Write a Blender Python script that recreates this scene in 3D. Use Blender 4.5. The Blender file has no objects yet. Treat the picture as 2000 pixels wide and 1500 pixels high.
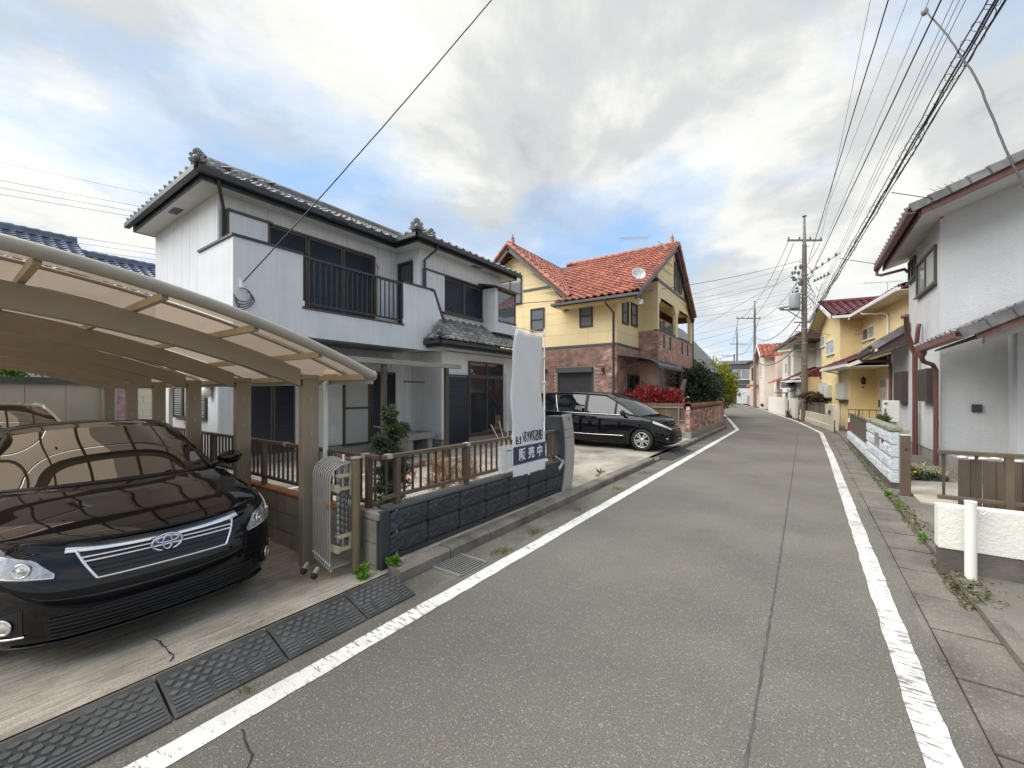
import bpy, bmesh, math, random
from mathutils import Vector, Matrix
R = math.radians
sc = bpy.context.scene
COL = sc.collection
rnd = random.Random(11)

# ------------------------------------------------------------------ camera
YAW = 35.16
cd = bpy.data.cameras.new('camera'); cam = bpy.data.objects.new('camera', cd); COL.objects.link(cam)
cam.location = (0, 0, 1.6); cam.rotation_euler = (R(90), 0, R(YAW))
cd.sensor_width = 36; cd.lens = 14.49; cd.shift_y = 0.0085
cd.clip_start = 0.05; cd.clip_end = 3000
sc.camera = cam

# ------------------------------------------------------------------ sky and light
SUN_EL, SUN_AZ = 52, 222          # azimuth measured clockwise from +Y
w = bpy.data.worlds.new('World'); sc.world = w; w.use_nodes = True
nt = w.node_tree; N = nt.nodes; L = nt.links
for n in list(N): N.remove(n)
def wn(t, **k):
    n = N.new(t)
    for a, b in k.items(): setattr(n, a, b)
    return n
def wmath(op, a, b=None, clamp=False):
    n = wn('ShaderNodeMath', operation=op, use_clamp=clamp)
    for i, x in enumerate((a, b)):
        if x is None: continue
        if isinstance(x, (int, float)): n.inputs[i].default_value = x
        else: L.new(x, n.inputs[i])
    return n.outputs[0]
out = wn('ShaderNodeOutputWorld'); bg = wn('ShaderNodeBackground'); bg.inputs[1].default_value = 0.0766
L.new(bg.outputs[0], out.inputs[0])
sky = wn('ShaderNodeTexSky', sky_type='NISHITA'); sky.sun_disc = False
sky.sun_elevation = R(SUN_EL); sky.sun_rotation = R(SUN_AZ); sky.air_density = 1.0; sky.dust_density = 1.2
tc = wn('ShaderNodeTexCoord'); sep = wn('ShaderNodeSeparateXYZ'); L.new(tc.outputs['Generated'], sep.inputs[0])
zc = wmath('ADD', wmath('MAXIMUM', sep.outputs[2], 0.0), 0.16)
comb = wn('ShaderNodeCombineXYZ')
L.new(wmath('DIVIDE', sep.outputs[0], zc), comb.inputs[0]); L.new(wmath('DIVIDE', sep.outputs[1], zc), comb.inputs[1])
def cloud_noise(scale, off, detail, rough, dist=0.0, stretch=(1, 1, 1), rot=0):
    m = wn('ShaderNodeMapping'); m.inputs['Location'].default_value = off; m.inputs['Scale'].default_value = stretch
    m.inputs['Rotation'].default_value = (0, 0, R(rot))
    L.new(comb.outputs[0], m.inputs[0])
    n = wn('ShaderNodeTexNoise'); n.inputs['Scale'].default_value = scale; n.inputs['Detail'].default_value = detail
    n.inputs['Roughness'].default_value = rough; n.inputs['Distortion'].default_value = dist
    L.new(m.outputs[0], n.inputs['Vector']); return n.outputs['Fac']
def ramp(fac, pts):
    r = wn('ShaderNodeValToRGB'); e = r.color_ramp.elements
    while len(e) < len(pts): e.new(0.5)
    for i, (p, c) in enumerate(pts): e[i].position = p; e[i].color = (c, c, c, 1) if isinstance(c, (int, float)) else (*c, 1)
    r.color_ramp.interpolation = 'EASE'
    L.new(fac, r.inputs[0]); return r.outputs[0]
def wmix(f, a, b, mode='MIX'):
    n = wn('ShaderNodeMix', data_type='RGBA', blend_type=mode)
    for s, x in ((n.inputs[0], f), (n.inputs[6], a), (n.inputs[7], b)):
        if isinstance(x, (int, float)): s.default_value = x
        elif isinstance(x, tuple): s.default_value = (*x, 1)
        else: L.new(x, s)
    return n.outputs[2]
SKY_OFF = (32.5, 16.3, 0.0)
cover = cloud_noise(0.80, SKY_OFF, 7, 0.56, 0.15, (1, 0.85, 1), 35)
body = cloud_noise(1.25, (SKY_OFF[0] + 4.7, SKY_OFF[1] - 2.0, 0.0), 8, 0.58, 0.2, (1, 0.8, 1), 35)
mass = cloud_noise(0.42, (SKY_OFF[0] - 9.1, SKY_OFF[1] + 5.0, 0.0), 3, 0.5, 0.0, (1, 1, 1), 0)
cmask = ramp(cover, [(0.36, 0.0), (0.46, 0.5), (0.55, 1.0)])
tone = wmath('ADD', wmath('MULTIPLY', body, 0.72), wmath('MULTIPLY', mass, 0.28))
ccol = ramp(tone, [(0.36, (3.5, 3.7, 3.85)), (0.45, (5.2, 5.35, 5.35)), (0.53, (7.2, 7.2, 6.9)), (0.62, (9.6, 9.25, 8.3))])
blue = wmix(0.8, sky.outputs[0], (3.3, 5.3, 8.2))
skyc = wmix(cmask, blue, ccol)
hz = ramp(sep.outputs[2], [(0.0, 0.85), (0.12, 0.5), (0.30, 0.0)])
skyc = wmix(hz, skyc, (6.3, 6.7, 6.9))
L.new(skyc, bg.inputs[0])
ld = bpy.data.lights.new('sun', 'SUN'); ld.energy = 3.0; ld.angle = R(75); ld.color = (1, 0.96, 0.9)
lo = bpy.data.objects.new('sun', ld); COL.objects.link(lo)
sd = Vector((math.sin(R(SUN_AZ)) * math.cos(R(SUN_EL)), math.cos(R(SUN_AZ)) * math.cos(R(SUN_EL)), math.sin(R(SUN_EL))))
lo.rotation_euler = sd.to_track_quat('Z', 'Y').to_euler(); lo.location = (0, 0, 30)

sc.view_settings.view_transform = 'Standard'; sc.view_settings.look = 'None'
sc.view_settings.exposure = 0.84; sc.view_settings.gamma = 1; sc.view_settings.use_curve_mapping = False
sc.render.engine = 'CYCLES'
cy = sc.cycles
cy.use_denoising = True; cy.max_bounces = 7; cy.diffuse_bounces = 4; cy.glossy_bounces = 4; cy.transmission_bounces = 6
cy.transparent_max_bounces = 12; cy.caustics_reflective = False; cy.caustics_refractive = False; cy.sample_clamp_indirect = 4

# ------------------------------------------------------------------ mesh helpers
class MB:
    """collects shapes in local coordinates of an optional frame M and links them as one mesh object"""
    def __init__(s, M=None): s.v = []; s.f = []; s.sm = []; s.M = M
    def add(s, pts, faces, smooth=False):
        b = len(s.v)
        for p in pts:
            p = Vector(p); s.v.append(s.M @ p if s.M else p)
        for f in faces: s.f.append([i + b for i in f]); s.sm.append(smooth)
        return s
    def box(s, x0, x1, y0, y1, z0, z1):
        return s.add([(x0, y0, z0), (x1, y0, z0), (x1, y1, z0), (x0, y1, z0), (x0, y0, z1), (x1, y0, z1), (x1, y1, z1), (x0, y1, z1)],
                     [(3, 2, 1, 0), (4, 5, 6, 7), (0, 1, 5, 4), (1, 2, 6, 5), (2, 3, 7, 6), (3, 0, 4, 7)])
    def hexa(s, lo4, hi4):
        return s.add(list(lo4) + list(hi4), [(3, 2, 1, 0), (4, 5, 6, 7), (0, 1, 5, 4), (1, 2, 6, 5), (2, 3, 7, 6), (3, 0, 4, 7)])
    def beam(s, a, b, w, h, up=(0, 0, 1)):
        a = Vector(a); b = Vector(b); d = (b - a).normalized(); up = Vector(up)
        if abs(d.dot(up)) > 0.98: up = Vector((0, 1, 0)) if abs(d.y) < .9 else Vector((1, 0, 0))
        x = d.cross(up).normalized() * (w / 2); y = x.cross(d).normalized() * (h / 2)
        return s.hexa([a - x - y, a + x - y, a + x + y, a - x + y], [b - x - y, b + x - y, b + x + y, b - x + y])
    def prism(s, poly, vec):
        n = len(poly); vec = Vector(vec); a = [Vector(p) for p in poly]
        return s.add(a + [p + vec for p in a], [tuple(range(n - 1, -1, -1)), tuple(range(n, 2 * n))] + [(i, (i + 1) % n, n + (i + 1) % n, n + i) for i in range(n)])
    def poly(s, pts): return s.add(pts, [tuple(range(len(pts)))])
    def tube(s, pts, r, n=8, smooth=True, caps=True):
        pts = [Vector(p) for p in pts]; m = len(pts); rings = []
        rs = r if isinstance(r, (list, tuple)) else [r] * m
        t0 = (pts[1] - pts[0]).normalized(); ref = Vector((0, 0, 1)) if abs(t0.z) < .9 else Vector((1, 0, 0))
        nx = t0.cross(ref).normalized()
        for i in range(m):
            t = (pts[min(i + 1, m - 1)] - pts[max(i - 1, 0)]).normalized()
            nx = (nx - t * nx.dot(t)).normalized(); ny = t.cross(nx)
            rings.append([pts[i] + (nx * math.cos(2 * math.pi * k / n) + ny * math.sin(2 * math.pi * k / n)) * rs[i] for k in range(n)])
        f = [(i * n + k, i * n + (k + 1) % n, (i + 1) * n + (k + 1) % n, (i + 1) * n + k) for i in range(m - 1) for k in range(n)]
        b = [p for q in rings for p in q]
        s.add(b, f, smooth)
        if caps: s.add(rings[0], [tuple(range(n - 1, -1, -1))]); s.add(rings[-1], [tuple(range(n))])
        return s
    def lathe(s, prof, c=(0, 0, 0), n=16, axis='z', smooth=True):
        c = Vector(c); pts = []
        for r, z in prof:
            for k in range(n):
                a = 2 * math.pi * k / n; x, y = r * math.cos(a), r * math.sin(a)
                pts.append(c + Vector({'z': (x, y, z), 'x': (z, x, y), 'y': (y, z, x)}[axis]))
        m = len(prof)
        return s.add(pts, [(i * n + k, i * n + (k + 1) % n, (i + 1) * n + (k + 1) % n, (i + 1) * n + k) for i in range(m - 1) for k in range(n)], smooth)
    def grid(s, P, smooth=True, flip=False):
        m, n = len(P), len(P[0])
        f = [(i * n + j, i * n + j + 1, (i + 1) * n + j + 1, (i + 1) * n + j) for i in range(m - 1) for j in range(n - 1)]
        if flip: f = [tuple(reversed(q)) for q in f]
        return s.add([p for r in P for p in r], f, smooth)
    def ell(s, c, rx, ry, rz, nu=10, nv=6):
        c = Vector(c); P = []
        for j in range(nv + 1):
            t = math.pi * j / nv
            P.append([c + Vector((rx * math.sin(t) * math.cos(2 * math.pi * i / nu), ry * math.sin(t) * math.sin(2 * math.pi * i / nu), rz * math.cos(t))) for i in range(nu + 1)])
        return s.grid(P, flip=True)
    def mesh(s, name, mat):
        me = bpy.data.meshes.new(name); me.from_pydata([tuple(p) for p in s.v], [], s.f)
        me.polygons.foreach_set('use_smooth', s.sm)
        if mat: me.materials.append(mat)
        me.update(); return me
    def build(s, name, mat, parent=None, bevel=0, kind=None, weld=False, label=None):
        me = s.mesh(name, mat)
        if weld:
            b = bmesh.new(); b.from_mesh(me); bmesh.ops.remove_doubles(b, verts=b.verts, dist=1e-4)
            bmesh.ops.recalc_face_normals(b, faces=b.faces); b.to_mesh(me); b.free()
        o = bpy.data.objects.new(name, me); COL.objects.link(o)
        if parent: attach(o, parent)
        if bevel:
            m = o.modifiers.new('bevel', 'BEVEL'); m.width = bevel; m.segments = 2; m.limit_method = 'ANGLE'; m.angle_limit = R(40)
        if kind: o['kind'] = kind
        if label: o['label'] = label
        return o
def wmat(o):
    M = Matrix.LocRotScale(o.location, o.rotation_euler, o.scale)
    return wmat(o.parent) @ o.matrix_parent_inverse @ M if o.parent else M
def attach(o, parent): o.parent = parent; o.matrix_parent_inverse = wmat(parent).inverted()
def tag(o, label, cat, group=None):
    o['label'] = label; o['category'] = cat
    if group: o['group'] = group
    return o
def thing(name, loc, label, cat, group=None):
    o = bpy.data.objects.new(name, None); COL.objects.link(o); o.location = loc; o.empty_display_size = .1
    return tag(o, label, cat, group)
def frame(x, y, ang, z=0): return Matrix.Translation((x, y, z)) @ Matrix.Rotation(R(ang), 4, 'Z')
CAMP = Vector((0, 0, 1.6))
def pieces(name, meshes, mats, parent, limit=300, minpx=0):
    """alike pieces: the nearest `limit` become objects sharing mesh data, the rest one joined part"""
    if not isinstance(meshes, list): meshes = [meshes]
    items = [(M, meshes[i % len(meshes)]) for i, M in enumerate(mats)]
    items.sort(key=lambda q: (q[0].translation - CAMP).length)
    pinv = wmat(parent).inverted()
    for M, me in items[:limit]:
        o = bpy.data.objects.new(name, me); COL.objects.link(o); o.parent = parent; o.matrix_parent_inverse = pinv
        o.matrix_basis = M
    rest = items[limit:]
    if rest:
        v = []; f = []; sm = []
        cache = {}
        for M, me in rest:
            if me.name not in cache: cache[me.name] = ([q.co.copy() for q in me.vertices], [tuple(p.vertices) for p in me.polygons], [p.use_smooth for p in me.polygons])
            a, b_, c = cache[me.name]; k = len(v)
            v += [tuple(M @ q) for q in a]; f += [tuple(i + k for i in q) for q in b_]; sm += c
        me = bpy.data.meshes.new(name); me.from_pydata(v, [], f); me.polygons.foreach_set('use_smooth', sm)
        me.materials.append(meshes[0].materials[0]); me.update()
        o = bpy.data.objects.new(name, me); COL.objects.link(o); attach(o, parent); o['kind'] = 'stuff'
def copy_tree(o, parent=None):
    kids = list(o.children); c = o.copy(); COL.objects.link(c)
    if parent: c.parent = parent
    for k in kids: copy_tree(k, c)
    return c

# ------------------------------------------------------------------ materials
MATS = {}
def pm(name, base, rough=.6, var=.12, scale=3., bump=0., bscale=60., metal=0., rand=0., fine=0., fscale=120., spec=.5, coat=0., streak=0., tint=None, tscale=.8, tamt=0., ior=1.5, bdist=.01):
    """painted / plaster / concrete / metal surface: base colour with soft mottling, grain, stains, per-piece variation and relief"""
    if name in MATS: return MATS[name]
    m = bpy.data.materials.new(name); m.use_nodes = True; t = m.node_tree; n = t.nodes; l = t.links
    b = n['Principled BSDF']; b.inputs['Roughness'].default_value = rough; b.inputs['Metallic'].default_value = metal
    b.inputs['IOR'].default_value = ior; b.inputs['Coat Weight'].default_value = coat; b.inputs['Coat Roughness'].default_value = .03
    b.inputs['Specular IOR Level'].default_value = spec
    g = n.new('ShaderNodeNewGeometry'); pos = g.outputs['Position']
    def noise(sc_, det=4, ro=.55, vec=pos):
        q = n.new('ShaderNodeTexNoise'); q.inputs['Scale'].default_value = sc_; q.inputs['Detail'].default_value = det; q.inputs['Roughness'].default_value = ro
        l.new(vec, q.inputs['Vector']); return q.outputs['Fac']
    def mr(x, a, b_, c, d):
        q = n.new('ShaderNodeMapRange'); q.inputs[1].default_value = a; q.inputs[2].default_value = b_; q.inputs[3].default_value = c; q.inputs[4].default_value = d
        l.new(x, q.inputs[0]); return q.outputs[0]
    def mul(a, b_):
        q = n.new('ShaderNodeMath'); q.operation = 'MULTIPLY'
        for i, x in enumerate((a, b_)):
            if isinstance(x, (int, float)): q.inputs[i].default_value = x
            else: l.new(x, q.inputs[i])
        return q.outputs[0]
    k = mr(noise(scale), .3, .7, 1 - var, 1 + var)
    if fine: k = mul(k, mr(noise(fscale, 2, .7), .3, .7, 1 - fine, 1 + fine))
    if streak:
        mp = n.new('ShaderNodeMapping'); mp.inputs['Scale'].default_value = (7, 7, .35); l.new(pos, mp.inputs[0])
        k = mul(k, mr(noise(1.6, 4, .6, mp.outputs[0]), .35, .7, 1, 1 - streak))
    if rand:
        oi = n.new('ShaderNodeObjectInfo'); k = mul(k, mr(oi.outputs['Random'], 0, 1, 1 - rand, 1 + rand))
        k = mul(k, mr(noise(3.7, 1, .5), .35, .65, 1 - rand * .5, 1 + rand * .5))
    rgb = n.new('ShaderNodeRGB'); rgb.outputs[0].default_value = (*base, 1); colr = rgb.outputs[0]
    if tint:
        mx = n.new('ShaderNodeMix'); mx.data_type = 'RGBA'; l.new(mr(noise(tscale, 5, .65), .42, .68, 0, tamt), mx.inputs[0]); l.new(colr, mx.inputs[6]); mx.inputs[7].default_value = (*tint, 1); colr = mx.outputs[2]
    vm = n.new('ShaderNodeVectorMath'); vm.operation = 'SCALE'; l.new(colr, vm.inputs[0]); l.new(k, vm.inputs['Scale']); l.new(vm.outputs[0], b.inputs['Base Color'])
    if bump:
        bp = n.new('ShaderNodeBump'); bp.inputs['Strength'].default_value = bump; bp.inputs['Distance'].default_value = bdist
        l.new(noise(bscale, 3, .6), bp.inputs['Height']); l.new(bp.outputs[0], b.inputs['Normal'])
    MATS[name] = m; return m
def glass(name, col=(.02, .025, .03), rough=.02, ior=1.6, alpha=1.0):
    if name in MATS: return MATS[name]
    m = bpy.data.materials.new(name); m.use_nodes = True; b = m.node_tree.nodes['Principled BSDF']
    b.inputs['Base Color'].default_value = (*col, 1); b.inputs['Roughness'].default_value = rough; b.inputs['IOR'].default_value = ior; b.inputs['Alpha'].default_value = alpha
    MATS[name] = m; return m
def translucent(name, col, mix=.5, gloss=.08, clear=.0):
    if name in MATS: return MATS[name]
    m = bpy.data.materials.new(name); m.use_nodes = True; t = m.node_tree; n = t.nodes; l = t.links
    n.remove(n['Principled BSDF']); d = n.new('ShaderNodeBsdfDiffuse'); tr = n.new('ShaderNodeBsdfTranslucent'); mx = n.new('ShaderNodeMixShader'); gl = n.new('ShaderNodeBsdfGlossy'); m2 = n.new('ShaderNodeMixShader')
    for q in (d, tr): q.inputs[0].default_value = (*col, 1)
    gl.inputs['Roughness'].default_value = .08; mx.inputs[0].default_value = mix; m2.inputs[0].default_value = gloss
    l.new(d.outputs[0], mx.inputs[1]); l.new(tr.outputs[0], mx.inputs[2]); l.new(mx.outputs[0], m2.inputs[1]); l.new(gl.outputs[0], m2.inputs[2])
    o = m2.outputs[0]
    if clear:
        tp = n.new('ShaderNodeBsdfTransparent'); tp.inputs[0].default_value = (*[min(1, c * 2.2) for c in col], 1); m3 = n.new('ShaderNodeMixShader'); m3.inputs[0].default_value = clear
        l.new(o, m3.inputs[1]); l.new(tp.outputs[0], m3.inputs[2]); o = m3.outputs[0]
    l.new(o, n['Material Output'].inputs[0]); MATS[name] = m; return m
def leafmat(name, c1, c2, trans=.25, rough=.5):
    if name in MATS: return MATS[name]
    m = bpy.data.materials.new(name); m.use_nodes = True; t = m.node_tree; n = t.nodes; l = t.links
    b = n['Principled BSDF']; b.inputs['Roughness'].default_value = rough
    g = n.new('ShaderNodeNewGeometry'); q = n.new('ShaderNodeTexNoise'); q.inputs['Scale'].default_value = 4; q.inputs['Detail'].default_value = 3; l.new(g.outputs['Position'], q.inputs['Vector'])
    rp = n.new('ShaderNodeMath'); rp.operation = 'ADD'; l.new(q.outputs['Fac'], rp.inputs[0])
    rr = n.new('ShaderNodeMath'); rr.operation = 'MULTIPLY_ADD'; rr.inputs[1].default_value = .5; rr.inputs[2].default_value = -.25; l.new(g.outputs['Random Per Island'], rr.inputs[0]); l.new(rr.outputs[0], rp.inputs[1])
    mr = n.new('ShaderNodeMapRange'); mr.inputs[1].default_value = .25; mr.inputs[2].default_value = .75; l.new(rp.outputs[0], mr.inputs[0])
    mx = n.new('ShaderNodeMix'); mx.data_type = 'RGBA'; mx.inputs[6].default_value = (*c1, 1); mx.inputs[7].default_value = (*c2, 1); l.new(mr.outputs[0], mx.inputs[0]); l.new(mx.outputs[2], b.inputs['Base Color'])
    tr = n.new('ShaderNodeBsdfTranslucent'); l.new(mx.outputs[2], tr.inputs[0]); ms = n.new('ShaderNodeMixShader'); ms.inputs[0].default_value = trans
    l.new(b.outputs[0], ms.inputs[1]); l.new(tr.outputs[0], ms.inputs[2]); l.new(ms.outputs[0], n['Material Output'].inputs[0])
    MATS[name] = m; return m

def speckle(m, lo, hi, scale, amt, col):
    """adds fine stone chips to a material: small pale grains where a Voronoi cell is bright"""
    t = m.node_tree; n = t.nodes; l = t.links; b = n['Principled BSDF']
    g = n.new('ShaderNodeNewGeometry'); v = n.new('ShaderNodeTexVoronoi'); v.inputs['Scale'].default_value = scale; l.new(g.outputs['Position'], v.inputs['Vector'])
    sp = n.new('ShaderNodeSeparateColor'); l.new(v.outputs['Color'], sp.inputs[0])
    mr = n.new('ShaderNodeMapRange'); mr.inputs[1].default_value = lo; mr.inputs[2].default_value = hi; mr.inputs[4].default_value = amt; l.new(sp.outputs[0], mr.inputs[0])
    mx = n.new('ShaderNodeMix'); mx.data_type = 'RGBA'; l.new(mr.outputs[0], mx.inputs[0]); src = b.inputs['Base Color'].links[0].from_socket
    l.new(src, mx.inputs[6]); mx.inputs[7].default_value = (*col, 1); l.new(mx.outputs[2], b.inputs['Base Color'])
def worn_paint(name, base, under, t0=.665):
    """road paint with cracks and chips through which the asphalt shows"""
    m = pm(name, base, .6, .10, 2.5, .25, 160, fine=.08, fscale=90, tint=(.42, .40, .36), tscale=1.3, tamt=.5)
    t = m.node_tree; n = t.nodes; l = t.links; b = n['Principled BSDF']
    g = n.new('ShaderNodeNewGeometry'); mp = n.new('ShaderNodeMapping'); mp.inputs['Scale'].default_value = (5, 22, 1) ; l.new(g.outputs['Position'], mp.inputs[0])
    q = n.new('ShaderNodeTexNoise'); q.inputs['Scale'].default_value = 1.6; q.inputs['Detail'].default_value = 7; q.inputs['Roughness'].default_value = .72; l.new(mp.outputs[0], q.inputs['Vector'])
    big = n.new('ShaderNodeTexNoise'); big.inputs['Scale'].default_value = .9; big.inputs['Detail'].default_value = 3; l.new(g.outputs['Position'], big.inputs['Vector'])
    ad = n.new('ShaderNodeMath'); ad.operation = 'MULTIPLY_ADD'; ad.inputs[1].default_value = .28; l.new(big.outputs['Fac'], ad.inputs[0]); l.new(q.outputs['Fac'], ad.inputs[2])
    mr = n.new('ShaderNodeMapRange'); mr.inputs[1].default_value = t0; mr.inputs[2].default_value = t0 + .05; mr.inputs[4].default_value = .9; l.new(ad.outputs[0], mr.inputs[0])
    mx = n.new('ShaderNodeMix'); mx.data_type = 'RGBA'; l.new(mr.outputs[0], mx.inputs[0]); src = b.inputs['Base Color'].links[0].from_socket
    l.new(src, mx.inputs[6]); mx.inputs[7].default_value = (*under, 1); l.new(mx.outputs[2], b.inputs['Base Color']); return m
# ------------------------------------------------------------------ ground, road, kerbs
LINE_L = [(-2.29, -12), (-2.29, 20.2), (-3.9, 29.4), (-6.4, 42), (-12.0, 69), (-24, 110), (-40, 150)]
LINE_R = [(.33, -12), (.49, 2.2), (.595, 13), (.61, 20.5), (-.16, 27.2), (-2.43, 42), (-7.9, 69.4), (-18.5, 110), (-34, 150)]
def offs(pl, d):
    o = []
    for i, p in enumerate(pl):
        a = Vector(pl[max(i - 1, 0)]); b = Vector(pl[min(i + 1, len(pl) - 1)]); t = (b - a).normalized(); o.append((p[0] + t.y * d, p[1] - t.x * d))
    return o
def resample(pl, y0, y1, step):
    out_ = []; y = y0
    while y <= y1 + 1e-6:
        for a, b in zip(pl, pl[1:]):
            if a[1] <= y <= b[1]:
                k = (y - a[1]) / (b[1] - a[1]); out_.append((a[0] + (b[0] - a[0]) * k, y)); break
        y += step
    return out_
def strip(name, la, lb, z, mat, zb=None):
    m = MB(); P = [[(a[0], a[1], z), (b[0], b[1], z if zb is None else zb)] for a, b in zip(la, lb)]
    m.grid(P, smooth=False, flip=True); o = m.build(name, mat); o['kind'] = 'structure'; return o
ASPH = pm('asphalt', (.146, .136, .115), .85, .14, .7, .6, 150, fine=.48, fscale=130, tint=(.108, .100, .085), tscale=.4, tamt=.9)
speckle(ASPH, .90, .97, 140, .42, (.40, .38, .33))
CONC = pm('concrete_old', (.24, .225, .19), .85, .16, 1.2, .4, 90, fine=.16, fscale=120, tint=(.13, .12, .10), tscale=1.1, tamt=.75)
CONC2 = pm('concrete_gutter', (.165, .150, .122), .88, .2, 2.2, .6, 110, fine=.32, fscale=110, tint=(.075, .068, .054), tscale=1.6, tamt=.85)
speckle(CONC2, .90, .97, 100, .35, (.36, .34, .29))
CONC3 = pm('concrete_pad', (.40, .365, .30), .85, .22, 1.6, .35, 90, fine=.16, fscale=60, tint=(.155, .14, .115), tscale=1.3, tamt=.9)
BRUSH = pm('concrete_brushed', (.47, .425, .35), .85, .2, 1.4, .3, 60, fine=.22, fscale=90, tint=(.24, .21, .165), tscale=1.1, tamt=.75)
# brushed broom marks along y on the sedan's drive
t = BRUSH.node_tree; _n = t.nodes; _l = t.links; _b = _n['Principled BSDF']
_g = _n.new('ShaderNodeNewGeometry'); _mp = _n.new('ShaderNodeMapping'); _mp.inputs['Scale'].default_value = (19, 1.7, 1); _mp.inputs['Rotation'].default_value = (0, 0, R(4)); _l.new(_g.outputs['Position'], _mp.inputs[0])
_q = _n.new('ShaderNodeTexNoise'); _q.inputs['Scale'].default_value = 2.4; _q.inputs['Detail'].default_value = 7; _q.inputs['Roughness'].default_value = .68; _q.inputs['Distortion'].default_value = .5; _l.new(_mp.outputs[0], _q.inputs['Vector'])
_r = _n.new('ShaderNodeMapRange'); _r.inputs[1].default_value = .35; _r.inputs[2].default_value = .68; _r.inputs[3].default_value = .62; _r.inputs[4].default_value = 1.30; _l.new(_q.outputs['Fac'], _r.inputs[0])
_v = _n.new('ShaderNodeVectorMath'); _v.operation = 'SCALE'; _l.new(_b.inputs['Base Color'].links[0].from_socket, _v.inputs[0]); _l.new(_r.outputs[0], _v.inputs['Scale']); _l.new(_v.outputs[0], _b.inputs['Base Color'])
_bp = _n.new('ShaderNodeBump'); _bp.inputs['Strength'].default_value = .9; _bp.inputs['Distance'].default_value = .01; _l.new(_q.outputs['Fac'], _bp.inputs['Height']); _l.new(_bp.outputs[0], _b.inputs['Normal'])
SOIL = pm('soil', (.13, .115, .085), .95, .2, 1.5, .5, 30)
PAINT = worn_paint('road_paint', (.78, .77, .73), (.16, .15, .13), .70); PAINT2 = worn_paint('road_paint_worn', (.76, .75, .71), (.16, .15, .13), .652)
DARK = pm('dark_gap', (.025, .024, .022), .9, .2, 20)

g = MB(); g.poly([(-900, -900, -.3), (900, -900, -.3), (900, 900, -.3), (-900, 900, -.3)]); g.build('ground', SOIL)['kind'] = 'structure'
ys = [-12] + [i * 1.0 for i in range(-11, 31)] + [34, 38, 42, 48, 55, 62, 69, 80, 95, 110, 130, 150]
def at_y(pl, y): return resample(pl, y, y, 1)[0]
LL = [at_y(LINE_L, y) for y in ys]; RR = [at_y(LINE_R, y) for y in ys]
strip('road', offs(LL, -.165), offs(RR, .16), 0, ASPH)
strip('gutter_strip_left', offs(LL, -.47), offs(LL, -.165), 0, CONC2, 0)
strip('gutter_edge_right', offs(RR, .16), offs(RR, .20), 0, CONC2)
def wavy(pl, d, amp):
    o = offs(pl, d); return [(p[0] + rnd.uniform(-amp, amp), p[1]) for p in o]
yd = [-2 + i * .12 for i in range(190)] + [21 + i * 1.0 for i in range(90)]
strip('road_marking', wavy([at_y(LINE_L, y) for y in yd], -.068, .005), wavy([at_y(LINE_L, y) for y in yd], .068, .005), .004, PAINT)
strip('road_marking', wavy([at_y(LINE_R, y) for y in yd], -.065, .006), wavy([at_y(LINE_R, y) for y in yd], .065, .006), .004, PAINT2)
# seam and cracks in the asphalt
def crack(name, pts, wd, jit, z=.003, mat=DARK):
    P = []; 
    for a, b in zip(pts, pts[1:]):
        n = max(2, int((Vector(b) - Vector(a)).length / .04))
        for i in range(n):
            k = i / n; P.append((a[0] + (b[0] - a[0]) * k + rnd.uniform(-jit, jit), a[1] + (b[1] - a[1]) * k + rnd.uniform(-jit, jit)))
    A = []; 
    for i, p in enumerate(P):
        q = Vector(P[min(i + 1, len(P) - 1)]) - Vector(P[max(i - 1, 0)]); q.normalize(); h = wd * rnd.uniform(.4, 1.1) / 2
        zz = z(p[0]) if callable(z) else z
        A.append([(p[0] - q.y * h, p[1] + q.x * h, zz), (p[0] + q.y * h, p[1] - q.x * h, zz)])
    o = MB().grid(A, smooth=False, flip=True).build(name, mat); o['kind'] = 'structure'
SEAM = pm('asphalt_seam', (.075, .072, .068), .9, .3, 6, .3, 120)
crack('asphalt_seam', [(-.22, -.5), (-.18, 4), (-.15, 12), (-.12, 21)], .016, .003, mat=SEAM)
crack('asphalt_crack', [(-2.18, .86), (-1.98, .82), (-1.80, .70), (-1.66, .66), (-1.5, .5)], .010, .012)
crack('asphalt_crack', [(.62, 9.0), (-.1, 9.3)], .008, .01, mat=SEAM)
# left-hand lots
LW = offs(LL, -.64)
nearL = [p for p in LW if p[1] >= 2.32]
P = [[(-60, p[1] + (0 if p[1] < 20 else (p[1] - 20) * .0), .10), (p[0], p[1], .10)] for p in [(-2.93, 2.32)] + nearL if p[1] < 120]
MB().grid(P, smooth=False, flip=True).build('lot_ground_left', CONC3)['kind'] = 'structure'
def dz(x):
    k = max(0., min(1., (-2.95 - x) / .9)); return .045 - .135 * (k * k * (3 - 2 * k))
xs = [-2.93 - .1 * i for i in range(12)] + [-4.2, -5, -7, -9, -11, -13.4]
P = [[(x, y, dz(x)) for x in xs] for y in (-6, -3, -1, 0, 1, 2, 2.42)]
MB().grid(P, smooth=True, flip=False).build('driveway', BRUSH)['kind'] = 'structure'
crack('driveway_crack', [(-2.98, .81), (-3.06, .84), (-3.16, .845), (-3.26, .86), (-3.4, .875), (-3.6, .88)], .011, .009, z=lambda x: dz(x) + .003)
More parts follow.
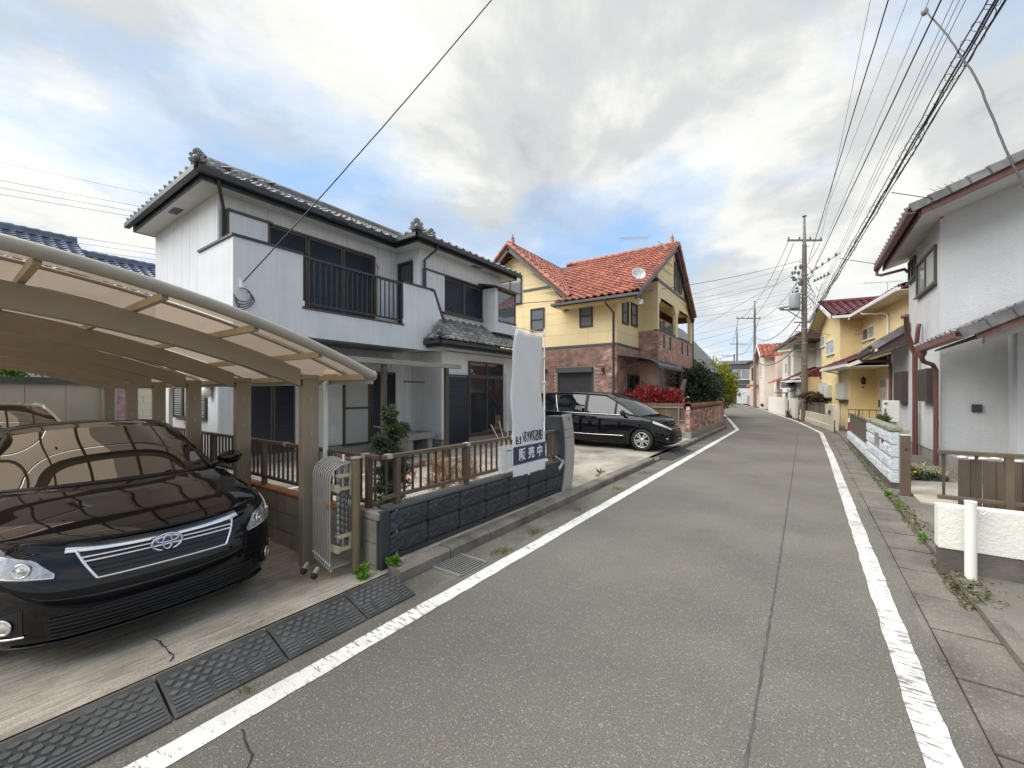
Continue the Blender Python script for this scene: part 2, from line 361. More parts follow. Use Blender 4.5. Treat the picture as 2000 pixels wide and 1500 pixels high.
# right-hand lot
P = [[(p[0], p[1], .05), (60, p[1], .05)] for p in offs(RR, .62) if p[1] < 150]
CONCR = pm('concrete_right', (.17, .155, .128), .85, .18, 1.0, .4, 90, fine=.14, fscale=110, tint=(.105, .095, .08), tscale=.9, tamt=.85)
MB().grid(P, smooth=False, flip=True).build('lot_ground_right', CONCR)['kind'] = 'structure'
P = offs(RR, .53); Q = offs(RR, .62)
pts = [[(a[0], a[1], 0), (a[0], a[1], .056), (b[0], b[1], .056), (b[0], b[1], 0)] for a, b in zip(P, Q) if a[1] < 60]
MB().grid(pts, smooth=False).build('kerb_edge_right', CONC2)['kind'] = 'structure'
# gutter lids: one slab each
root = bpy.data.objects.new('gutter', None); COL.objects.link(root); root['kind'] = 'structure'
root.location = (.85, 1, 0)
slab = MB().box(-.160, .160, 0, .580, -.10, .010); me_slab = slab.mesh('gutter_slab', CONC2)
mats = []
for i in range(-2, 46):
    y = .32 + i * .6; p = at_y(LINE_R, y + .3); a = at_y(LINE_R, y); b = at_y(LINE_R, y + .6); ang = math.atan2(-(b[0] - a[0]), .6)
    mats.append(Matrix.Translation((a[0] + .365, a[1], rnd.uniform(-.003, .003))) @ Matrix.Rotation(ang + rnd.uniform(-.004, .004), 4, 'Z') @ Matrix.Rotation(rnd.uniform(-.004, .004), 4, 'Y'))
pieces('gutter_slab', me_slab, mats, root)
pts = offs(RR, .20); q = offs(RR, .53)
strip('gutter_bed', [p for p in pts if p[1] < 60], [p for p in q if p[1] < 60], -.012, DARK)
# kerb stones on the left
root = bpy.data.objects.new('kerb', None); COL.objects.link(root); root['kind'] = 'structure'; root.location = (-2.85, 5, 0)
for nm, top, yr in (('high', .105, [2.30 + .61 * i for i in range(12)]), ('low', .035, [-1.3 + .6 * i for i in range(6)]), ('low2', .05, [9.65 + .61 * i for i in range(4)]), ('high2', .12, [12.1 + .61 * i for i in range(14)])):
    k = MB().prism([(-2.935, 0, -.1), (-2.765, 0, -.1), (-2.765, 0, top - .02), (-2.785, 0, top), (-2.935, 0, top)], (0, .598, 0)); me = k.mesh('kerb_stone', pm('kerb_concrete', (.20, .18, .15), .88, .2, 3, .5, 90, fine=.2, fscale=110, tint=(.085, .075, .06), tscale=2.2, tamt=.8))
    pieces('kerb_stone', me, [Matrix.Translation((rnd.uniform(-.004, .004), y, rnd.uniform(-.003, .003))) for y in yr], root)

# ------------------------------------------------------------------ drain grate, rubber ramps
STEEL = pm('galvanised_steel', (.42, .41, .38), .5, .15, 20, metal=.7)
gr = thing('drain_grate', (-2.6, 2.85, 0), 'rusty steel drain grate in the gutter beside the black block wall', 'grate')
for y_ in (2.655, 3.02): MB().box(-2.77, -2.43, y_, y_ + .025, -.02, .014).build('grate_frame', STEEL, gr)
for i in range(11):
    x = -2.762 + i * .0325; MB().box(x, x + .013, 2.68, 3.02, -.02, .012).build('bar', STEEL, gr)
MB().box(-2.77, -2.43, 2.68, 3.02, -.04, .0012).build('pit', DARK, gr)
RUB = pm('black_rubber', (.045, .046, .047), .75, .25, 5, .3, 130, fine=.2, tint=(.10, .095, .085), tscale=2.5, tamt=.5)
def ramp_prof(x): return .012 + (.090 - .012) * max(0, min(1, (x + 2.50) / -.25)) 
def ramp(y0, y1, kind, label, xo=0., grp='rubber kerb ramps'):
    t_ = thing('rubber_ramp', (-2.66 + xo, (y0 + y1) / 2, 0), label, 'kerb ramp', grp)
    MB().prism([(-2.50 + xo, y0 + .003, 0), (-2.50 + xo, y0 + .003, .012), (-2.75 + xo, y0 + .003, .09), (-2.82 + xo, y0 + .003, .09), (-2.82 + xo, y0 + .003, 0)], (0, y1 - y0 - .006, 0)).build('ramp_body', RUB, t_, bevel=.004)
    m = MB(); Ln = y1 - y0
    def pad(x, y, hx, hy, shape):
        h = .009
        if shape == 'd': pl = [(x - hx, y), (x, y - hy), (x + hx, y), (x, y + hy)]
        elif shape == 'o': pl = [(x + hx * math.cos(a * math.pi / 4), y + hy * math.sin(a * math.pi / 4)) for a in range(8)]
        else: pl = [(x - hx, y - hy), (x + hx, y - hy), (x + hx, y + hy), (x - hx, y + hy)]
        m.prism([(px_ + xo, py_, ramp_prof(px_) - .001) for px_, py_ in pl], (-.0015, 0, h))
    if kind == 'diamond':
        for r_ in range(4):
            n = int(Ln / .062)
            for i in range(n): pad(-2.635 - r_ * .035, y0 + .035 + (i + (.5 if r_ % 2 else 0)) * (Ln - .04) / n, .015, .024, 'd')
        for r_ in range(4):
            n = int(Ln / .09)
            for i in range(n): pad(-2.525 - r_ * .024, y0 + .05 + i * (Ln - .02) / n, .006, .032, 'r')
    else:
        for r_ in range(5):
            n = int(Ln / .06)
            for i in range(n): pad(-2.615 - r_ * .034, y0 + .035 + (i + (.5 if r_ % 2 else 0)) * (Ln - .05) / n, .014, .022, 'o')
        for r_ in range(4): pad(-2.52 - r_ * .022, (y0 + y1) / 2, .006, Ln / 2 - .02, 'r')
    m.build('tread_pattern', pm('worn_rubber', (.085, .085, .084), .7, .25, 6, .2, 120), t_)
ramp(1.79, 2.23, 'diamond', 'black rubber ramp with diamond tread, end piece beside the green weeds')
ramp(1.245, 1.785, 'diamond', 'black rubber ramp with diamond tread, second piece from the weeds')
ramp(.695, 1.24, 'diamond', 'black rubber ramp with diamond tread, next to the ramp with oval dots')
ramp(.12, .69, 'dot', 'black rubber ramp with oval dots and long ribs, in front of the sedan')
ramp(-.46, .115, 'dot', 'black rubber ramp with oval dots, cut by the bottom picture corner')
ramp(10.1, 10.9, 'diamond', 'black rubber ramp at the kerb in front of the black minivan', .0)
ramp(11.0, 12.1, 'diamond', 'dark rubber ramp farther along, beside the brick garden wall', .0)
# ------------------------------------------------------------------ building helpers
def WF(face, c, M=None):
    """wall frame: local (u, outward, z) -> world for a wall whose outside faces +x, -x or -y at coordinate c"""
    m = {'+x': Matrix(((0, 1, 0, c), (1, 0, 0, 0), (0, 0, 1, 0), (0, 0, 0, 1))),
         '-x': Matrix(((0, -1, 0, c), (-1, 0, 0, 0), (0, 0, 1, 0), (0, 0, 0, 1))),
         '-y': Matrix(((1, 0, 0, 0), (0, -1, 0, c), (0, 0, 1, 0), (0, 0, 0, 1)))}[face]
    return M @ m if M else m
def panels(name, wf, u0, u1, z0, z1, holes, pw, ph, mat, parent, th=.014, gap=.007, start=None, topf=None, brk=()):
    """cladding panels in front of a wall, cut round the openings: each panel an object"""
    us = []; u = u0 if start is None else start
    while u < u1 - 1e-6:
        us.append((max(u, u0), min(u + pw, u1))); u += pw
    zs = []; z = z0
    while z < z1 - 1e-6: zs.append((z, min(z + ph, z1))); z += ph
    for a, b in us:
        for c, d in zs:
            mm_ = {}; g = gap / 2
            cuts = sorted({a + g, b - g} | {x for x in brk if a + g < x < b - g} | {x for h in holes for x in (h[0], h[1]) if a + g < x < b - g})
            for p, q in zip(cuts, cuts[1:]):
                mid = (p + q) / 2; zz = [(c + (g if ph < 5 else 0), d - (g if ph < 5 else 0))]
                for h in holes:
                    if h[0] - 1e-6 <= mid <= h[1] + 1e-6:
                        nz = []
                        for s_, e in zz:
                            if h[2] >= e or h[3] <= s_: nz.append((s_, e)); continue
                            if h[2] > s_: nz.append((s_, h[2]))
                            if h[3] < e: nz.append((h[3], e))
                        zz = nz
                for zi, (s_, e) in enumerate(zz):
                    m = mm_.setdefault('f' if len(zz) == 1 and not any(h[0] - 1e-6 <= mid <= h[1] + 1e-6 for h in holes) else ('b' if any(h[0] - 1e-6 <= mid <= h[1] + 1e-6 and h[2] >= e - 1e-6 for h in holes) else 'a'), MB(wf))
                    if topf:
                        ta, tb = topf(p + 1e-4), topf(q - 1e-4)
                        if s_ >= max(ta, tb) - .01: continue
                        ea, eb = min(e, max(ta, s_)), min(e, max(tb, s_))
                        m.hexa([(p, 0, s_), (q, 0, s_), (q, th, s_), (p, th, s_)], [(p, 0, ea), (q, 0, eb), (q, th, eb), (p, th, ea)])
                    else: m.box(p, q, 0, th, s_, e)
            if 'f' in mm_:
                for k_ in ('a', 'b'):
                    q_ = mm_.pop(k_, None)
                    if q_ and q_.v: n_ = len(mm_['f'].v); mm_['f'].v += q_.v; mm_['f'].f += [[i + n_ for i in f_] for f_ in q_.f]; mm_['f'].sm += q_.sm
            for m in mm_.values():
                if m.v: m.build(name, mat, parent)
BROWN = pm('brown_aluminium', (.075, .058, .045), .45, .1, 8)
BLACKAL = pm('black_aluminium', (.032, .034, .038), .42, .1, 8)
GLASS = glass('window_glass', (.03, .035, .04), .02, 1.75)
GLASSW = glass('curtained_glass', (.30, .32, .32), .05, 1.6)
GLASSM = glass('frosted_glass', (.45, .47, .46), .25, 1.5)
def window(parent, wf, u0, u1, z0, z1, cols=2, rows=1, fm=None, gm=None, fw=.045, dep=.05, off=.014, name='window', sill=True, lab=None):
    m = MB(wf); d0, d1 = off - .004, off + dep
    m.box(u0, u1, d0, d1, z0, z0 + fw); m.box(u0, u1, d0, d1, z1 - fw, z1)
    m.box(u0, u0 + fw, d0, d1 - .002, z0 + fw, z1 - fw); m.box(u1 - fw, u1, d0, d1 - .002, z0 + fw, z1 - fw)
    for i in range(1, cols):
        u = u0 + (u1 - u0) * i / cols; m.box(u - fw * .45, u + fw * .45, d0, d1 - .006, z0 + fw, z1 - fw)
    for i in range(1, rows):
        z = z0 + (z1 - z0) * i / rows
        for j in range(cols):
            a = u0 + (u1 - u0) * j / cols + fw * .5; b = u0 + (u1 - u0) * (j + 1) / cols - fw * .5; m.box(a, b, d0, d1 - .012, z - fw * .4, z + fw * .4)
    w_ = m.build(name, fm, parent, label=lab)
    gl = gm if isinstance(gm, list) else [gm] * cols
    for j in range(cols):
        a = u0 + (u1 - u0) * j / cols + fw * .46; b = u0 + (u1 - u0) * (j + 1) / cols - fw * .46; k = off + .012 + .006 * (j % 2)
        MB(wf).box(a, b, off - .002, k, z0 + fw, z1 - fw).build('pane', gl[j], w_)
    if sill: MB(wf).box(u0 - .02, u1 + .02, off, off + dep + .04, z0 - .03, z0 - .002).build('sill', fm, w_)
    return w_
def louvre_shutter(parent, wf, u0, u1, z0, z1, mat, fm, off=.014, pitch=.035, name='shutter'):
    m = MB(wf); fw = .035
    m.box(u0, u1, off, off + .045, z0, z0 + fw); m.box(u0, u1, off, off + .045, z1 - fw, z1)
    m.box(u0, u0 + fw, off, off + .043, z0 + fw, z1 - fw); m.box(u1 - fw, u1, off, off + .043, z0 + fw, z1 - fw)
    s_ = m.build(name, fm, parent)
    m = MB(wf); z = z0 + fw
    while z + pitch <= z1 - fw + .001:
        m.add([(u0 + fw, off + .010, z), (u1 - fw, off + .010, z), (u1 - fw, off + .032, z + pitch * .25), (u0 + fw, off + .032, z + pitch * .25),
               (u1 - fw, off + .026, z + pitch * .9), (u0 + fw, off + .026, z + pitch * .9), (u1 - fw, off + .010, z + pitch), (u0 + fw, off + .010, z + pitch)],
              [(0, 1, 2, 3), (3, 2, 4, 5), (5, 4, 6, 7)]); z += pitch
    o = m.build('louvre', mat, s_); o['kind'] = 'stuff'
    return s_
# ---- roof tiles
def tile_mesh(name, mat, W=.275, Ln=.30, roll=.045, th=.03, eave=False, spanish=False):
    m = MB()
    prof = [(0, .35), (.12, .08), (.30, 0), (.48, .10), (.62, .55), (.76, 1.0), (.90, .80), (1.02, .30)] if not spanish else [(0, .45), (.10, .12), (.25, 0), (.40, .12), (.52, .62), (.68, 1.0), (.84, .80), (1.0, .45)]
    a = [(u * W, -.02, k * roll + th) for u, k in prof]; b = [(u * W, Ln, k * roll) for u, k in prof]; c = [(u * W, -.018, k * roll - .004) for u, k in prof]
    m.grid([a, b], smooth=True, flip=False); m.grid([c, a], smooth=False)
    if eave:
        m.lathe([(0, -.012), (.052, -.012), (.052, .03), (.0, .03)], (.76 * W, -.03, roll * .75), 10, 'y', smooth=False)
    return m.mesh(name, mat)
def slope_mats(e0, e1, up, W, E, keep, lift=.015):
    """tile matrices on a roof plane: e0->e1 along the eave, up = unit vector up the slope"""
    e0 = Vector(e0); e1 = Vector(e1); up = Vector(up).normalized(); u = (e1 - e0).normalized(); nrm = u.cross(up).normalized()
    if nrm.z < 0: nrm = -nrm
    n = int((e1 - e0).length / W); out_ = []; eav = []
    w_ = (e1 - e0).length / max(n, 1)
    rot = Matrix((u, up, nrm)).transposed().to_4x4()
    for r_ in range(200):
        any_ = False
        for i in range(n):
            p = e0 + u * (i * w_) + up * (r_ * E) + nrm * lift; c = p + u * (w_ / 2) + up * (E * .4)
            if r_ * E > 14: break
            if keep(c):
                any_ = True
                (eav if r_ == 0 else out_).append(Matrix.Translation(p + nrm * rnd.uniform(-.004, .004)) @ rot @ Matrix.Rotation(rnd.uniform(-.012, .012), 4, 'Z') @ Matrix.Scale(w_ / W, 4, (1, 0, 0)))
        if r_ * E > 14: break
    return out_, eav
def ridge_line(a, b, mat, parent, r=.085, step=.26, base=.12, bw=.13):
    """ridge or hip: a low stack of flat tiles under half-round cap tiles, each cap an object"""
    a = Vector(a); b = Vector(b); d = (b - a); n = max(1, int(d.length / step)); t_ = d.normalized()
    m = MB()
    for k in range(3):
        m.beam(a + Vector((0, 0, base * (k + .5) / 3)), b + Vector((0, 0, base * (k + .5) / 3)), bw * 2 - .03 * k, base / 3 - .006)
    m.build('ridge_stack', mat, parent)
    c = MB(); c.lathe([(r * .9, 0), (r, .02), (r, step), (r * .9, step + .01)], (0, 0, 0), 12, 'y', True); me = c.mesh('ridge_tile', mat)
    x = t_.cross(Vector((0, 0, 1))).normalized(); z = x.cross(t_); rot = Matrix((x, t_, z)).transposed().to_4x4()
    pieces('ridge_tile', me, [Matrix.Translation(a + d * (i / n) + Vector((0, 0, base))) @ rot for i in range(n)], parent)
def onigawara(p, face, mat, parent, s=1.0, name='ridge_ornament'):
    """scrolled ridge-end tile standing on the end of a hip"""
    t_ = Vector((face[0], face[1], 0)).normalized(); x = Vector((-t_.y, t_.x, 0)); p = Vector(p)
    pl = [(-.17, 0), (-.20, .07), (-.13, .10), (-.19, .16), (-.15, .22), (-.10, .20), (-.10, .27), (-.05, .32), (0, .335), (.05, .32), (.10, .27), (.10, .20), (.15, .22), (.19, .16), (.13, .10), (.20, .07), (.17, 0)]
    m = MB(); m.prism([p + x * a * s + Vector((0, 0, z * s)) - t_ * .03 for a, z in pl], t_ * .06)
    for k, (rr, zz) in enumerate(((.085, .20), (.05, .20))):
        c = p + Vector((0, 0, zz * s)) + t_ * .03; ring = []
        for a in range(13):
            th_ = math.pi * 2 * a / 12; ring.append(c + x * math.cos(th_) * rr * s + Vector((0, 0, math.sin(th_) * rr * s)))
        m.tube(ring, .014 * s, 6)
    m.build(name, mat, parent)
    m = MB(); m.ell(p + t_ * .06 + Vector((0, 0, .07 * s)), .07 * s, .07 * s, .07 * s); m.build(name, mat, parent)

# ------------------------------------------------------------------ the white house
WALLW = pm('white_siding', (.72, .74, .76), .75, .04, 1.2, .25, 140, streak=.11, rand=.015)
STUC = pm('white_stucco', (.74, .77, .79), .8, .045, 1.5, .9, 70, streak=.09, bdist=.012)
SOFF = pm('soffit_board', (.62, .63, .62), .8, .05, 2)
NAVY = pm('dark_fascia', (.028, .031, .037), .38, .08, 3)
KAW = pm('silver_grey_tile', (.20, .20, .195), .32, .18, 5, .15, 60, rand=.28, tint=(.09, .09, .085), tscale=1.6, tamt=.5)
SHUT = pm('navy_louvre', (.022, .026, .036), .42, .1, 3)
FOUND = pm('foundation_concrete', (.30, .29, .27), .85, .1, 2, .2, 60)
wh = thing('white_house', (-10.5, 7, .1), 'white two-storey house with grey tiled hip roof and walled balcony behind the black fence wall', 'house')
XA, XB, YS, ZS = -9.24, -8.38, 3.25, 5.468
m = MB(); m.box(-13.0, XA, YS, 11.2, .32, ZS); m.build('wall', WALLW, wh)
m = MB(); m.box(XA, XB, 7.6, 11.2, 2.9, ZS); m.build('wall', WALLW, wh)
m = MB(); m.box(XA, -8.0, 8.05, 11.6, .32, 2.74); m.build('wall', WALLW, wh)
m = MB(); m.box(-13.02, XA + .02, YS - .02, 11.22, .05, .30); m.build('foundation', FOUND, wh)
m = MB(); m.box(XA, -7.98, 8.03, 11.62, .05, .30); m.build('foundation', FOUND, wh)
wa, wb, wc = WF('+x', XA), WF('+x', XB), WF('+x', -8.0)
ws = WF('-y', YS)
# side wall cladding (facing the carport), front of the upper storey, bay
panels('siding_panel', ws, -13.0, XA, .32, ZS, [(-11.65, -9.72, 1.02, 2.0)], .455, 9, WALLW, wh)
panels('siding_panel', wa, YS, 7.6, 2.76, ZS, [(3.39, 6.74, 3.05, 5.19)], .455, 9, WALLW, wh)
panels('siding_panel', wb, 7.6, 11.2, 3.0, ZS, [(7.72, 10.22, 3.86, 4.96)], .455, 9, WALLW, wh)
panels('siding_panel', WF('-y', 7.6), XA, XB, 3.0, ZS, [(-9.2, -8.62, 3.0, 5.2)], .455, 9, WALLW, wh)
panels('siding_panel', wc, 8.05, 11.6, .32, 2.74, [(8.15, 10.80, .32, 2.54)], .455, 9, WALLW, wh)
panels('siding_panel', WF('-y', 8.05), XA, -8.0, .32, 2.74, [], .455, 9, WALLW, wh)
panels('siding_panel', wa, YS, 8.05, .32, 2.74, [(3.75, 4.72, .27, 2.0), (5.86, 7.47, .27, 2.16)], .455, 9, WALLW, wh)
# balcony: rendered parapet with a barred opening
m = MB()
m.box(-8.12, -8.0, 3.03, 4.245, 2.90, 4.30); m.box(-8.12, -8.0, 6.75, 7.64, 2.90, 4.30); m.box(-8.12, -8.0, 4.245, 6.75, 2.90, 3.245)
m.box(-9.54, -8.12, 3.03, 3.15, 2.90, 4.30)
m.box(-9.24, -8.0, 3.03, 7.64, 2.70, 2.90)
m.prism([(-8.12, 7.64, 2.72), (-8.12, 8.16, 2.72), (-8.12, 8.16, 3.35), (-8.12, 7.74, 4.28), (-8.12, 7.64, 4.28)], (.118, 0, 0))
m.build('balcony_wall', STUC, wh)
m = MB(); m.box(-8.15, -7.97, 3.0, 4.245, 4.302, 4.345); m.build('balcony_cap', BLACKAL, wh)
m = MB(); m.box(-9.54, -8.15, 3.0, 3.17, 4.302, 4.345); m.build('balcony_cap', BLACKAL, wh)
m = MB(); m.box(-8.15, -7.97, 6.75, 7.74, 4.302, 4.345); m.build('balcony_cap', BLACKAL, wh)
m = MB(); m.beam((-8.06, 7.72, 4.31), (-8.06, 8.20, 3.32), .20, .10, (1, 0, 0)); m.build('balcony_cap', NAVY, wh)
m = MB(); m.box(-8.14, -7.985, 4.235, 6.76, 3.248, 3.285); m.build('opening_sill', BROWN, wh)
rl = MB().box(-8.09, -8.03, 4.25, 6.75, 4.26, 4.31).build('balcony_rail', BLACKAL, wh)
MB().box(-8.085, -8.035, 4.25, 6.75, 3.36, 3.395).build('lower_rail', BLACKAL, rl)
for y in [4.262 + i * (6.722 - 4.262) / 20 for i in range(21)]:
    wd = .03 if y in (4.262,) or y > 6.7 else .012
    MB().box(-8.06 - wd, -8.06 + wd, y - wd * .8, y + wd * .8, 3.286 if wd > .02 else 3.394, 4.262).build('baluster', BLACKAL, rl)
for y in (4.25, 6.74): MB().box(-8.02, -7.985, y - .02, y + .02, 3.30, 3.40).build('bracket', pm('white_plastic', (.75, .75, .74), .4), rl)
# upper sliding shutters behind the balcony
for i, (a, b) in enumerate(((4.13, 4.98), (4.98, 5.86), (5.86, 6.735))):
    louvre_shutter(wh, wa, a + .012, b - .012, 3.06, 5.13, SHUT, BROWN)
MB(wa).box(3.40, 4.12, .016, .10, 3.06, 5.14).build('shutter_box', WALLW, wh)
m = MB(wa); m.box(3.36, 4.20, .016, .135, 5.142, 5.19); m.box(4.20, 6.76, .016, .085, 5.135, 5.18); m.build('window_head', BROWN, wh)
for u in (3.375, 4.125, 6.745): MB(wa).box(u - .018, u + .018, .016, .11, 3.06, 5.14).build('window_jamb', BROWN, wh)
# door on the inner face beside the balcony
window(wh, WF('-y', 7.6), -9.2, -8.62, 3.05, 5.18, 1, 1, BLACKAL, GLASS, .06, name='balcony_door', sill=False)
# front upper window
louvre_shutter(wh, wb, 8.47, 9.32, 3.90, 4.90, SHUT, BROWN); louvre_shutter(wh, wb, 9.33, 10.20, 3.90, 4.90, SHUT, BROWN)
MB(wb).box(7.74, 8.45, .016, .09, 3.90, 4.91).build('shutter_box', WALLW, wh)
m = MB(wb); m.box(7.70, 10.24, .016, .12, 4.912, 4.955); m.box(8.44, 10.24, .016, .11, 3.855, 3.892); m.build('window_head', BROWN, wh)
MB(wb).box(7.705, 7.735, .016, .115, 3.86, 4.91).build('window_jamb', BROWN, wh)
# corner bay window
bay = MB().box(XB + .014, -7.83, 10.2, 11.34, 3.50, 3.84).build('bay_window', STUC, wh)
MB().box(XB + .014, -7.83, 10.2, 10.26, 3.842, 4.88).build('bay_side', STUC, bay)
MB().box(-7.90, -7.83, 10.262, 10.36, 3.842, 4.88).build('bay_post', STUC, bay)
MB().box(-7.855, -7.845, 10.40, 11.30, 3.90, 4.82).build('pane', glass('bay_glass', (.12, .15, .17), .01, 1.9), bay)
MB().box(-8.3, -7.86, 11.31, 11.32, 3.90, 4.82).build('pane', MATS['bay_glass'], bay)
m = MB(); m.box(-7.88, -7.81, 10.36, 11.36, 3.842, 3.885); m.box(-7.88, -7.82, 10.36, 11.36, 4.83, 4.878); m.box(-7.87, -7.83, 11.30, 11.34, 3.886, 4.828); m.build('bay_frame', BROWN, bay)
m = MB(); m.prism([(-7.68, 10.02, 4.90), (XB + .014, 10.02, 5.06), (XB + .014, 10.02, 5.0), (-7.68, 10.02, 4.87)], (0, 1.5, 0)); m.build('bay_roof', BROWN, bay)
# ground floor openings
louvre_shutter(wh, wa, 3.76, 4.22, .30, 1.98, SHUT, BROWN); louvre_shutter(wh, wa, 4.24, 4.70, .30, 1.98, SHUT, BROWN)
window(wh, wa, 5.87, 6.66, .28, 2.15, 1, 2, BROWN, GLASSM, .06, name='terrace_door', sill=False)
louvre_shutter(wh, wa, 6.68, 7.46, .28, 2.15, SHUT, BROWN)
MB(wa).box(5.45, 5.84, .016, .07, .35, 2.1).build('door_panel', pm('pale_panel', (.56, .58, .57), .5), wh)
louvre_shutter(wh, wc, 8.16, 9.10, .16, 2.11, SHUT, BROWN)
window(wh, wc, 9.12, 10.79, .36, 2.08, 2, 1, BROWN, GLASS, .055, name='bay_door', sill=True)
window(wh, wc, 9.12, 10.79, 2.09, 2.53, 2, 1, BROWN, GLASS, .045, name='transom', sill=False)
louvre_shutter(wh, ws, -11.62, -11.05, 1.05, 1.97, pm('grey_louvre', (.22, .22, .21), .4), BROWN, pitch=.05); louvre_shutter(wh, ws, -10.3, -9.74, 1.05, 1.97, MATS['grey_louvre'], BROWN, pitch=.05)
window(wh, ws, -11.04, -10.31, 1.05, 1.97, 1, 1, BROWN, GLASSM, .05)
# soffit, fascia, gutter following the stepped eave
EAVE = [(-13.12, 2.86), (-8.87, 2.86), (-8.87, 7.2), (-8.02, 7.2), (-8.02, 11.66), (-13.12, 11.66)]
m = MB(); m.prism([(x, y, ZS) for x, y in EAVE], (0, 0, .03)); m.build('soffit', SOFF, wh)
m = MB()
for a, b in zip(EAVE, EAVE[1:] + EAVE[:1]): m.beam((*a, ZS + .07), (*b, ZS + .07), .035, .17)
m.build('fascia', NAVY, wh)
GUT = [(-13.22, 2.76), (-8.77, 2.76), (-8.77, 7.1), (-7.92, 7.1), (-7.92, 11.78)]
def gutter_run(pts, z, mat, parent, wd=.10, h=.09, name='gutter_run'):
    for a, b in zip(pts, pts[1:]):
        m = MB(); a = Vector((*a, z)); b = Vector((*b, z)); t_ = (b - a).normalized(); x = Vector((-t_.y, t_.x, 0)) * wd / 2
        sec = [(-1, h), (-1, .015), (-.8, 0), (.8, 0), (1, .02), (1.06, h), (.94, h), (.86, .03), (-.9, .03), (-.94, h)]
        m.prism([a + x * s_ + Vector((0, 0, q)) for s_, q in sec], b - a); m.build(name, mat, parent)
gutter_run(GUT, ZS + .06, NAVY, wh, .11, .11)
# soffit vents
for x, y, wx, wy in ((-8.55, 5.35, .16, .42), (-8.2, 9.75, .14, .42), (-10.9, 3.05, .42, .16)): MB().box(x - wx / 2, x + wx / 2, y - wy / 2, y + wy / 2, ZS - .008, ZS + .002).build('soffit_vent', BLACKAL, wh)
# downpipes
def pipe(pts, mat, parent, r=.032, name='downpipe'):
    o = MB().tube(pts, r, 10).build(name, mat, parent); return o
pipe([(-8.80, 3.10, ZS + .07), (-8.80, 3.10, ZS - .02), (-9.14, 3.30, ZS - .32), (-9.14, 3.30, 2.92)], BLACKAL, wh)
pipe([(-7.95, 7.85, ZS + .07), (-7.95, 7.85, ZS - .02), (-8.29, 7.70, ZS - .30), (-8.29, 7.70, 3.4)], BLACKAL, wh)
# roofs
SL = .50
ca = math.cos(math.atan(SL))
def zA(x, y): return min(-8.80 - x, x + 13.2, y - 2.78, 11.76 - y) * SL + ZS + .17
def zB(x, y): return min(-7.95 - x, x + 13.2, y - 7.12, 11.76 - y) * SL + ZS + .17 if y > 7.1 else -9
def zroof(x, y): return max(zA(x, y), zB(x, y))
# roof deck as a fine height grid
Y = [2.78 + i * .15 for i in range(60)] + [11.76]
dk = MB()
dk.grid([[(x, y, zA(x, y)) for y in Y] for x in [-13.2 + i * .15 for i in range(30)] + [-8.80]], smooth=False, flip=True)
dk.grid([[(x, y, max(zB(x, y), ZS + .1)) for y in [7.13 + i * .15 for i in range(31)] + [11.76]] for x in [-13.2 + i * .15 for i in range(36)] + [-7.95]], smooth=False, flip=True)
dk.build('roof_deck', pm('roof_deck', (.08, .08, .078), .8), wh)
tm = tile_mesh('roof_tile', KAW); te = tile_mesh('eave_tile', KAW, eave=True)
def keepA(c): return -13.2 < c.x < -8.7 and 2.7 < c.y < 11.8 and abs(c.z - zroof(c.x, c.y)) < .12
TM = []; TE = []
for e0, e1, up in (((-8.80, 2.78, 0), (-8.80, 11.76, 0), (-1, 0, SL)), ((-13.2, 2.78, 0), (-8.80, 2.78, 0), (0, 1, SL)), ((-7.95, 7.12, 0), (-7.95, 11.76, 0), (-1, 0, SL)), ((-13.2, 7.12, 0), (-7.95, 7.12, 0), (0, 1, SL))):
    z0 = ZS + .17
    kp = lambda c: -13.2 < c.x < -7.9 and 2.7 < c.y < 11.8 and abs(c.z - zroof(c.x, c.y)) < .075 and (c.x < -8.75 or c.y > 7.1)
    a, b = slope_mats((e0[0], e0[1], z0), (e1[0], e1[1], z0), up, .275, .24, kp); TM += a; TE += b
roof = MB().box(-10.9, -10.7, 5.2, 9.3, 6.5, 6.6).build('roof', KAW, wh)
pieces('roof_tile', tm, TM, roof, 300); pieces('eave_tile', te, TE, roof, 300)
zr = ZS + .18
ridge_line((-11, 5.0, zr + 1.10), (-11, 9.5, zr + 1.10), KAW, roof)
ridge_line((-8.82, 2.80, zr + .02), (-11, 4.98, zr + 1.11), KAW, roof); onigawara((-8.80, 2.78, zr + .06), (1, -1), KAW, roof, .72)
ridge_line((-7.97, 7.14, zr + .02), (-10.2, 9.4, zr + 1.14), KAW, roof); onigawara((-7.93, 7.10, zr + .06), (1, -1), KAW, roof, .85)
onigawara((-8.1, 7.75, zr + .12), (1, -.4), KAW, roof, .65)
# lower roof over the bay
z1 = 2.98; s2 = .76
lr = MB().box(XB + .02, XB + .10, 8.5, 11.9, 3.60, 3.66).build('lower_roof', KAW, wh)
def zl(x, y): return z1 + min(-7.45 - x, y - 7.42) * s2
P = [[(x, y, min(zl(x, y), 3.66)) for y in [7.42 + i * .1 for i in range(46)]] for x in [-7.45 - i * .1 for i in range(10)] + [XB]]
MB().grid(P, smooth=False, flip=False).build('roof_deck', MATS['roof_deck'], lr)
P = [[(x, y, min(zl(x, y), 3.5)) for y in [7.42 + i * .06 for i in range(12)]] for x in [XB - i * .1 for i in range(9)]]
MB().grid(P, smooth=False, flip=False).build('roof_deck', MATS['roof_deck'], lr)
TM = []; TE = []
kp = lambda c: c.x > XB - .02 and c.x < -7.4 and 7.4 < c.y < 11.95 and abs(c.z - zl(c.x, c.y)) < .06
a, b = slope_mats((-7.45, 7.42, z1), (-7.45, 11.92, z1), (-1, 0, s2), .275, .19, kp); TM += a; TE += b
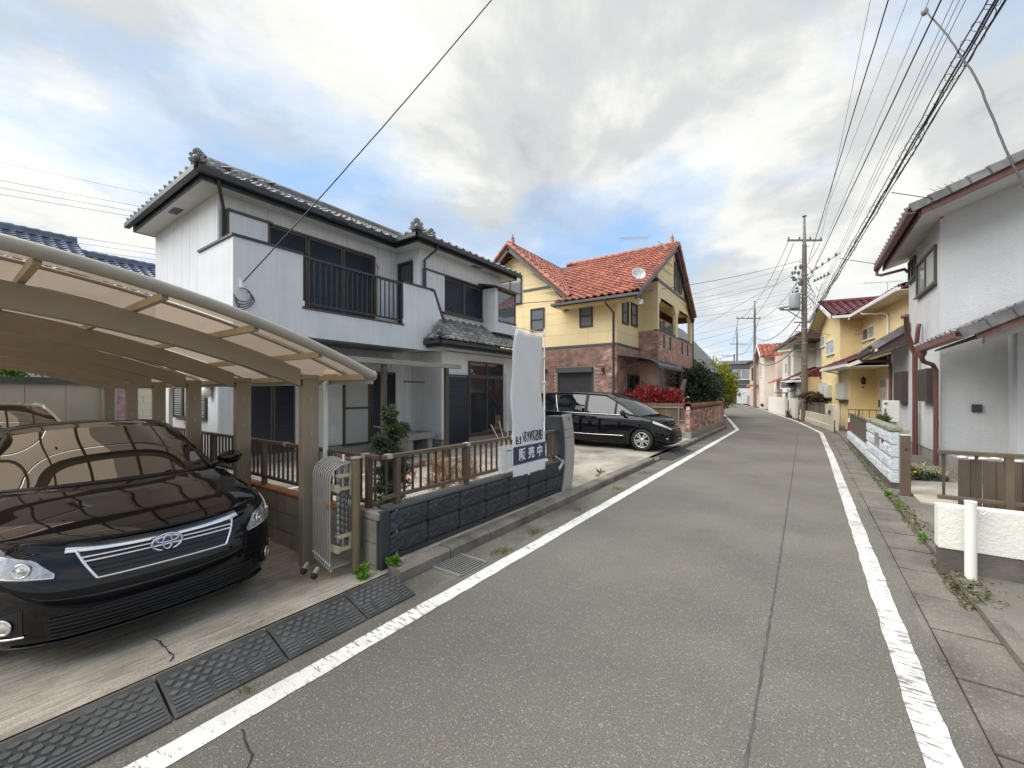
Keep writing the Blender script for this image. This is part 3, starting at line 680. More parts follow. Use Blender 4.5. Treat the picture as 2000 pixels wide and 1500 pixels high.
kp = lambda c: -9.2 < c.x < -7.4 and 7.4 < c.y < 8.05 and abs(c.z - zl(c.x, c.y)) < .06
a, b = slope_mats((-9.2, 7.42, z1), (-7.45, 7.42, z1), (0, 1, s2), .275, .19, kp); TM += a; TE += b
pieces('roof_tile', tm, TM, lr, 300); pieces('eave_tile', te, TE, lr, 300)
ridge_line((-7.5, 7.47, z1 + .06), (-8.3, 8.3, z1 + .66), KAW, lr, .075, .22, .09, .10); onigawara((-7.50, 7.45, z1 + .10), (1, -1), KAW, lr, .85)
m = MB(); m.box(-9.2, -7.5, 7.5, 11.85, 2.76, 2.80); m.build('lower_soffit', SOFF, wh)
E2 = [(-9.2, 7.49), (-7.50, 7.49), (-7.50, 11.86)]
m = MB()
for a, b in zip(E2, E2[1:]): m.beam((*a, 2.86), (*b, 2.86), .03, .19)
m.build('lower_fascia', NAVY, wh)
gutter_run([(-9.2, 7.42), (-7.42, 7.42), (-7.42, 11.95)], 2.84, NAVY, wh, .10, .10)
# small fittings
for p, q in (((-9.2, 6.95), 4.85),): MB(wa).box(6.86, 6.93, .016, .07, 4.92, 5.02).build('vent_cap', pm('cream_plastic', (.62, .60, .52), .5), wh)
MB(WF('-y', 7.6)).box(-8.76, -8.60, .016, .06, 5.24, 5.31).build('vent_cap', MATS['cream_plastic'], wh)
MB().tube([(-9.2, 6.9, 4.9), (-9.2, 6.9, 3.2)], .022, 8).build('air_pipe', MATS['cream_plastic'], wh)
MB().tube([(-7.96, 10.95, 2.25), (-7.96, 10.95, .3)], .03, 8).build('air_pipe', MATS['cream_plastic'], wh)
MB(ws).box(-9.68, -9.36, .016, .16, 1.72, 1.98).build('meter_box', pm('white_plastic', (.75, .75, .74), .4), wh)
m = MB(); m.ell((-9.52, YS - .1, 1.62), .10, .09, .13); m.build('wall_light', MATS['cream_plastic'], wh)
# electric drop bracket and loops on the balcony corner
WIRE = pm('black_cable', (.02, .02, .022), .5)
br = MB(); br.box(-8.0, -7.93, 3.12, 3.17, 3.42, 3.56); br.build('cable_bracket', MATS['white_plastic'], wh)
for k in range(4):
    c = Vector((-7.95, 3.16 + .02 * k, 3.42 - .05 * k)); P = [c + Vector((.02 * math.sin(a * .5), .13 * math.sin(a * .52 + k * .3), -.12 * (1 - math.cos(a * .52)))) for a in range(0, 10)]
    MB().tube(P, .008, 6).build('cable_loop', WIRE, wh)
MB().tube([(-7.985, 3.10, 3.35), (-7.985, 3.09, 2.7)], .007, 6).build('cable_drop', MATS['cream_plastic'], wh)

# ------------------------------------------------------------------ laundry terrace roof
tr_ = thing('terrace_roof', (-7.6, 5.9, .1), 'low brown terrace roof on two posts over the garden door of the white house', 'awning')
m = MB(); m.prism([(-6.75, 4.3, 2.20), (-9.2, 4.3, 2.50), (-9.2, 4.3, 2.53), (-6.75, 4.3, 2.23)], (0, 3.08, 0)); m.build('roof_sheet', translucent('smoke_sheet', (.34, .34, .33), .5), tr_)
m = MB(); m.box(-6.80, -6.70, 4.28, 7.4, 2.17, 2.27); m.build('front_beam', pm('bronze_beam', (.28, .26, .235), .45), tr_)
for y in (5.2, 6.95): MB().box(-6.80, -6.72, y - .045, y + .045, .10, 2.17).build('post', BROWN, tr_)
for y in (4.6, 5.6, 6.6): MB().beam((-6.80, y, 2.20), (-9.2, y, 2.49), .04, .05).build('rafter', MATS['bronze_beam'], tr_)
dr = thing('laundry_pole_holder', (-8.0, 6.9, 1.75), 'thin hanging laundry pole holder below the terrace roof', 'laundry hanger')
for y in (6.36, 6.74): MB().beam((-7.4, y, 2.28), (-7.4, y, 1.86), .012, .012).build('rod', pm('galvanised', (.5, .5, .48), .4, metal=.6), dr)
MB().beam((-7.4, 6.25, 1.85), (-7.4, 6.85, 1.85), .035, .035).build('bar', BROWN, dr)
# ------------------------------------------------------------------ black split-face block wall, grey block wall, fences
BLK = pm('black_split_block', (.035, .037, .041), .8, .2, 6, 1.0, 26, fine=.35, fscale=60, tint=(.085, .085, .085), tscale=3.5, tamt=.35, bdist=.03)
BLKP = pm('black_wall_paint', (.032, .036, .043), .7, .12, 4, .3, 90, tint=(.07, .07, .07), tscale=2.2, tamt=.35)
GBLK = pm('grey_block', (.36, .335, .285), .88, .12, 3, .5, 120, fine=.15, fscale=160, tint=(.17, .155, .125), tscale=1.6, tamt=.75, streak=.15)
bw = thing('block_wall', (-3.07, 3.95, .0), 'low black split-face block wall with brown railing along the kerb', 'wall')
MB().box(-3.14, -3.012, 2.37, 5.555, -.05, .56).build('wall_core', BLKP, bw)
MB().box(-3.012, -2.998, 2.37, 5.555, -.02, .150).build('base_band', BLKP, bw, bevel=.002)
MB().box(-3.15, -2.994, 2.36, 5.56, .545, .572).build('coping', pm('black_coping', (.075, .078, .082), .6, .1, 5), bw, bevel=.003)
def split_block(w_, h_, seed):
    r_ = random.Random(seed); nx, nz = 16, 8; P = []
    for j in range(nz + 1):
        row = []
        for i in range(nx + 1):
            e = i in (0, nx) or j in (0, nz)
            k = 0 if e else .012 + r_.uniform(-.006, .009)
            row.append((k, w_ * i / nx, h_ * j / nz))
        P.append(row)
    m = MB(); m.grid(P, smooth=False); m.box(-.012, 0, 0, w_, 0, h_); return m.mesh('block', BLK)
jy = [2.372, 2.826, 3.282, 3.736, 4.182, 4.640, 5.092, 5.552]
bm_ = [split_block(.444, .186, i) for i in range(5)]
mats = []
for r_, z in enumerate((.156, .352)):
    for i, (a, b) in enumerate(zip(jy, jy[1:])): mats.append(Matrix.Translation((-3.0, a + .005, z)) @ Matrix.Scale((b - a - .010) / .444, 4, (0, 1, 0)))
pieces('block', bm_, mats, bw)
MB().box(-3.006, -2.994, 2.437, 2.452, .02, .545).build('mortar_bead', pm('mortar_bead', (.30, .29, .27), .9, .3, 9), bw)
# plain corner column of the black wall's near end
MB().box(-3.05, -2.999, 2.285, 2.372, -.03, .555).build('end_pier', BLKP, bw)
gw = thing('grey_block_wall', (-6.5, 2.32, 0), 'weathered grey concrete block boundary wall with brown railing beside the carport', 'wall')
MB().box(-13.2, -3.06, 2.275, 2.385, -.15, .475).build('wall_core', pm('mortar', (.24, .22, .19), .9, .2, 4), gw)
gb = MB().box(0, .388, 0, .012, 0, .188); gbm = gb.mesh('block', GBLK); mats = []
for r_ in range(3):
    z = -.115 + r_ * .197
    for i in range(-1, 27):
        x1 = -3.052 - (i + (.5 if r_ % 2 else 0)) * .397; x0 = x1 - .388
        if x1 > -3.05: x1 = -3.052
        if x1 - x0 < .05: continue
        mats.append(Matrix.Translation((x0, 2.263 + rnd.uniform(-.0015, .0015), z)) @ Matrix.Scale((x1 - x0) / .388, 4, (1, 0, 0)))
pieces('block', gbm, mats, gw)
MB().box(-3.40, -3.02, 2.26, 2.40, .478, .545).build('cap_block', GBLK, gw, bevel=.008)
tc_ = MB().box(0, .296, 0, .13, 0, .024).mesh('coping_tile', pm('terracotta_cap', (.30, .135, .065), .7, .15, 6, .2, 80, rand=.15))
pieces('coping_tile', tc_, [Matrix.Translation((-3.72 - .3 * i, 2.26, .478)) for i in range(26)], gw)
BRZ = pm('bronze_rail', (.115, .082, .055), .42, .12, 6)
BRZD = pm('bronze_rail_dark', (.060, .042, .030), .45, .12, 6)
def rail_fence(name, a, b, z0, z1, label, posts, step=.098, grp=None):
    """rail fence: top and bottom rails, posts, thin balusters each a part"""
    a = Vector((*a, 0)); b = Vector((*b, 0)); d = b - a; ln = d.length; t_ = d / ln
    f = thing(name, (a + b) / 2 + Vector((0, 0, z0)), label, 'fence', grp)
    Z = lambda z: Vector((0, 0, z))
    MB().beam(a + Z(z1 - .018), b + Z(z1 - .018), .052, .036).build('top_rail', BRZ, f, bevel=.004)
    MB().beam(a + Z(z0 + .05), b + Z(z0 + .05), .036, .034).build('bottom_rail', BRZ, f, bevel=.003)
    for s_ in posts:
        p = a + t_ * s_; MB().beam(p + Z(z0 - .04), p + Z(z1 - .038), .05, .05, t_).build('post', BRZ, f)
    n = int(ln / step)
    for i in range(n + 1):
        s_ = .04 + i * (ln - .08) / n
        if min(abs(s_ - q) for q in posts) < .04: continue
        p = a + t_ * s_; MB().beam(p + Z(z0 + .066), p + Z(z1 - .036), .018, .018, t_).build('baluster', BRZD, f)
    return f
f1 = rail_fence('railing', (-3.085, 2.36), (-3.085, 5.74), .60, 1.035, 'brown metal railing on top of the black block wall, behind the sale sign', [.16, 1.13, 2.25, 3.10], .105, 'brown railings round the garden')
f2 = rail_fence('railing', (-13.0, 2.335), (-3.12, 2.335), .55, 1.035, 'brown metal railing on the grey block wall beside the carport posts', [.2, 2.2, 4.2, 6.2, 7.72, 9.1, 9.75], .105, 'brown railings round the garden')
for o, p in ((f1, (-3.085, 2.42, 1.037)), (f1, (-3.085, 3.5, 1.037)), (f2, (-3.3, 2.335, 1.037)), (f2, (-4.75, 2.335, 1.037))):
    MB().box(p[0] - .03, p[0] + .03, p[1] - .03, p[1] + .03, p[2] - .036, p[2] + .003).build('joint_cover', pm('worn_joint', (.38, .36, .34), .5, .2, 9), o)

# ------------------------------------------------------------------ sale sign, banner, leaflet box
WHT = pm('sign_white', (.72, .735, .76), .45, .03, 3)
NVY = pm('sign_navy', (.030, .032, .095), .45, .04, 3)
INK = pm('sign_ink', (.012, .013, .02), .5)
sg = thing('sale_sign', (-2.985, 4.67, .5), 'white and navy for-sale board hung on the brown railing', 'sign')
SX = -2.992
sgb = MB().box(SX - .008, SX, 4.275, 5.07, .50, 1.065).build('board', WHT, sg)
ws_ = WF('+x', SX)
MB(ws_).box(4.277, 5.068, .0005, .002, .672, .905).build('navy_band', NVY, sg)
def text_mesh(body, size, mat, parent, pos, name='lettering', bold=.004, sx=1.0, ext=.0008):
    cu = bpy.data.curves.new(name, 'FONT'); cu.body = body; cu.size = size; cu.extrude = ext; cu.offset = bold; cu.align_x = 'CENTER'; cu.align_y = 'CENTER'
    cu.materials.append(mat); o = bpy.data.objects.new(name, cu); COL.objects.link(o)
    bpy.context.view_layer.update(); me = bpy.data.meshes.new_from_object(o.evaluated_get(bpy.context.evaluated_depsgraph_get())); bpy.data.objects.remove(o); o = bpy.data.objects.new(name, me); COL.objects.link(o)
    W_ = Matrix.Translation(pos) @ Matrix(((0, 0, 1, 0), (1, 0, 0, 0), (0, 1, 0, 0), (0, 0, 0, 1))) @ Matrix.Scale(sx, 4, (1, 0, 0))
    M = W_; o.parent = parent; o.matrix_parent_inverse = wmat(parent).inverted(); o.matrix_basis = M
    return o
for ch, y in (('販', 4.475), ('売', 4.70), ('中', 4.915)): text_mesh(ch, .165, WHT, sg, (SX + .003, y, .785), bold=.0045, sx=.95)
# logo square with a white S and the slanted black strokes of the company name
MB(ws_).box(4.335, 4.455, .0005, .002, .935, 1.035).build('logo', INK, sg)
text_mesh('S', .115, WHT, sg, (SX + .003, 4.395, .985), bold=.003, sx=1.25)
def strokes(lst, u0, z0, s_, parent):
    m = MB(ws_)
    for pts, wd in lst:
        for (a, b), (c, d) in zip(pts, pts[1:]):
            t_ = Vector((c - a, d - b)); n_ = Vector((-t_.y, t_.x)).normalized() * wd / 2; t_ = t_.normalized() * wd * .3
            q = [(a - n_.x - t_.x, b - n_.y - t_.y), (c - n_.x + t_.x, d - n_.y + t_.y), (c + n_.x + t_.x, d + n_.y + t_.y), (a + n_.x - t_.x, b + n_.y - t_.y)]
            m.prism([(u0 + x * s_, .0006, z0 + z * s_) for x, z in q], (0, .0014, 0))
    o = m.build('lettering', INK, parent); o['kind'] = 'stuff'
strokes([([(.02, .9), (.10, .5), (.18, .15)], .10), ([(.38, .95), (.30, .55), (.36, .2)], .14), ([(.46, .9), (.62, .9), (.50, .5), (.66, .35), (.44, .1)], .11), ([(.80, .85), (.86, .5)], .12), ([(1.05, .95), (.98, .55), (.84, .08)], .13),
         ([(1.20, .85), (1.28, .2)], .13), ([(1.42, .95), (1.38, .6), (1.26, .1)], .12), ([(1.58, .9), (1.85, .95)], .14), ([(1.60, .85), (1.52, .45), (1.62, .1)], .12), ([(1.85, .9), (1.74, .5), (1.92, .15)], .13),
         ([(2.10, 1.0), (2.04, .5), (1.98, .05)], .10), ([(2.20, .92), (2.52, .92), (2.46, .55), (2.22, .52), (2.20, .1), (2.58, .08)], .11), ([(2.58, .9), (2.58, .1)], .12), ([(2.36, .9), (2.36, .1)], .08),
         ([(2.80, .95), (2.76, .1)], .12), ([(2.92, .95), (2.98, .1)], .14), ([(3.08, .9), (3.32, .9), (3.34, .1), (3.10, .1), (3.08, .9)], .10), ([(3.08, .5), (3.34, .5)], .09)], 4.485, .938, .150, sg)
bn = thing('banner', (-3.02, 5.08, .5), 'blank white vertical banner on a thin white pole behind the sale sign', 'banner')
P = []
for j in range(26):
    z = 1.0 + (2.40 - 1.0) * j / 25; k = j / 25
    y0 = 4.30 - .045 * math.sin(k * 2.6 + .4) + k * .075; y1 = 5.055
    P.append([(-3.03 + .022 * math.sin(i * .55 + j * .3) * (1 - abs(i - 6) / 12) + .015 * math.sin(j * .5 + i), y0 + (y1 - y0) * i / 12, z + (.02 * (1 - i / 12) if j == 25 else 0)) for i in range(13)])
CLOTH = translucent('banner_cloth', (.74, .75, .76), .35, .0)
o = MB().grid(P).build('cloth', CLOTH, bn); so = o.modifiers.new('t', 'SOLIDIFY'); so.thickness = .002
pw = MATS['white_plastic']
MB().tube([(-3.03, 5.11, .48), (-3.03, 5.11, 1.75)], .012, 8).build('pole', pw, bn); MB().tube([(-3.03, 5.11, 1.75), (-3.03, 5.11, 2.52)], .009, 8).build('pole', pw, bn)
MB().tube([(-3.03, 5.13, 2.455), (-3.03, 4.32, 2.445)], .006, 6).build('cross_bar', pw, bn)
for z in (2.42, 2.1, 1.75, 1.35, 1.05): MB().box(-3.038, -3.022, 5.045, 5.118, z - .012, z + .012).build('loop', pw, bn)
for y in (4.42, 4.70, 5.0): MB().box(-3.034, -3.026, y - .006, y + .006, 2.395, 2.455).build('loop', pw, bn)
MB().box(-3.05, -3.01, 5.09, 5.13, 1.735, 1.765).build('pole_joint', pw, bn)
lb = thing('leaflet_box', (-3.02, 4.2, .62), 'clear plastic leaflet box hung on the brown railing left of the sale sign', 'leaflet box')
PL = bpy.data.materials.new('clear_plastic'); PL.use_nodes = True; _b = PL.node_tree.nodes['Principled BSDF']; _b.inputs['Base Color'].default_value = (.8, .82, .82, 1); _b.inputs['Alpha'].default_value = .32; _b.inputs['Roughness'].default_value = .12
for a in ((-3.045, -2.985, 4.03, 4.036), (-3.045, -2.985, 4.244, 4.25), (-2.991, -2.985, 4.036, 4.244), (-3.045, -3.039, 4.036, 4.244)): MB().box(*a, .62, .92).build('side', PL, lb)
MB().box(-3.045, -2.985, 4.03, 4.25, .612, .62).build('bottom', PL, lb); MB().box(-3.05, -2.98, 4.02, 4.26, .922, .94).build('lid', PL, lb)
MB().box(-2.984, -2.982, 4.09, 4.24, .855, .905).build('label_plate', WHT, lb); MB().box(-2.9818, -2.981, 4.105, 4.225, .872, .888).build('label_print', pm('print_blue', (.10, .13, .35), .5), lb)

# ------------------------------------------------------------------ letterbox pillar at the end of the wall
SILV = pm('silver_panel', (.40, .39, .37), .42, .05, 4, metal=.25)
DPAN = pm('charcoal_panel', (.035, .042, .052), .5, .08, 4)
lp = thing('letterbox_pillar', (-2.97, 5.75, .1), 'curved silver and charcoal letterbox pillar at the end of the black wall', 'letterbox')
def bulge(z): k = (z - .1) / 1.16; return .10 * math.sin(math.pi * min(max(k, 0), 1)) 
zs_ = [.105 + 1.16 * i / 16 for i in range(17)]
# silver front: seen face towards the camera (-y) and street
def curved(x0, x1, y0, y1, mat, name, z0, z1, grow=0):
    zz = [z0 + (z1 - z0) * i / 8 for i in range(9)]; m = MB()
    A = [(y1 + bulge(z) + grow, z) for z in zz]; B = [(y0 + bulge(z) * 1.0, z) for z in zz]
    pl = A + B[::-1]; m.prism([(x0, y, z) for y, z in pl], (x1 - x0, 0, 0)); return m.build(name, mat, lp, bevel=.003)
curved(-2.99, -2.955, 5.55, 5.82, SILV, 'front_panel', .105, .905); curved(-2.99, -2.955, 5.55, 5.82, SILV, 'mail_flap', .911, 1.035); curved(-2.99, -2.955, 5.55, 5.82, SILV, 'name_plate', 1.041, 1.265)
curved(-3.25, -2.991, 5.49, 5.80, DPAN, 'body', .105, 1.24)
for y in (5.70, 5.735): MB().box(-2.955, -2.951, y, y + .018, 1.17, 1.215).build('digit', pm('digit_grey', (.12, .12, .12), .5), lp)
for i in range(5):
    z = .30 + i * .12; MB().lathe([(.0, 0), (.006, 0), (.006, .003), (0, .003)], (-2.955, 5.74 + bulge(z), z), 8, 'x').build('screw', MATS['digit_grey'], lp)
MB().box(-3.2, -2.96, 5.56, 5.78, .08, .105).build('foot', DPAN, lp)
# reflector strap hanging at the fence end
sp_ = thing('hanging_strap', (-2.99, 5.5, .6), 'grey plastic strap hanging from the fence end beside the letterbox pillar', 'strap')
MB().beam((-2.985, 5.36, .66), (-2.97, 5.58, .545), .02, .006, (1, 0, 0)).build('strap', pm('grey_plastic', (.45, .47, .50), .4), sp_)
MB().beam((-2.98, 5.60, .56), (-2.975, 5.45, .455), .05, .008, (1, 0, 0)).build('tag', pm('pale_plastic', (.62, .63, .62), .4), sp_)

# ------------------------------------------------------------------ folded accordion gate and its post
ALU = pm('aluminium_tube', (.40, .39, .365), .32, .1, 12, metal=.55)
BRS = pm('beige_hinge', (.44, .40, .27), .5, .1, 8)
POSTM = pm('olive_bronze_post', (.20, .165, .095), .38, .1, 6, metal=.3)
ag = thing('folded_gate', (-3.4, 2.05, 0), 'folded silver accordion gate leaning against its bronze post by the grey wall', 'gate')
N_ = 9
for i in range(N_):
    k = i / (N_ - 1)
    # tube hoops stacked side by side towards the drive (-x, -y)
    bx = -3.29 - .34 * k; by = 1.975 + .05 * k; zt = 1.00 - .02 * (1 - k); wd = .19 - .03 * k; lean = .02 + .03 * k
    P = [(bx - lean * .0, by, .13 + .004 * i), (bx - .0, by, zt - .14)]
    for a in range(1, 7):
        th_ = math.pi / 2 * a / 6; P.append((bx + (1 - math.cos(th_)) * .10 * .3, by + (1 - math.cos(th_)) * .14, zt - .14 + math.sin(th_) * .14))
    P.append((bx + .04, by + .20, zt - .005)); 
    MB().tube(P, .0088, 8).build('hoop', ALU, ag)
    MB().ell((bx + .04, by + .20, zt + .018), .012, .012, .016).build('bolt', pm('rusty_bolt', (.22, .12, .07), .6, .2, 20), ag)
    MB().ell((bx, by, .125 + .004 * i), .016, .016, .02).build('foot_cap', ALU, ag); MB().ell((bx, by + .012, .075 + .004 * i), .014, .014, .018).build('foot_cap', ALU, ag)
    MB().tube([(bx + .05, by + .20, zt - .01), (bx + .05, by + .20, .12)], .008, 6).build('upright', ALU, ag)
    MB().beam((bx, by, .10 + .004 * i), (bx + .05, by + .21, .115), .012, .014).build('bottom_bar', ALU, ag)
m = MB()
for i in range(11):
    for r_ in range(3): m.ell((-3.275 - .012 * r_, 2.045 + .045 * r_, .32 + .052 * i + (.026 if r_ % 2 else 0)), .018, .018, .032, 8, 5)
o = m.build('lattice_link', pm('cast_alloy', (.24, .235, .23), .4, .2, 9, metal=.5), ag); o['kind'] = 'stuff'
MB().beam((-3.285, 1.968, .62), (-3.57, 2.02, .645), .006, .05).build('strap', pm('brass_band', (.24, .17, .09), .5, .2, 9), ag)
for x in (-3.43, -3.60): MB().beam((x, 1.955, .085), (x + .012, 1.915, .05), .03, .025).build('caster_fork', BRS, ag); MB().lathe([(.0, -.012), (.028, -.012), (.028, .012), (0, .012)], (x + .012, 1.91, .03), 12, 'x').build('wheel', pm('dark_rubber', (.03, .03, .03), .7), ag)
for z in (.30, .82):
    MB().box(-3.30, -3.225, 2.03, 2.16, z - .06, z - .035).build('hinge_plate', BRS, ag); MB().box(-3.30, -3.225, 2.03, 2.16, z + .05, z + .07).build('hinge_plate', BRS, ag); MB().box(-3.235, -3.222, 2.12, 2.17, z - .034, z + .049).build('hinge_plate', BRS, ag)
    MB().box(-3.33, -3.22, 2.005, 2.028, z - .07, z - .015).build('hinge_clasp', BRS, ag)
    MB().tube([(-3.265, 2.08, z - .034), (-3.265, 2.08, z + .049)], .014, 8).build('hinge_pin', ALU, ag)
MB().tube([(-3.285, 2.10, 1.0), (-3.285, 2.10, 1.06)], .012, 6).build('latch', MATS['white_plastic'], ag)
gp = thing('gate_post', (-3.205, 2.17, 0), 'round olive bronze gate post at the end of the grey block wall', 'post')
MB().tube([(-3.205, 2.17, -.02), (-3.205, 2.17, 1.02)], .037, 20).build('tube', POSTM, gp); MB().lathe([(0, 0), (.047, 0), (.047, .018), (0, .022)], (-3.205, 2.17, 1.02), 20).build('cap', pm('grey_cap', (.30, .29, .26), .5), gp)

# ------------------------------------------------------------------ carport
CPM = pm('carport_bronze', (.30, .25, .185), .42, .06, 5, .08, 200)
CPL = pm('carport_light', (.335, .305, .255), .38, .06, 5)
cp = thing('carport', (-7.5, 2.17, -.09), 'bronze carport with arched beams and smoky roof panels over the parked sedan', 'carport')
PYc = 2.17
def zb(y): return 2.325 - .0755 * (y + .5) ** 2
YA = [-1.6 + i * .16 for i in range(25)] 
px_ = [-3.98, -5.47, -7.03, -8.55, -10.1, -11.7]
for x in px_:
    MB().box(x - .045, x + .045, PYc - .08, PYc + .08, -.12, zb(2.07) - .10).build('post', CPM, cp, bevel=.004)
    m = MB(); ya = [y for y in YA if y <= 2.07] + [2.068]
    m.prism([(x - .045, y, zb(y)) for y in ya] + [(x - .045, y, zb(y) - .165) for y in reversed(ya)], (.09, 0, 0)); m.build('beam', CPM, cp, bevel=.003)
    MB().box(x - .047, x + .047, 2.069, 2.252, zb(2.07) - .098, zb(2.2)).build('knee_joint', CPM, cp)
    for z in (.62, 1.18, 1.5): MB().box(x + .045, x + .052, PYc - .02, PYc + .01, z, z + .05).build('bolt_plate', CPL, cp)
XF, XE = -3.30, -12.4
yr = [-1.6 + i * .1 for i in range(40)] + [2.40]
def zr_(y): return zb(y) + .075
# front and rear edge tubes, purlins along x, thin panel bars along y, roof panels
MB().tube([(XF, y, zr_(y)) for y in yr], .042, 16).build('front_edge_tube', CPL, cp); MB().tube([(XE, y, zr_(y)) for y in yr], .05, 12).build('rear_edge_tube', CPL, cp)
MB().lathe([(0, -.012), (.045, -.012), (.045, .02), (0, .02)], (XF, 2.41, zr_(2.41)), 16, 'y').build('end_cap', CPL, cp)
PUR = [-1.4, -.82, -.24, .34, .88, 1.42, 1.92, 2.36]
for y in PUR: MB().beam((XF - .04, y, zr_(y) - .035), (XE, y, zr_(y) - .035), .035, .05).build('purlin', pm('carport_tan', (.42, .33, .21), .5, .06, 5), cp)
bars = [XF - .36 - .742 * i for i in range(12)]
for x in bars: MB().tube([(x, y, zr_(y) - .004) for y in yr], .013, 6).build('panel_bar', CPM, cp)
ROOFP = translucent('smoke_polycarbonate', (.34, .27, .205), .62, .10, .16)
edges = [XF - .04] + bars + [XE]
for a, b in zip(edges, edges[1:]):
    P = [[(x, y, zr_(y) + .014) for y in yr] for x in (a - .014, b + .014)]
    MB().grid(P, flip=True).build('roof_panel', ROOFP, cp)
MB().beam((XF - .06, 2.42, zr_(2.42) - .03), (XE, 2.42, zr_(2.42) - .03), .09, .085).build('eave_gutter', CPL, cp)
pp = pm('cream_pipe', (.62, .61, .56), .4)
MB().tube([(-4.0, 2.42, 1.80), (-4.0, 2.40, 1.72), (-3.93, 2.30, 1.68), (-3.90, 2.295, 1.60), (-3.90, 2.295, .0)], .026, 10).build('downpipe', pp, cp)
MB().tube([(-8.5, 2.42, 1.80), (-8.5, 2.40, 1.72), (-8.45, 2.30, 1.66), (-8.45, 2.295, .0)], .026, 10).build('downpipe', pp, cp)
MB().tube([(-4.08, 2.42, 1.80), (-3.86, 2.42, 1.79)], .045, 10).build('gutter_outlet', pm('beige_outlet', (.50, .46, .36), .45), cp)
for i in range(5):
    MB().box(-4.6 - 1.5 * i, -4.5 - 1.5 * i, .55, .585, zb(.55) + .0, zb(.55) + .03).build('bracket', CPL, cp)

# ------------------------------------------------------------------ behind the carport: beige garden wall, blue-roofed house
bgw = thing('garden_wall', (-14, 1.4, -.1), 'beige panelled wall with a dark roof edge behind the parked cars', 'wall')
BEI = pm('beige_panel', (.40, .36, .285), .7, .06, 2, .1, 60)
for i in range(9):
    y = -3.1 + .62 * i; MB().box(-14.05, -14.0, y + .004, y + .616, -.1, 1.80).build('panel', BEI, bgw)
for y in (.62, 2.47): MB().box(-13.998, -13.95, y - .03, y + .03, -.1, 1.80).build('post', pm('beige_post', (.34, .30, .24), .6), bgw)
MB().box(-14.4, -13.9, -3.1, 2.5, 1.802, 1.95).build('roof_edge', pm('dark_green_edge', (.05, .055, .045), .5), bgw)
nb = thing('blue_roof_house', (-24, 5, 0), 'house with glazed blue tiled roof behind the carport', 'house')
MB().box(-27.5, -18.2, -6, 12, -.2, 4.4).build('wall', pm('cream_block', (.58, .56, .46), .8, .05, 1), nb)
BLU = pm('blue_glazed_tile', (.10, .125, .175), .22, .2, 5, rand=.25)
btm = tile_mesh('roof_tile', BLU, W=.30, Ln=.34, roll=.06, th=.04); BM = []
for (y0, y1, xr, zz) in ((-7, 3.35, -23, 7.35), (3.35, 12.5, -23.3, 7.0)):
    sl = .5; ed = 5.6
    MB().prism([(xr + ed, y0, zz - ed * sl), (xr, y0, zz), (xr - ed, y0, zz - ed * sl), (xr - ed, y0, zz - ed * sl - .15), (xr, y0, zz - .15), (xr + ed, y0, zz - ed * sl - .15)], (0, y1 - y0, 0)).build('roof_deck', pm('blue_deck', (.05, .06, .09), .6), nb)
    a, b = slope_mats((xr + ed, y0, zz - ed * sl), (xr + ed, y1, zz - ed * sl), (-1, 0, sl), .30, .28, lambda c, xr=xr: c.x > xr and c.y > -2 and c.x < xr + 4); BM += a + b
    ridge_line((xr, max(y0, -2), zz), (xr, y1, zz), BLU, nb, .12, .3, .16, .14)
pieces('roof_tile', btm, BM, nb, 300)
ub = thing('utility_box', (-13.2, 3.0, .1), 'grey outdoor unit box against the end of the white house', 'heater')
MB().box(-13.6, -13.1, 2.5, 2.95, .3, 1.9).build('casing', pm('unit_grey', (.42, .44, .47), .5, .05, 3), ub, bevel=.01); MB().box(-13.098, -13.09, 2.55, 2.7, 1.0, 1.7).build('label_panel', pm('label_red', (.35, .22, .25), .5, .4, 9), ub); MB().box(-13.55, -13.15, 2.55, 2.9, .1, .3).build('stand', FOUND, ub)
yw = thing('boundary_wall', (-16, 3.4, .1), 'pale yellow block wall seen between the rear carport posts', 'wall')
ybk = MB().box(0, .012, 0, .39, 0, .19).mesh('block', pm('yellow_block', (.56, .53, .42), .85, .06, 2, .2, 60))
MB().box(-16.1, -16.0, 1.9, 6, -.1, 2.2).build('wall_core', pm('yellow_mortar', (.45, .42, .33), .9, .1, 2), yw)
pieces('block', ybk, [Matrix.Translation((-16.0, 1.9 + .4 * i + (.2 if r_ % 2 else 0), -.1 + .2 * r_)) for r_ in range(11) for i in range(9)], yw)
# ------------------------------------------------------------------ cars
PAINT_B = pm('black_car_paint', (.004, .0045, .007), .25, .05, 2, coat=.85, spec=.0)
PAINT_S = pm('silver_car_paint', (.66, .63, .58), .35, .05, 2, coat=1.0)
CHROME = pm('chrome', (.78, .78, .80), .09, .02, 2, metal=1.0)
CARG = glass('car_glass', (.010, .013, .012), .012, 2.5)
CARGS = glass('car_side_glass', (.008, .010, .012), .02, 1.7)
TRIM = pm('car_black_trim', (.010, .010, .011), .45, .1, 9)
TYRE = pm('tyre', (.018, .018, .018), .8, .2, 20, .2, 90)
RIM = pm('alloy_rim', (.62, .62, .62), .25, .05, 9, metal=.8)
REFL = pm('lamp_reflector', (.70, .71, .72), .12, .3, 14, metal=.9)
LENSD = pm('lamp_lens', (.10, .11, .12), .05, .1, 9, coat=1.0)
CLEAR = bpy.data.materials.new('clear_lens'); CLEAR.use_nodes = True; _b = CLEAR.node_tree.nodes['Principled BSDF']; _b.inputs['Base Color'].default_value = (.75, .78, .80, 1); _b.inputs['Alpha'].default_value = .10; _b.inputs['Roughness'].default_value = .02
AMBER = pm('pale_lens', (.60, .57, .44), .1, .2, 12, coat=1.0)
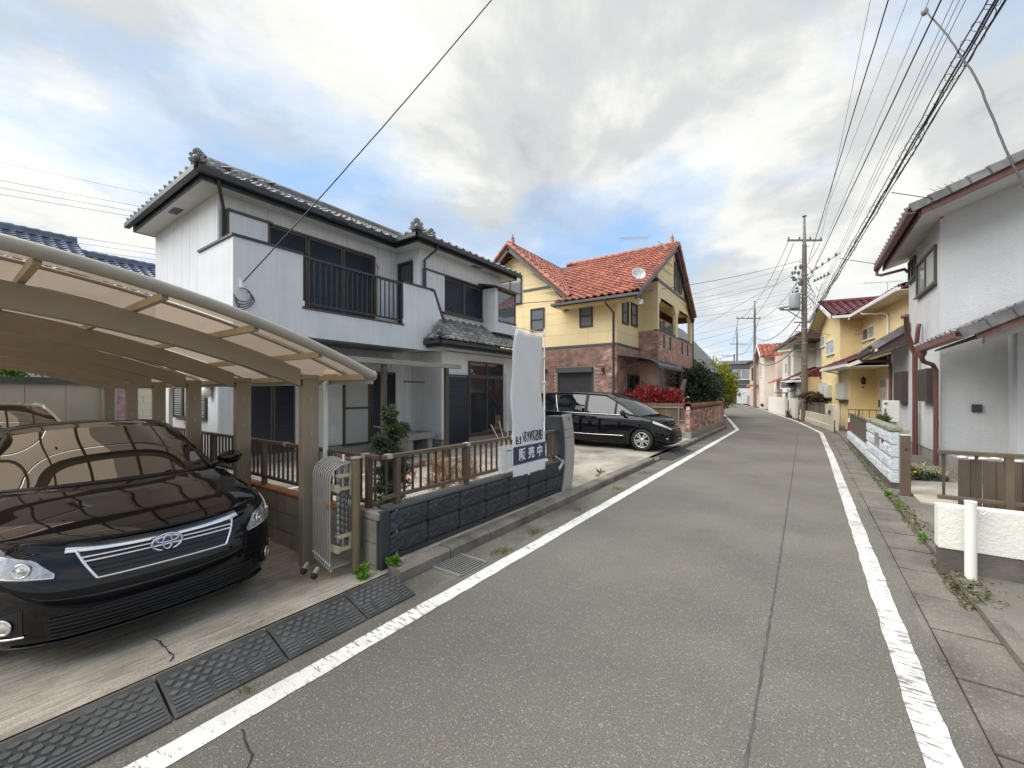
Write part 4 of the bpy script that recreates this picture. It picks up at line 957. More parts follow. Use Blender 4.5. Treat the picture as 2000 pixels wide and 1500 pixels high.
def lerp_tab(tab, x):
    for (a, b), (c, d) in zip(tab, tab[1:]):
        if a <= x <= c or a >= x >= c:
            k = (x - a) / (c - a) if c != a else 0; return b + (d - b) * k
    return tab[0][1] if abs(x - tab[0][0]) < abs(x - tab[-1][0]) else tab[-1][1]
def smooth_line(pts, n):
    """resample a polyline through pts with Catmull-Rom"""
    P = [Vector(p) for p in pts]; P = [2 * P[0] - P[1]] + P + [2 * P[-1] - P[-2]]; o = []
    for i in range(1, len(P) - 2):
        for k in range(n):
            t = k / n; a, b, c, d = P[i - 1:i + 3]
            o.append(.5 * ((2 * b) + (c - a) * t + (2 * a - 5 * b + 4 * c - d) * t * t + (3 * b - a - 3 * c + d) * t ** 3))
    o.append(P[-2]); return o
class Car:
    def __init__(s, M, P, root, paint):
        s.M = M; s.P = P; s.root = root; s.paint = paint
        half = smooth_line([(x, y) for x, y in P['outline']], 6)
        s.O = half; s.A = [0]
        for a, b in zip(half, half[1:]): s.A.append(s.A[-1] + (b - a).length)
        s.Nr = []
        for i in range(len(half)):
            t = (half[min(i + 1, len(half) - 1)] - half[max(i - 1, 0)]).normalized(); s.Nr.append(Vector((t.y, -t.x)) * (1 if True else -1))
        s.Nr = [n if (n.x * (p.x + P['L'] / 2) + n.y * p.y) > 0 else -n for n, p in zip(s.Nr, half)]
        s.Nr[0] = Vector((1, 0)); s.Nr[-1] = Vector((-1, 0))
    def inset(s, t, nx): 
        f = lerp_tab(s.P['pf'], t); d = lerp_tab(s.P['ps'], t); w_ = max(0, nx) ** 1.5; r = lerp_tab(s.P.get('pr', s.P['ps']), t); w2 = max(0, -nx) ** 1.5
        return d * (1 - w_ - w2) + f * w_ + r * w2
    def at(s, a):
        sg = 1 if a >= 0 else -1; a = min(abs(a), s.A[-1] - 1e-6); i = 0
        while s.A[i + 1] < a: i += 1
        k = (a - s.A[i]) / (s.A[i + 1] - s.A[i]); p = s.O[i].lerp(s.O[i + 1], k); n = s.Nr[i].lerp(s.Nr[i + 1], k).normalized()
        return p, n, sg
    def zs(s, p): return lerp_tab(s.P['shoulder'], p.x)
    def zb(s, p): return lerp_tab(s.P['bottom'], p.x)
    def pt(s, a, z, out=0.):
        """point of the body surface at outline distance a (sign = side) and height z, moved out by `out`"""
        p, n, sg = s.at(a); zb, zt = s.zb(p), s.zs(p); t = (z - zb) / (zt - zb); q = p - n * (s.inset(min(max(t, 0), 1), n.x) - out)
        return Vector((q.x, q.y * sg, z))
    def build_body(s):
        P = s.P; ts = P['ts']; m = MB(s.M); nA = len(s.O)
        for sg in (1, -1):
            V = []
            for p, n in zip(s.O, s.Nr):
                zb, zt = s.zb(p), s.zs(p); col = []
                for t in ts:
                    q = p - n * s.inset(t, n.x); col.append(Vector((q.x, q.y * sg, zb + (zt - zb) * t)))
                V.append(col)
            # wheel arches: snap to the circle, then drop what is inside
            drop = set()
            for wx in P['wheels']:
                r = P['arch']
                for i, col in enumerate(V):
                    if abs(col[0].y) < .55: continue
                    for j, q in enumerate(col):
                        d = math.hypot(q.x - wx, q.z - P['wr'])
                        if d < r: drop.add((i, j))
                for (i, j) in list(drop):
                    q = V[i][j]; d = math.hypot(q.x - wx, q.z - P['wr'])
                    if d >= r: continue
                    nb = [(i + a, j + b) for a in (-1, 0, 1) for b in (-1, 0, 1)]
                    if any(0 <= a < nA and 0 <= b < len(ts) and math.hypot(V[a][b].x - wx, V[a][b].z - P['wr']) >= r + .001 for a, b in nb):
                        k = r / max(d, .02); V[i][j] = Vector((wx + (q.x - wx) * k, q.y, P['wr'] + (q.z - P['wr']) * k))
            pts = [q for c in V for q in c]; nt_ = len(ts); f = []
            for i in range(nA - 1):
                for j in range(nt_ - 1):
                    c4 = [(i, j), (i, j + 1), (i + 1, j + 1), (i + 1, j)]
                    if all(c in drop for c in c4): continue
                    q = [a * nt_ + b for a, b in c4]; f.append(q if sg > 0 else q[::-1])
            m.add(pts, f, True)
        # top: front row follows the nose, later rows span left to right
        ri = P['front_n']; Mx = 2 * ri + 1
        def sh(i, sg):
            p, n = s.O[i], s.Nr[i]; q = p - n * s.inset(1, n.x); return Vector((q.x, q.y * sg, s.zs(p)))
        row0 = [sh(ri - k, 1) for k in range(ri)] + [sh(0, 1)] + [sh(k + 1, -1) for k in range(ri)]
        rows = [row0]; b0 = row0[ri].x - row0[0].x
        last = nA - 1 - P['rear_n']
        for i in range(ri + 1, last + 1):
            a, b = sh(i, 1), sh(i, -1); k = (i - ri) / (last - ri); bl = lerp_tab(P['bulge'], a.x); cr = lerp_tab(P['crown'], a.x); row = []
            for mm in range(Mx):
                u = mm / (Mx - 1); w_ = 1 - (2 * u - 1) ** 2; cw = 1 - abs(2 * u - 1) ** 3.2
                q = a.lerp(b, u); row.append(Vector((q.x + bl * w_, q.y, q.z + cr * cw)))
            rows.append(row)
        rl = [sh(nA - 1 - P['rear_n'] + 1 + k, 1) for k in range(P['rear_n'] - 1)] 
        rowz = [sh(last + 0 + 0, 1)]
        m.grid(rows, True, flip=False)
        # tail strip
        tail = [sh(k, 1) for k in range(last, nA)] + [sh(k, -1) for k in range(nA - 2, last - 1, -1)]
        n_ = len(tail); b_ = rows[-1]; tb = [b_[round(j * (Mx - 1) / (n_ - 1))] for j in range(n_)]; m.grid([tb, tail], True)
        o = m.build('body', s.paint, s.root, weld=True)
        return o
    def patch(s, name, a0, a1, zlo, zhi, out, mat, parent, na=14, nz=6, bulge=0):
        P = []
        for j in range(nz + 1):
            row = []
            for i in range(na + 1):
                u = i / na; a = a0 + (a1 - a0) * u; lo = zlo(u) if callable(zlo) else zlo; hi = zhi(u) if callable(zhi) else zhi; v = j / nz
                row.append(s.pt(a, lo + (hi - lo) * v, out + bulge * math.sin(math.pi * v) * math.sin(math.pi * u)))
            P.append(row)
        return MB(s.M).grid(P, True).build(name, mat, parent)
    def line(s, name, pts, r, out, mat, parent, n=6, flat=None):
        """tube along outline/height points (a, z)"""
        P = []
        for (a, z), (b, c) in zip(pts, pts[1:]):
            for k in range(8): P.append(s.pt(a + (b - a) * k / 8, z + (c - z) * k / 8, out))
        P.append(s.pt(*pts[-1], out)); return MB(s.M).tube(P, r, n).build(name, mat, parent)
    def wheel(s, x, sg):
        P = s.P; r = P['wr']; w_ = .215; y = (P['W'] / 2 - .02) * sg; m = MB(s.M)
        yo = y; yi = y - w_ * sg
        prof = [(r * .66, yi), (r * .93, yi + .0 * sg), (r, yi + .03 * sg), (r, yo - .03 * sg), (r * .94, yo), (r * .70, yo), (r * .67, yo - .012 * sg)]
        w0 = m.lathe([(a, b) for a, b in prof], (x, 0, r), 28, 'y').build('wheel', TYRE, s.root)
        m = MB(s.M); m.lathe([(r * .67, yo - .10 * sg), (r * .69, yo - .006 * sg), (r * .63, yo - .004 * sg), (r * .61, yo - .10 * sg)], (x, 0, r), 28, 'y')
        for k in range(10):
            a = 2 * math.pi * (k + (.16 if k % 2 else -.16)) / 10; c, d = math.cos(a), math.sin(a)
            m.beam((x + c * r * .10, yo - .030 * sg, r + d * r * .10), (x + c * r * .64, yo - .014 * sg, r + d * r * .64), .040, .02, (0, 1, 0))
        m.lathe([(0, yo - .012 * sg), (.05, yo - .014 * sg), (.06, yo - .035 * sg)], (x, 0, r), 16, 'y'); m.build('rim', RIM, w0)
        MB(s.M).lathe([(0, yo - .102 * sg), (r * .62, yo - .1 * sg)], (x, 0, r), 24, 'y').build('brake_disc', TRIM, w0)
        MB(s.M).lathe([(P['arch'] + .01, y - .30 * sg), (P['arch'] + .008, y - .01 * sg)], (x, 0, r), 28, 'y').build('wheel_arch', TRIM, s.root)
        MB(s.M).box(x - .40, x + .40, min(y - .32 * sg, y - .30 * sg), max(y - .32 * sg, y - .30 * sg), .12, r + .42).build('wheel_well', TRIM, s.root)
def surf(M, rows, name, mat, parent, sub=8, zc=0.0):
    """surface through edge curves: rows of control points, each row left to right"""
    R_ = [smooth_line(r, sub) for r in rows]; cols = list(zip(*R_)); C_ = [smooth_line(c, sub) if len(c) > 2 else [Vector(c[0]).lerp(Vector(c[1]), k / sub) for k in range(sub + 1)] for c in cols]
    return MB(M).grid([list(r) for r in zip(*C_)], True).build(name, mat, parent)
def sedan(x, y, z, scale, paint, label, emblem=True, detail=True):
    root = thing('parked_car', (x, y, z), label, 'car', None); M = Matrix.Translation((x, y, z)) @ Matrix.Scale(scale, 4)
    tb = [(0, 0), (.08, 0)]
    P = dict(L=4.825, W=1.825, wr=.325, arch=.36, wheels=(-.98, -3.755), front_n=20, rear_n=22,
             outline=[(0, 0), (-.012, .25), (-.055, .48), (-.14, .66), (-.30, .80), (-.55, .875), (-.85, .905), (-1.35, .912), (-1.9, .912), (-2.5, .912), (-3.1, .912), (-3.7, .905), (-4.15, .885), (-4.5, .83), (-4.7, .70), (-4.79, .48), (-4.82, .25), (-4.825, 0)],
             shoulder=[(.1, .775), (0, .775), (-.14, .80), (-.30, .825), (-.55, .86), (-.85, .895), (-1.35, .965), (-2.5, 1.0), (-3.7, 1.02), (-4.3, 1.04), (-4.9, 1.02)], bottom=[(.1, .17), (-.4, .17), (-.7, .19), (-4.9, .20)],
             ts=[0, .05, .11, .18, .26, .34, .42, .5, .58, .66, .74, .81, .88, .94, 1.0],
             pf=[(0, .13), (.06, .06), (.13, .02), (.25, 0), (.5, 0), (.6, .004), (.7, .022), (.82, .055), (.92, .10), (1, .155)],
             ps=[(0, .07), (.08, .03), (.2, .008), (.4, 0), (.62, 0), (.75, .006), (.86, .022), (.94, .045), (1, .09)],
             bulge=[(-.2, .30), (-.6, .26), (-1.0, .22), (-1.5, .20), (-2.5, 0), (-5, 0)], crown=[(-.2, .006), (-.35, .020), (-.6, .045), (-1.0, .065), (-1.4, .055), (-2.5, .02), (-5, .02)])
    c = Car(M, P, root, paint); c.build_body()
    # greenhouse
    wsB = [(-1.50, .745, 1.005), (-1.24, .42, 1.03), (-1.17, 0, 1.035), (-1.24, -.42, 1.03), (-1.50, -.745, 1.005)]
    wsT = [(-2.20, .575, 1.385), (-2.06, .32, 1.428), (-2.02, 0, 1.438), (-2.06, -.32, 1.428), (-2.20, -.575, 1.385)]
    wsM = [tuple((Vector(a) + Vector(b)) / 2 + Vector((.018, .012 * (1 if a[1] > 0 else -1 if a[1] < 0 else 0), .018))) for a, b in zip(wsB, wsT)]
    surf(M, [wsB, wsM, wsT], 'windscreen', CARG, root, 8)
    rf = [(-3.55, .56, 1.37), (-3.62, .30, 1.405), (-3.65, 0, 1.412), (-3.62, -.30, 1.405), (-3.55, -.56, 1.37)]
    rm = [(-2.8, .60, 1.415), (-2.8, .33, 1.462), (-2.8, 0, 1.472), (-2.8, -.33, 1.462), (-2.8, -.60, 1.415)]
    surf(M, [wsT, rm, rf], 'roof', paint, root, 8)
    rb = [(-4.22, .70, 1.05), (-4.36, .36, 1.075), (-4.40, 0, 1.08), (-4.36, -.36, 1.075), (-4.22, -.70, 1.05)]
    surf(M, [rf, rb], 'rear_window', CARG, root, 8)
    for sg in (1, -1):
        bl = [(-1.50, .765 * sg, 1.0), (-2.2, .80 * sg, 1.005), (-2.9, .81 * sg, 1.02), (-3.6, .79 * sg, 1.04), (-4.22, .71 * sg, 1.05)]
        rl = [(-1.52, .745 * sg, 1.01), (-2.20, .585 * sg, 1.385), (-2.8, .61 * sg, 1.415), (-3.55, .565 * sg, 1.37), (-4.20, .70 * sg, 1.06)]
        surf(M, [bl, rl], 'side_window', CARGS, root, 6)
        MB(M).tube(smooth_line([(-1.46, .765 * sg, .985), (-1.85, .675 * sg, 1.21), (-2.20, .585 * sg, 1.388), (-2.8, .61 * sg, 1.418), (-3.55, .565 * sg, 1.372), (-4.25, .70 * sg, 1.045)], 8), .028, 10).build('roof_rail', paint, root)
        MB(M).beam((-2.75, .825 * sg, 1.0), (-2.8, .62 * sg, 1.41), .07, .02, (0, 1, 0)).build('door_pillar', TRIM, root)
        mm = MB(M); mm.ell((-1.66, 1.00 * sg, 1.045), .075, .125, .078, 14, 10); mi = mm.build('mirror', paint, root)
        MB(M).beam((-1.62, .78 * sg, .985), (-1.65, .92 * sg, 1.01), .07, .03).build('mirror_arm', TRIM, mi)
        for x_ in (-2.55, -3.5): MB(M).beam((x_, .915 * sg, .86), (x_ - .2, .915 * sg, .865), .03, .025).build('door_handle', paint, root)
        for wx in P['wheels']: c.wheel(wx, sg)
    MB(M).tube(smooth_line([(wsB[0][0] + .03, .70, .995), (-1.2, .40, 1.015), (-1.13, 0, 1.02), (-1.2, -.40, 1.015), (wsB[0][0] + .03, -.70, .995)], 6), .016, 8).build('cowl', TRIM, root)
    for a, b in (((-1.22, -.28, 1.035), (-1.33, .42, 1.075)), ((-1.20, .30, 1.035), (-1.47, .66, 1.05))): MB(M).beam(a, b, .018, .016).build('wiper', TRIM, root)
    if not detail: return root
    # grille: dark panel, chrome frame and bars
    hw = lambda z: .36 + (z - .575) / .20 * .125
    def G(y_, z_, out): return c.pt(y_ * 1.02, z_, out)
    rows = [[G(-hw(z) + 2 * hw(z) * i / 24, z, .006) for i in range(25)] for z in [.578 + .18 * j / 6 for j in range(7)]]
    gl = MB(M).grid(rows, True).build('grille', pm('grille_black', (.006, .006, .008), .35), root)
    for z, r_ in ((.708, .0085), (.684, .0085), (.615, .003), (.645, .003)):
        MB(M).tube([G(-hw(z) + 2 * hw(z) * i / 20, z, .016) for i in range(21)], r_, 8).build('chrome_bar' if r_ > .005 else 'grille_slat', CHROME if r_ > .005 else TRIM, gl)
    for k in range(2):
        zz = [.742 + .012 * (1 if k else 0)] 
    top = [[c.pt(y_, z + .022 * (abs(y_) / .52) ** 2, .010 + (.010 if j in (1, 2) else 0)) for y_ in [-.535 + 1.07 * i / 28 for i in range(29)]] for j, z in enumerate((.722, .728, .758, .768))]
    MB(M).grid(top, True).build('chrome_bar', CHROME, gl)
    for sg in (1, -1):
        MB(M).tube([G(sg * hw(z), z, .012) for z in [.576 + .17 * i / 6 for i in range(7)]], .010, 8).build('chrome_frame', CHROME, gl)
    MB(M).tube([G(-hw(.576) + 2 * hw(.576) * i / 20, .576, .012) for i in range(21)], .008, 8).build('chrome_frame', CHROME, gl)
    if emblem:
        cx = Vector((.030, 0, .700)) + Vector((c.pt(0, .70, 0).x, 0, 0))
        def ring(ry, rz, cy=0, cz=0, r_=.0065, nm='emblem', fl=0): return MB(M).tube([cx + Vector((fl, cy + ry * math.cos(a * math.pi / 14), cz + rz * math.sin(a * math.pi / 14))) for a in range(29)], r_, 8).build(nm, CHROME, gl)
        MB(M).add([cx + Vector((-.004, 0, 0))] + [cx + Vector((-.006, .078 * math.cos(a * math.pi / 14), .054 * math.sin(a * math.pi / 14))) for a in range(28)], [(0, 1 + a, 1 + (a + 1) % 28) for a in range(28)]).build('emblem_back', pm('emblem_blue', (.03, .14, .50), .15, coat=1), gl)
        ring(.086, .060, r_=.0095); ring(.026, .050, 0, 0, .007, fl=.004); ring(.064, .021, 0, .021, .0065, fl=.003)
        MB(M).ell(cx + Vector((-.024, 0, 0)), .012, .086, .060, 16, 8).build('emblem_base', CHROME, gl)
    # headlights
    for sg in (1, -1):
        a0, a1 = .565 * sg, 1.30 * sg
        lo = lambda u: .622 + .018 * u + .13 * u ** 2.2; hi = lambda u: .645 + .06 * min(1, u / .16) + .115 * u ** .9 + .025 * u
        hl = c.patch('headlight', a0, a1, lo, hi, .006, pm('headlight_shell', (.50, .51, .53), .18, .45, 22, metal=.85), root, 22, 8)
        for u, v, r_ in ((.22, .5, .040), (.50, .52, .046)):
            a = a0 + (a1 - a0) * u; z_ = lo(u) + (hi(u) - lo(u)) * v; p, n, s2 = c.at(a); q = c.pt(a, z_, .012); nn = Vector((n.x, n.y * sg, .15)).normalized()
            tx = nn.cross(Vector((0, 0, 1))).normalized(); tz = tx.cross(nn)
            MB(M).tube([q + tx * r_ * math.cos(k * math.pi / 10) + tz * r_ * math.sin(k * math.pi / 10) for k in range(21)], .007, 6).build('lamp_ring', CHROME, hl)
            mm = MB(M); mm.add([q + nn * .006] + [q + tx * r_ * .92 * math.cos(k * math.pi / 10) + tz * r_ * .92 * math.sin(k * math.pi / 10) for k in range(20)], [(0, 1 + k, 1 + (k + 1) % 20) for k in range(20)], True); mm.build('lamp_lens', LENSD if u > .3 else REFL, hl)
            mm = MB(M); mm.ell(q + nn * .004, .018, .018, .018, 10, 6); mm.build('bulb', REFL, hl)
        for k in range(3):
            u0 = .62 + .1 * k; P_ = [c.pt(a0 + (a1 - a0) * (u0 + .03 * j), lo(u0 + .03 * j) + (hi(u0 + .03 * j) - lo(u0 + .03 * j)) * (.25 + .09 * j), .012) for j in range(6) if u0 + .03 * j < .97]
            if len(P_) > 2: MB(M).tube(P_, .006, 6).build('lamp_blade', CHROME, hl)
        c.patch('clear_cover', a0, a1, lo, hi, .016, CLEAR, hl, 22, 8, .012)
        c.line('lamp_edge', [(a0, lo(0)), (a0 + (a1 - a0) * .5, lo(.5)), (a1, lo(1)), (a1, hi(1))], .005, .010, CHROME, hl)
        # fog lamp in its chrome bezel
        a = .76 * sg; fl_ = c.patch('fog_lamp', .70 * sg, .90 * sg, lambda u: .30 + .0 * u, lambda u: .46 - .05 * u, .003, TRIM, root, 8, 6)
        p, n, _s = c.at(.79 * sg); q = c.pt(.79 * sg, .365, .012); nn = Vector((n.x, n.y * sg, 0)); tx = nn.cross(Vector((0, 0, 1))).normalized()
        MB(M).tube([q + tx * .042 * math.cos(k * math.pi / 10) + Vector((0, 0, .042 * math.sin(k * math.pi / 10))) for k in range(21)], .008, 6).build('lamp_ring', CHROME, fl_)
        mm = MB(M); mm.add([q + nn * .012] + [q + tx * .04 * math.cos(k * math.pi / 10) + Vector((0, 0, .04 * math.sin(k * math.pi / 10))) for k in range(20)], [(0, 1 + k, 1 + (k + 1) % 20) for k in range(20)], True); mm.build('lamp_lens', REFL, fl_)
        c.line('chrome_trim', [(.69 * sg, .295), (.80 * sg, .285), (.93 * sg, .30), (.90 * sg, .44)], .008, .010, CHROME, fl_)
    # lower intake
    lw = c.patch('lower_intake', -.60, .60, lambda u: .235, lambda u: .405 - .05 * abs(2 * u - 1) ** 4, .004, pm('grille_black', (.006, .006, .008), .35), root, 26, 4)
    for k in range(6): c.line('intake_slat', [(-.58 + .012 * k * 0, .25 + .025 * k), (0, .25 + .025 * k), (.58, .25 + .025 * k)], .0045, .012, TRIM, lw)
    c.line('front_lip', [(-.80, .205), (-.45, .205), (0, .205), (.45, .205), (.80, .205)], .016, .012, paint, root)
    c.line('bonnet_gap', [(-.52, .770), (-.3, .765), (0, .760), (.3, .765), (.52, .770)], .004, .004, TRIM, root)
    MB(M).box(-2.13, -2.12, .48, .54, 1.30, 1.34).build('sticker', pm('sticker_green', (.05, .35, .25), .5), root)
    return root
sd_ = sedan(-3.53, .955, -.09, .95, PAINT_B, 'black sedan with chrome grille and blue oval emblem, parked nose out under the carport')
s2_ = sedan(-8.9, .62, -.09, 1.03, PAINT_S, 'pale silver car behind the black sedan, only its roof showing', detail=False)
MB().prism([(-11.3, .95, 1.30), (-11.55, .95, 1.30), (-11.55, .95, 1.42)], (0, .02, 0)).build('roof_antenna', PAINT_S, s2_)

# ------------------------------------------------------------------ black minivan
def minivan(x, y, z, label):
    root = thing('minivan', (x, y, z), label, 'van'); M = Matrix.Translation((x, y, z)) @ Matrix.Scale(.885, 4)
    P = dict(L=4.80, W=1.80, wr=.325, arch=.365, wheels=(-.86, -3.76), front_n=20, rear_n=14,
             outline=[(0, 0), (-.02, .30), (-.09, .55), (-.24, .74), (-.50, .855), (-.86, .895), (-1.4, .90), (-2.0, .90), (-2.7, .90), (-3.3, .90), (-3.9, .895), (-4.4, .87), (-4.66, .80), (-4.77, .55), (-4.80, .28), (-4.80, 0)],
             shoulder=[(.1, .72), (0, .72), (-.24, .80), (-.5, .885), (-.86, .97), (-1.4, 1.03), (-2.7, 1.06), (-4.0, 1.10), (-4.9, 1.12)], bottom=[(.1, .19), (-.5, .19), (-4.9, .22)],
             ts=[0, .05, .11, .18, .26, .34, .42, .5, .58, .66, .74, .82, .9, 1.0],
             pf=[(0, .12), (.08, .04), (.2, .0), (.5, .0), (.65, .02), (.8, .06), (1, .15)], ps=[(0, .06), (.1, .02), (.25, 0), (.6, 0), (.8, .012), (1, .05)], pr=[(0, .06), (.2, 0), (1, .02)],
             bulge=[(-.2, .28), (-.6, .25), (-1.0, .25), (-1.6, .2), (-2.5, 0), (-5, 0)], crown=[(-.2, .01), (-.5, .05), (-.9, .06), (-1.4, .05), (-2.5, .02), (-5, .02)])
    c = Car(M, P, root, PAINT_B); c.build_body()
    wsB = [(-1.02, .80, 1.01), (-.72, .45, 1.055), (-.62, 0, 1.065), (-.72, -.45, 1.055), (-1.02, -.80, 1.01)]
    wsT = [(-2.02, .63, 1.62), (-1.90, .34, 1.675), (-1.86, 0, 1.685), (-1.90, -.34, 1.675), (-2.02, -.63, 1.62)]
    wsM = [tuple((Vector(a) + Vector(b)) / 2 + Vector((.03, .03 * (1 if a[1] > 0 else -1 if a[1] < 0 else 0), .06))) for a, b in zip(wsB, wsT)]
    surf(M, [wsB, wsM, wsT], 'windscreen', CARG, root, 8)
    rm = [(-3.0, .665, 1.685), (-3.0, .36, 1.735), (-3.0, 0, 1.745), (-3.0, -.36, 1.735), (-3.0, -.665, 1.685)]
    rf = [(-4.45, .64, 1.63), (-4.52, .34, 1.685), (-4.55, 0, 1.69), (-4.52, -.34, 1.685), (-4.45, -.64, 1.63)]
    surf(M, [wsT, rm, rf], 'roof', PAINT_B, root, 8)
    rb = [(-4.72, .78, 1.10), (-4.78, .4, 1.11), (-4.80, 0, 1.11), (-4.78, -.4, 1.11), (-4.72, -.78, 1.10)]
    surf(M, [rf, rb], 'rear_window', CARGS, root, 6)
    for sg in (1, -1):
        def Q(x_, t_):   # side glass surface between belt and roof rail
            zb_ = lerp_tab([(-1.0, 1.015), (-2.0, 1.04), (-3, 1.06), (-4.75, 1.105)], x_); zt_ = lerp_tab([(-1.0, 1.02), (-1.5, 1.34), (-2.02, 1.62), (-3.0, 1.685), (-4.45, 1.63), (-4.75, 1.12)], x_)
            yb_ = lerp_tab([(-1.0, .83), (-2, .865), (-4, .865), (-4.75, .80)], x_); yt_ = lerp_tab([(-1.0, .82), (-1.5, .73), (-2.02, .64), (-3.0, .675), (-4.45, .65), (-4.75, .79)], x_)
            return Vector((x_, (yb_ + (yt_ - yb_) * t_ + .02 * math.sin(math.pi * t_)) * sg, zb_ + (zt_ - zb_) * t_))
        def pane(x0, x1, t0=.06, t1=.93, out=.004, mat=CARGS, name='side_window'):
            rows = [[Q(x0 + (x1 - x0) * i / 10, t0 + (t1 - t0) * j / 5) + Vector((0, out * sg, 0)) for i in range(11)] for j in range(6)]; return MB(M).grid(rows, True).build(name, mat, root)
        pane(-1.0, -4.75, 0, 1, 0, TRIM, 'window_surround')
        for a, b in ((-1.12, -1.62), (-1.70, -2.56), (-2.68, -3.62), (-3.76, -4.62)): pane(a, b)
        for x_ in (-1.66, -2.62, -3.69): MB(M).tube([Q(x_ + (0 if x_ > -3 else -.18 * (t_ - .5)), t_) + Vector((0, .006 * sg, 0)) for t_ in (.02, .3, .6, .95)], .014, 6).build('pillar_trim', CHROME if x_ < -3 else PAINT_B, root)
        MB(M).tube([Q(x_, 1) + Vector((0, .004 * sg, .004)) for x_ in [-1.0 - 3.75 * i / 30 for i in range(31)]], .026, 8).build('roof_rail', PAINT_B, root)
        MB(M).tube([Q(x_, 0) + Vector((0, .012 * sg, .006)) for x_ in [-1.3 - 3.3 * i / 20 for i in range(21)]], .007, 6).build('belt_trim', CHROME, root)
        mm = MB(M); mm.ell((-1.38, 1.00 * sg, 1.10), .075, .12, .082, 14, 10); mi = mm.build('mirror', PAINT_B, root); MB(M).beam((-1.36, .84 * sg, 1.03), (-1.38, .94 * sg, 1.06), .06, .03).build('mirror_arm', TRIM, mi)
        MB(M).tube([(-1.335, 1.10 * sg, 1.09), (-1.31, 1.0 * sg, 1.09), (-1.315, .93 * sg, 1.08)], .008, 6).build('mirror_trim', CHROME, mi)
        for x_ in (-2.42, -2.80): MB(M).beam((x_, .915 * sg, .93), (x_ - .17, .915 * sg, .935), .025, .03).build('door_handle', CHROME, root)
        aS = [c.A[i] for i, p in enumerate(c.O)]; ia = lambda x_: next(c.A[i] for i, p in enumerate(c.O) if p.x <= x_ and i > 5)
        c.line('door_gap', [(ia(-1.50) * sg, .30), (ia(-1.50) * sg, 1.0)], .004, .001, TRIM, root); c.line('door_gap', [(ia(-2.62) * sg, .30), (ia(-2.62) * sg, 1.04)], .004, .001, TRIM, root)
        c.line('sill_trim', [(ia(-1.36) * sg, .43), (ia(-2.3) * sg, .42), (ia(-3.2) * sg, .43)], .008, .006, CHROME, root)
        hl = c.patch('headlight', .50 * sg, 1.14 * sg, lambda u: .615 + .205 * u, lambda u: .655 + .255 * u - .02 * u * u, .010, AMBER, root, 18, 5)
        c.patch('clear_cover', .50 * sg, 1.14 * sg, lambda u: .615 + .205 * u, lambda u: .655 + .255 * u - .02 * u * u, .018, CLEAR, hl, 18, 5, .006)
        fl_ = c.patch('fog_lamp', .66 * sg, .80 * sg, .33, .43, .004, TRIM, root, 6, 5)
        mm = MB(M); mm.ell(c.pt(.73 * sg, .38, .004), .02, .035, .035, 12, 8); mm.build('lamp_lens', REFL, fl_)
        for wx in P['wheels']: c.wheel(wx, sg)
    gl = c.patch('grille', -.42, .42, .60, .665, .006, TRIM, root, 16, 3); c.line('chrome_bar', [(-.44, .66), (0, .655), (.44, .66)], .007, .012, CHROME, gl)
    c.patch('lower_intake', -.48, .48, .30, .40, .006, TRIM, root, 16, 3); c.line('chrome_bar', [(-.30, .37), (0, .365), (.30, .37)], .008, .012, CHROME, gl)
    MB(M).tube(smooth_line([(-.98, .76, 1.0), (-.70, .42, 1.04), (-.60, 0, 1.05), (-.70, -.42, 1.04), (-.98, -.76, 1.0)], 6), .016, 8).build('cowl', TRIM, root)
    MB(M).beam((-.70, -.55, 1.05), (-.78, .2, 1.10), .018, .016).build('wiper', TRIM, root)
    for k in range(5): MB(M).beam((-4.35 - .0 * k, -.6 + .3 * k, 1.66), (-4.62, -.6 + .3 * k, 1.64), .3, .03).build('rear_spoiler', PAINT_B, root)
    return root
mv = minivan(-2.60, 11.30, .10, 'black minivan parked across the concrete pad in front of the brick house')
# ------------------------------------------------------------------ yellow and brick house
YEL = pm('yellow_siding', (.85, .68, .385), .75, .03, 1.5, .5, 80, rand=.02, bdist=.006)
YWALL = pm('yellow_joint', (.60, .50, .29), .8, .03, 2)
BRK = pm('red_brick', (.50, .30, .245), .82, .2, 9, .4, 90, rand=.48, tint=(.27, .13, .105), tscale=2.4, tamt=.6)
MORT = pm('brick_mortar', (.52, .40, .35), .9, .1, 4)
GREYT = pm('grey_trim', (.085, .09, .095), .5, .06, 3)
TERRA = pm('terracotta_tile', (.36, .125, .08), .42, .2, 4, .2, 70, rand=.30, tint=(.26, .09, .06), tscale=1.5, tamt=.6)
yh_ = thing('brick_house', (-8, 17, .1), 'yellow and brick two-storey house with orange tiled roof behind the black minivan', 'house')
XI, XO, YH, YB, YE = -5.70, -4.89, 14.9, 17.44, 23.95
def zM(x, y): return min(5.1 + .58 * (y - 14.2), 8.43 - .78 * (y - 19.95))
def zG(x, y): return 7.97 - .905 * abs(x + 10.36) if y > 14.38 else -9
MB().box(-12.9, XI, YH, 23.9, .0, 3.40).build('wall', MORT, yh_)
MB().prism([(-12.9, YH, 3.40), (XI, YH, 3.40), (XI, YH, 5.40), (-7.95, YH, 5.40), (-10.36, YH, 7.6), (-12.9, YH, 5.3)], (0, .2, 0)).build('wall', YWALL, yh_)
MB().box(-12.9, XI, YH + .2, 23.9, 3.40, 5.25).build('wall', YWALL, yh_)
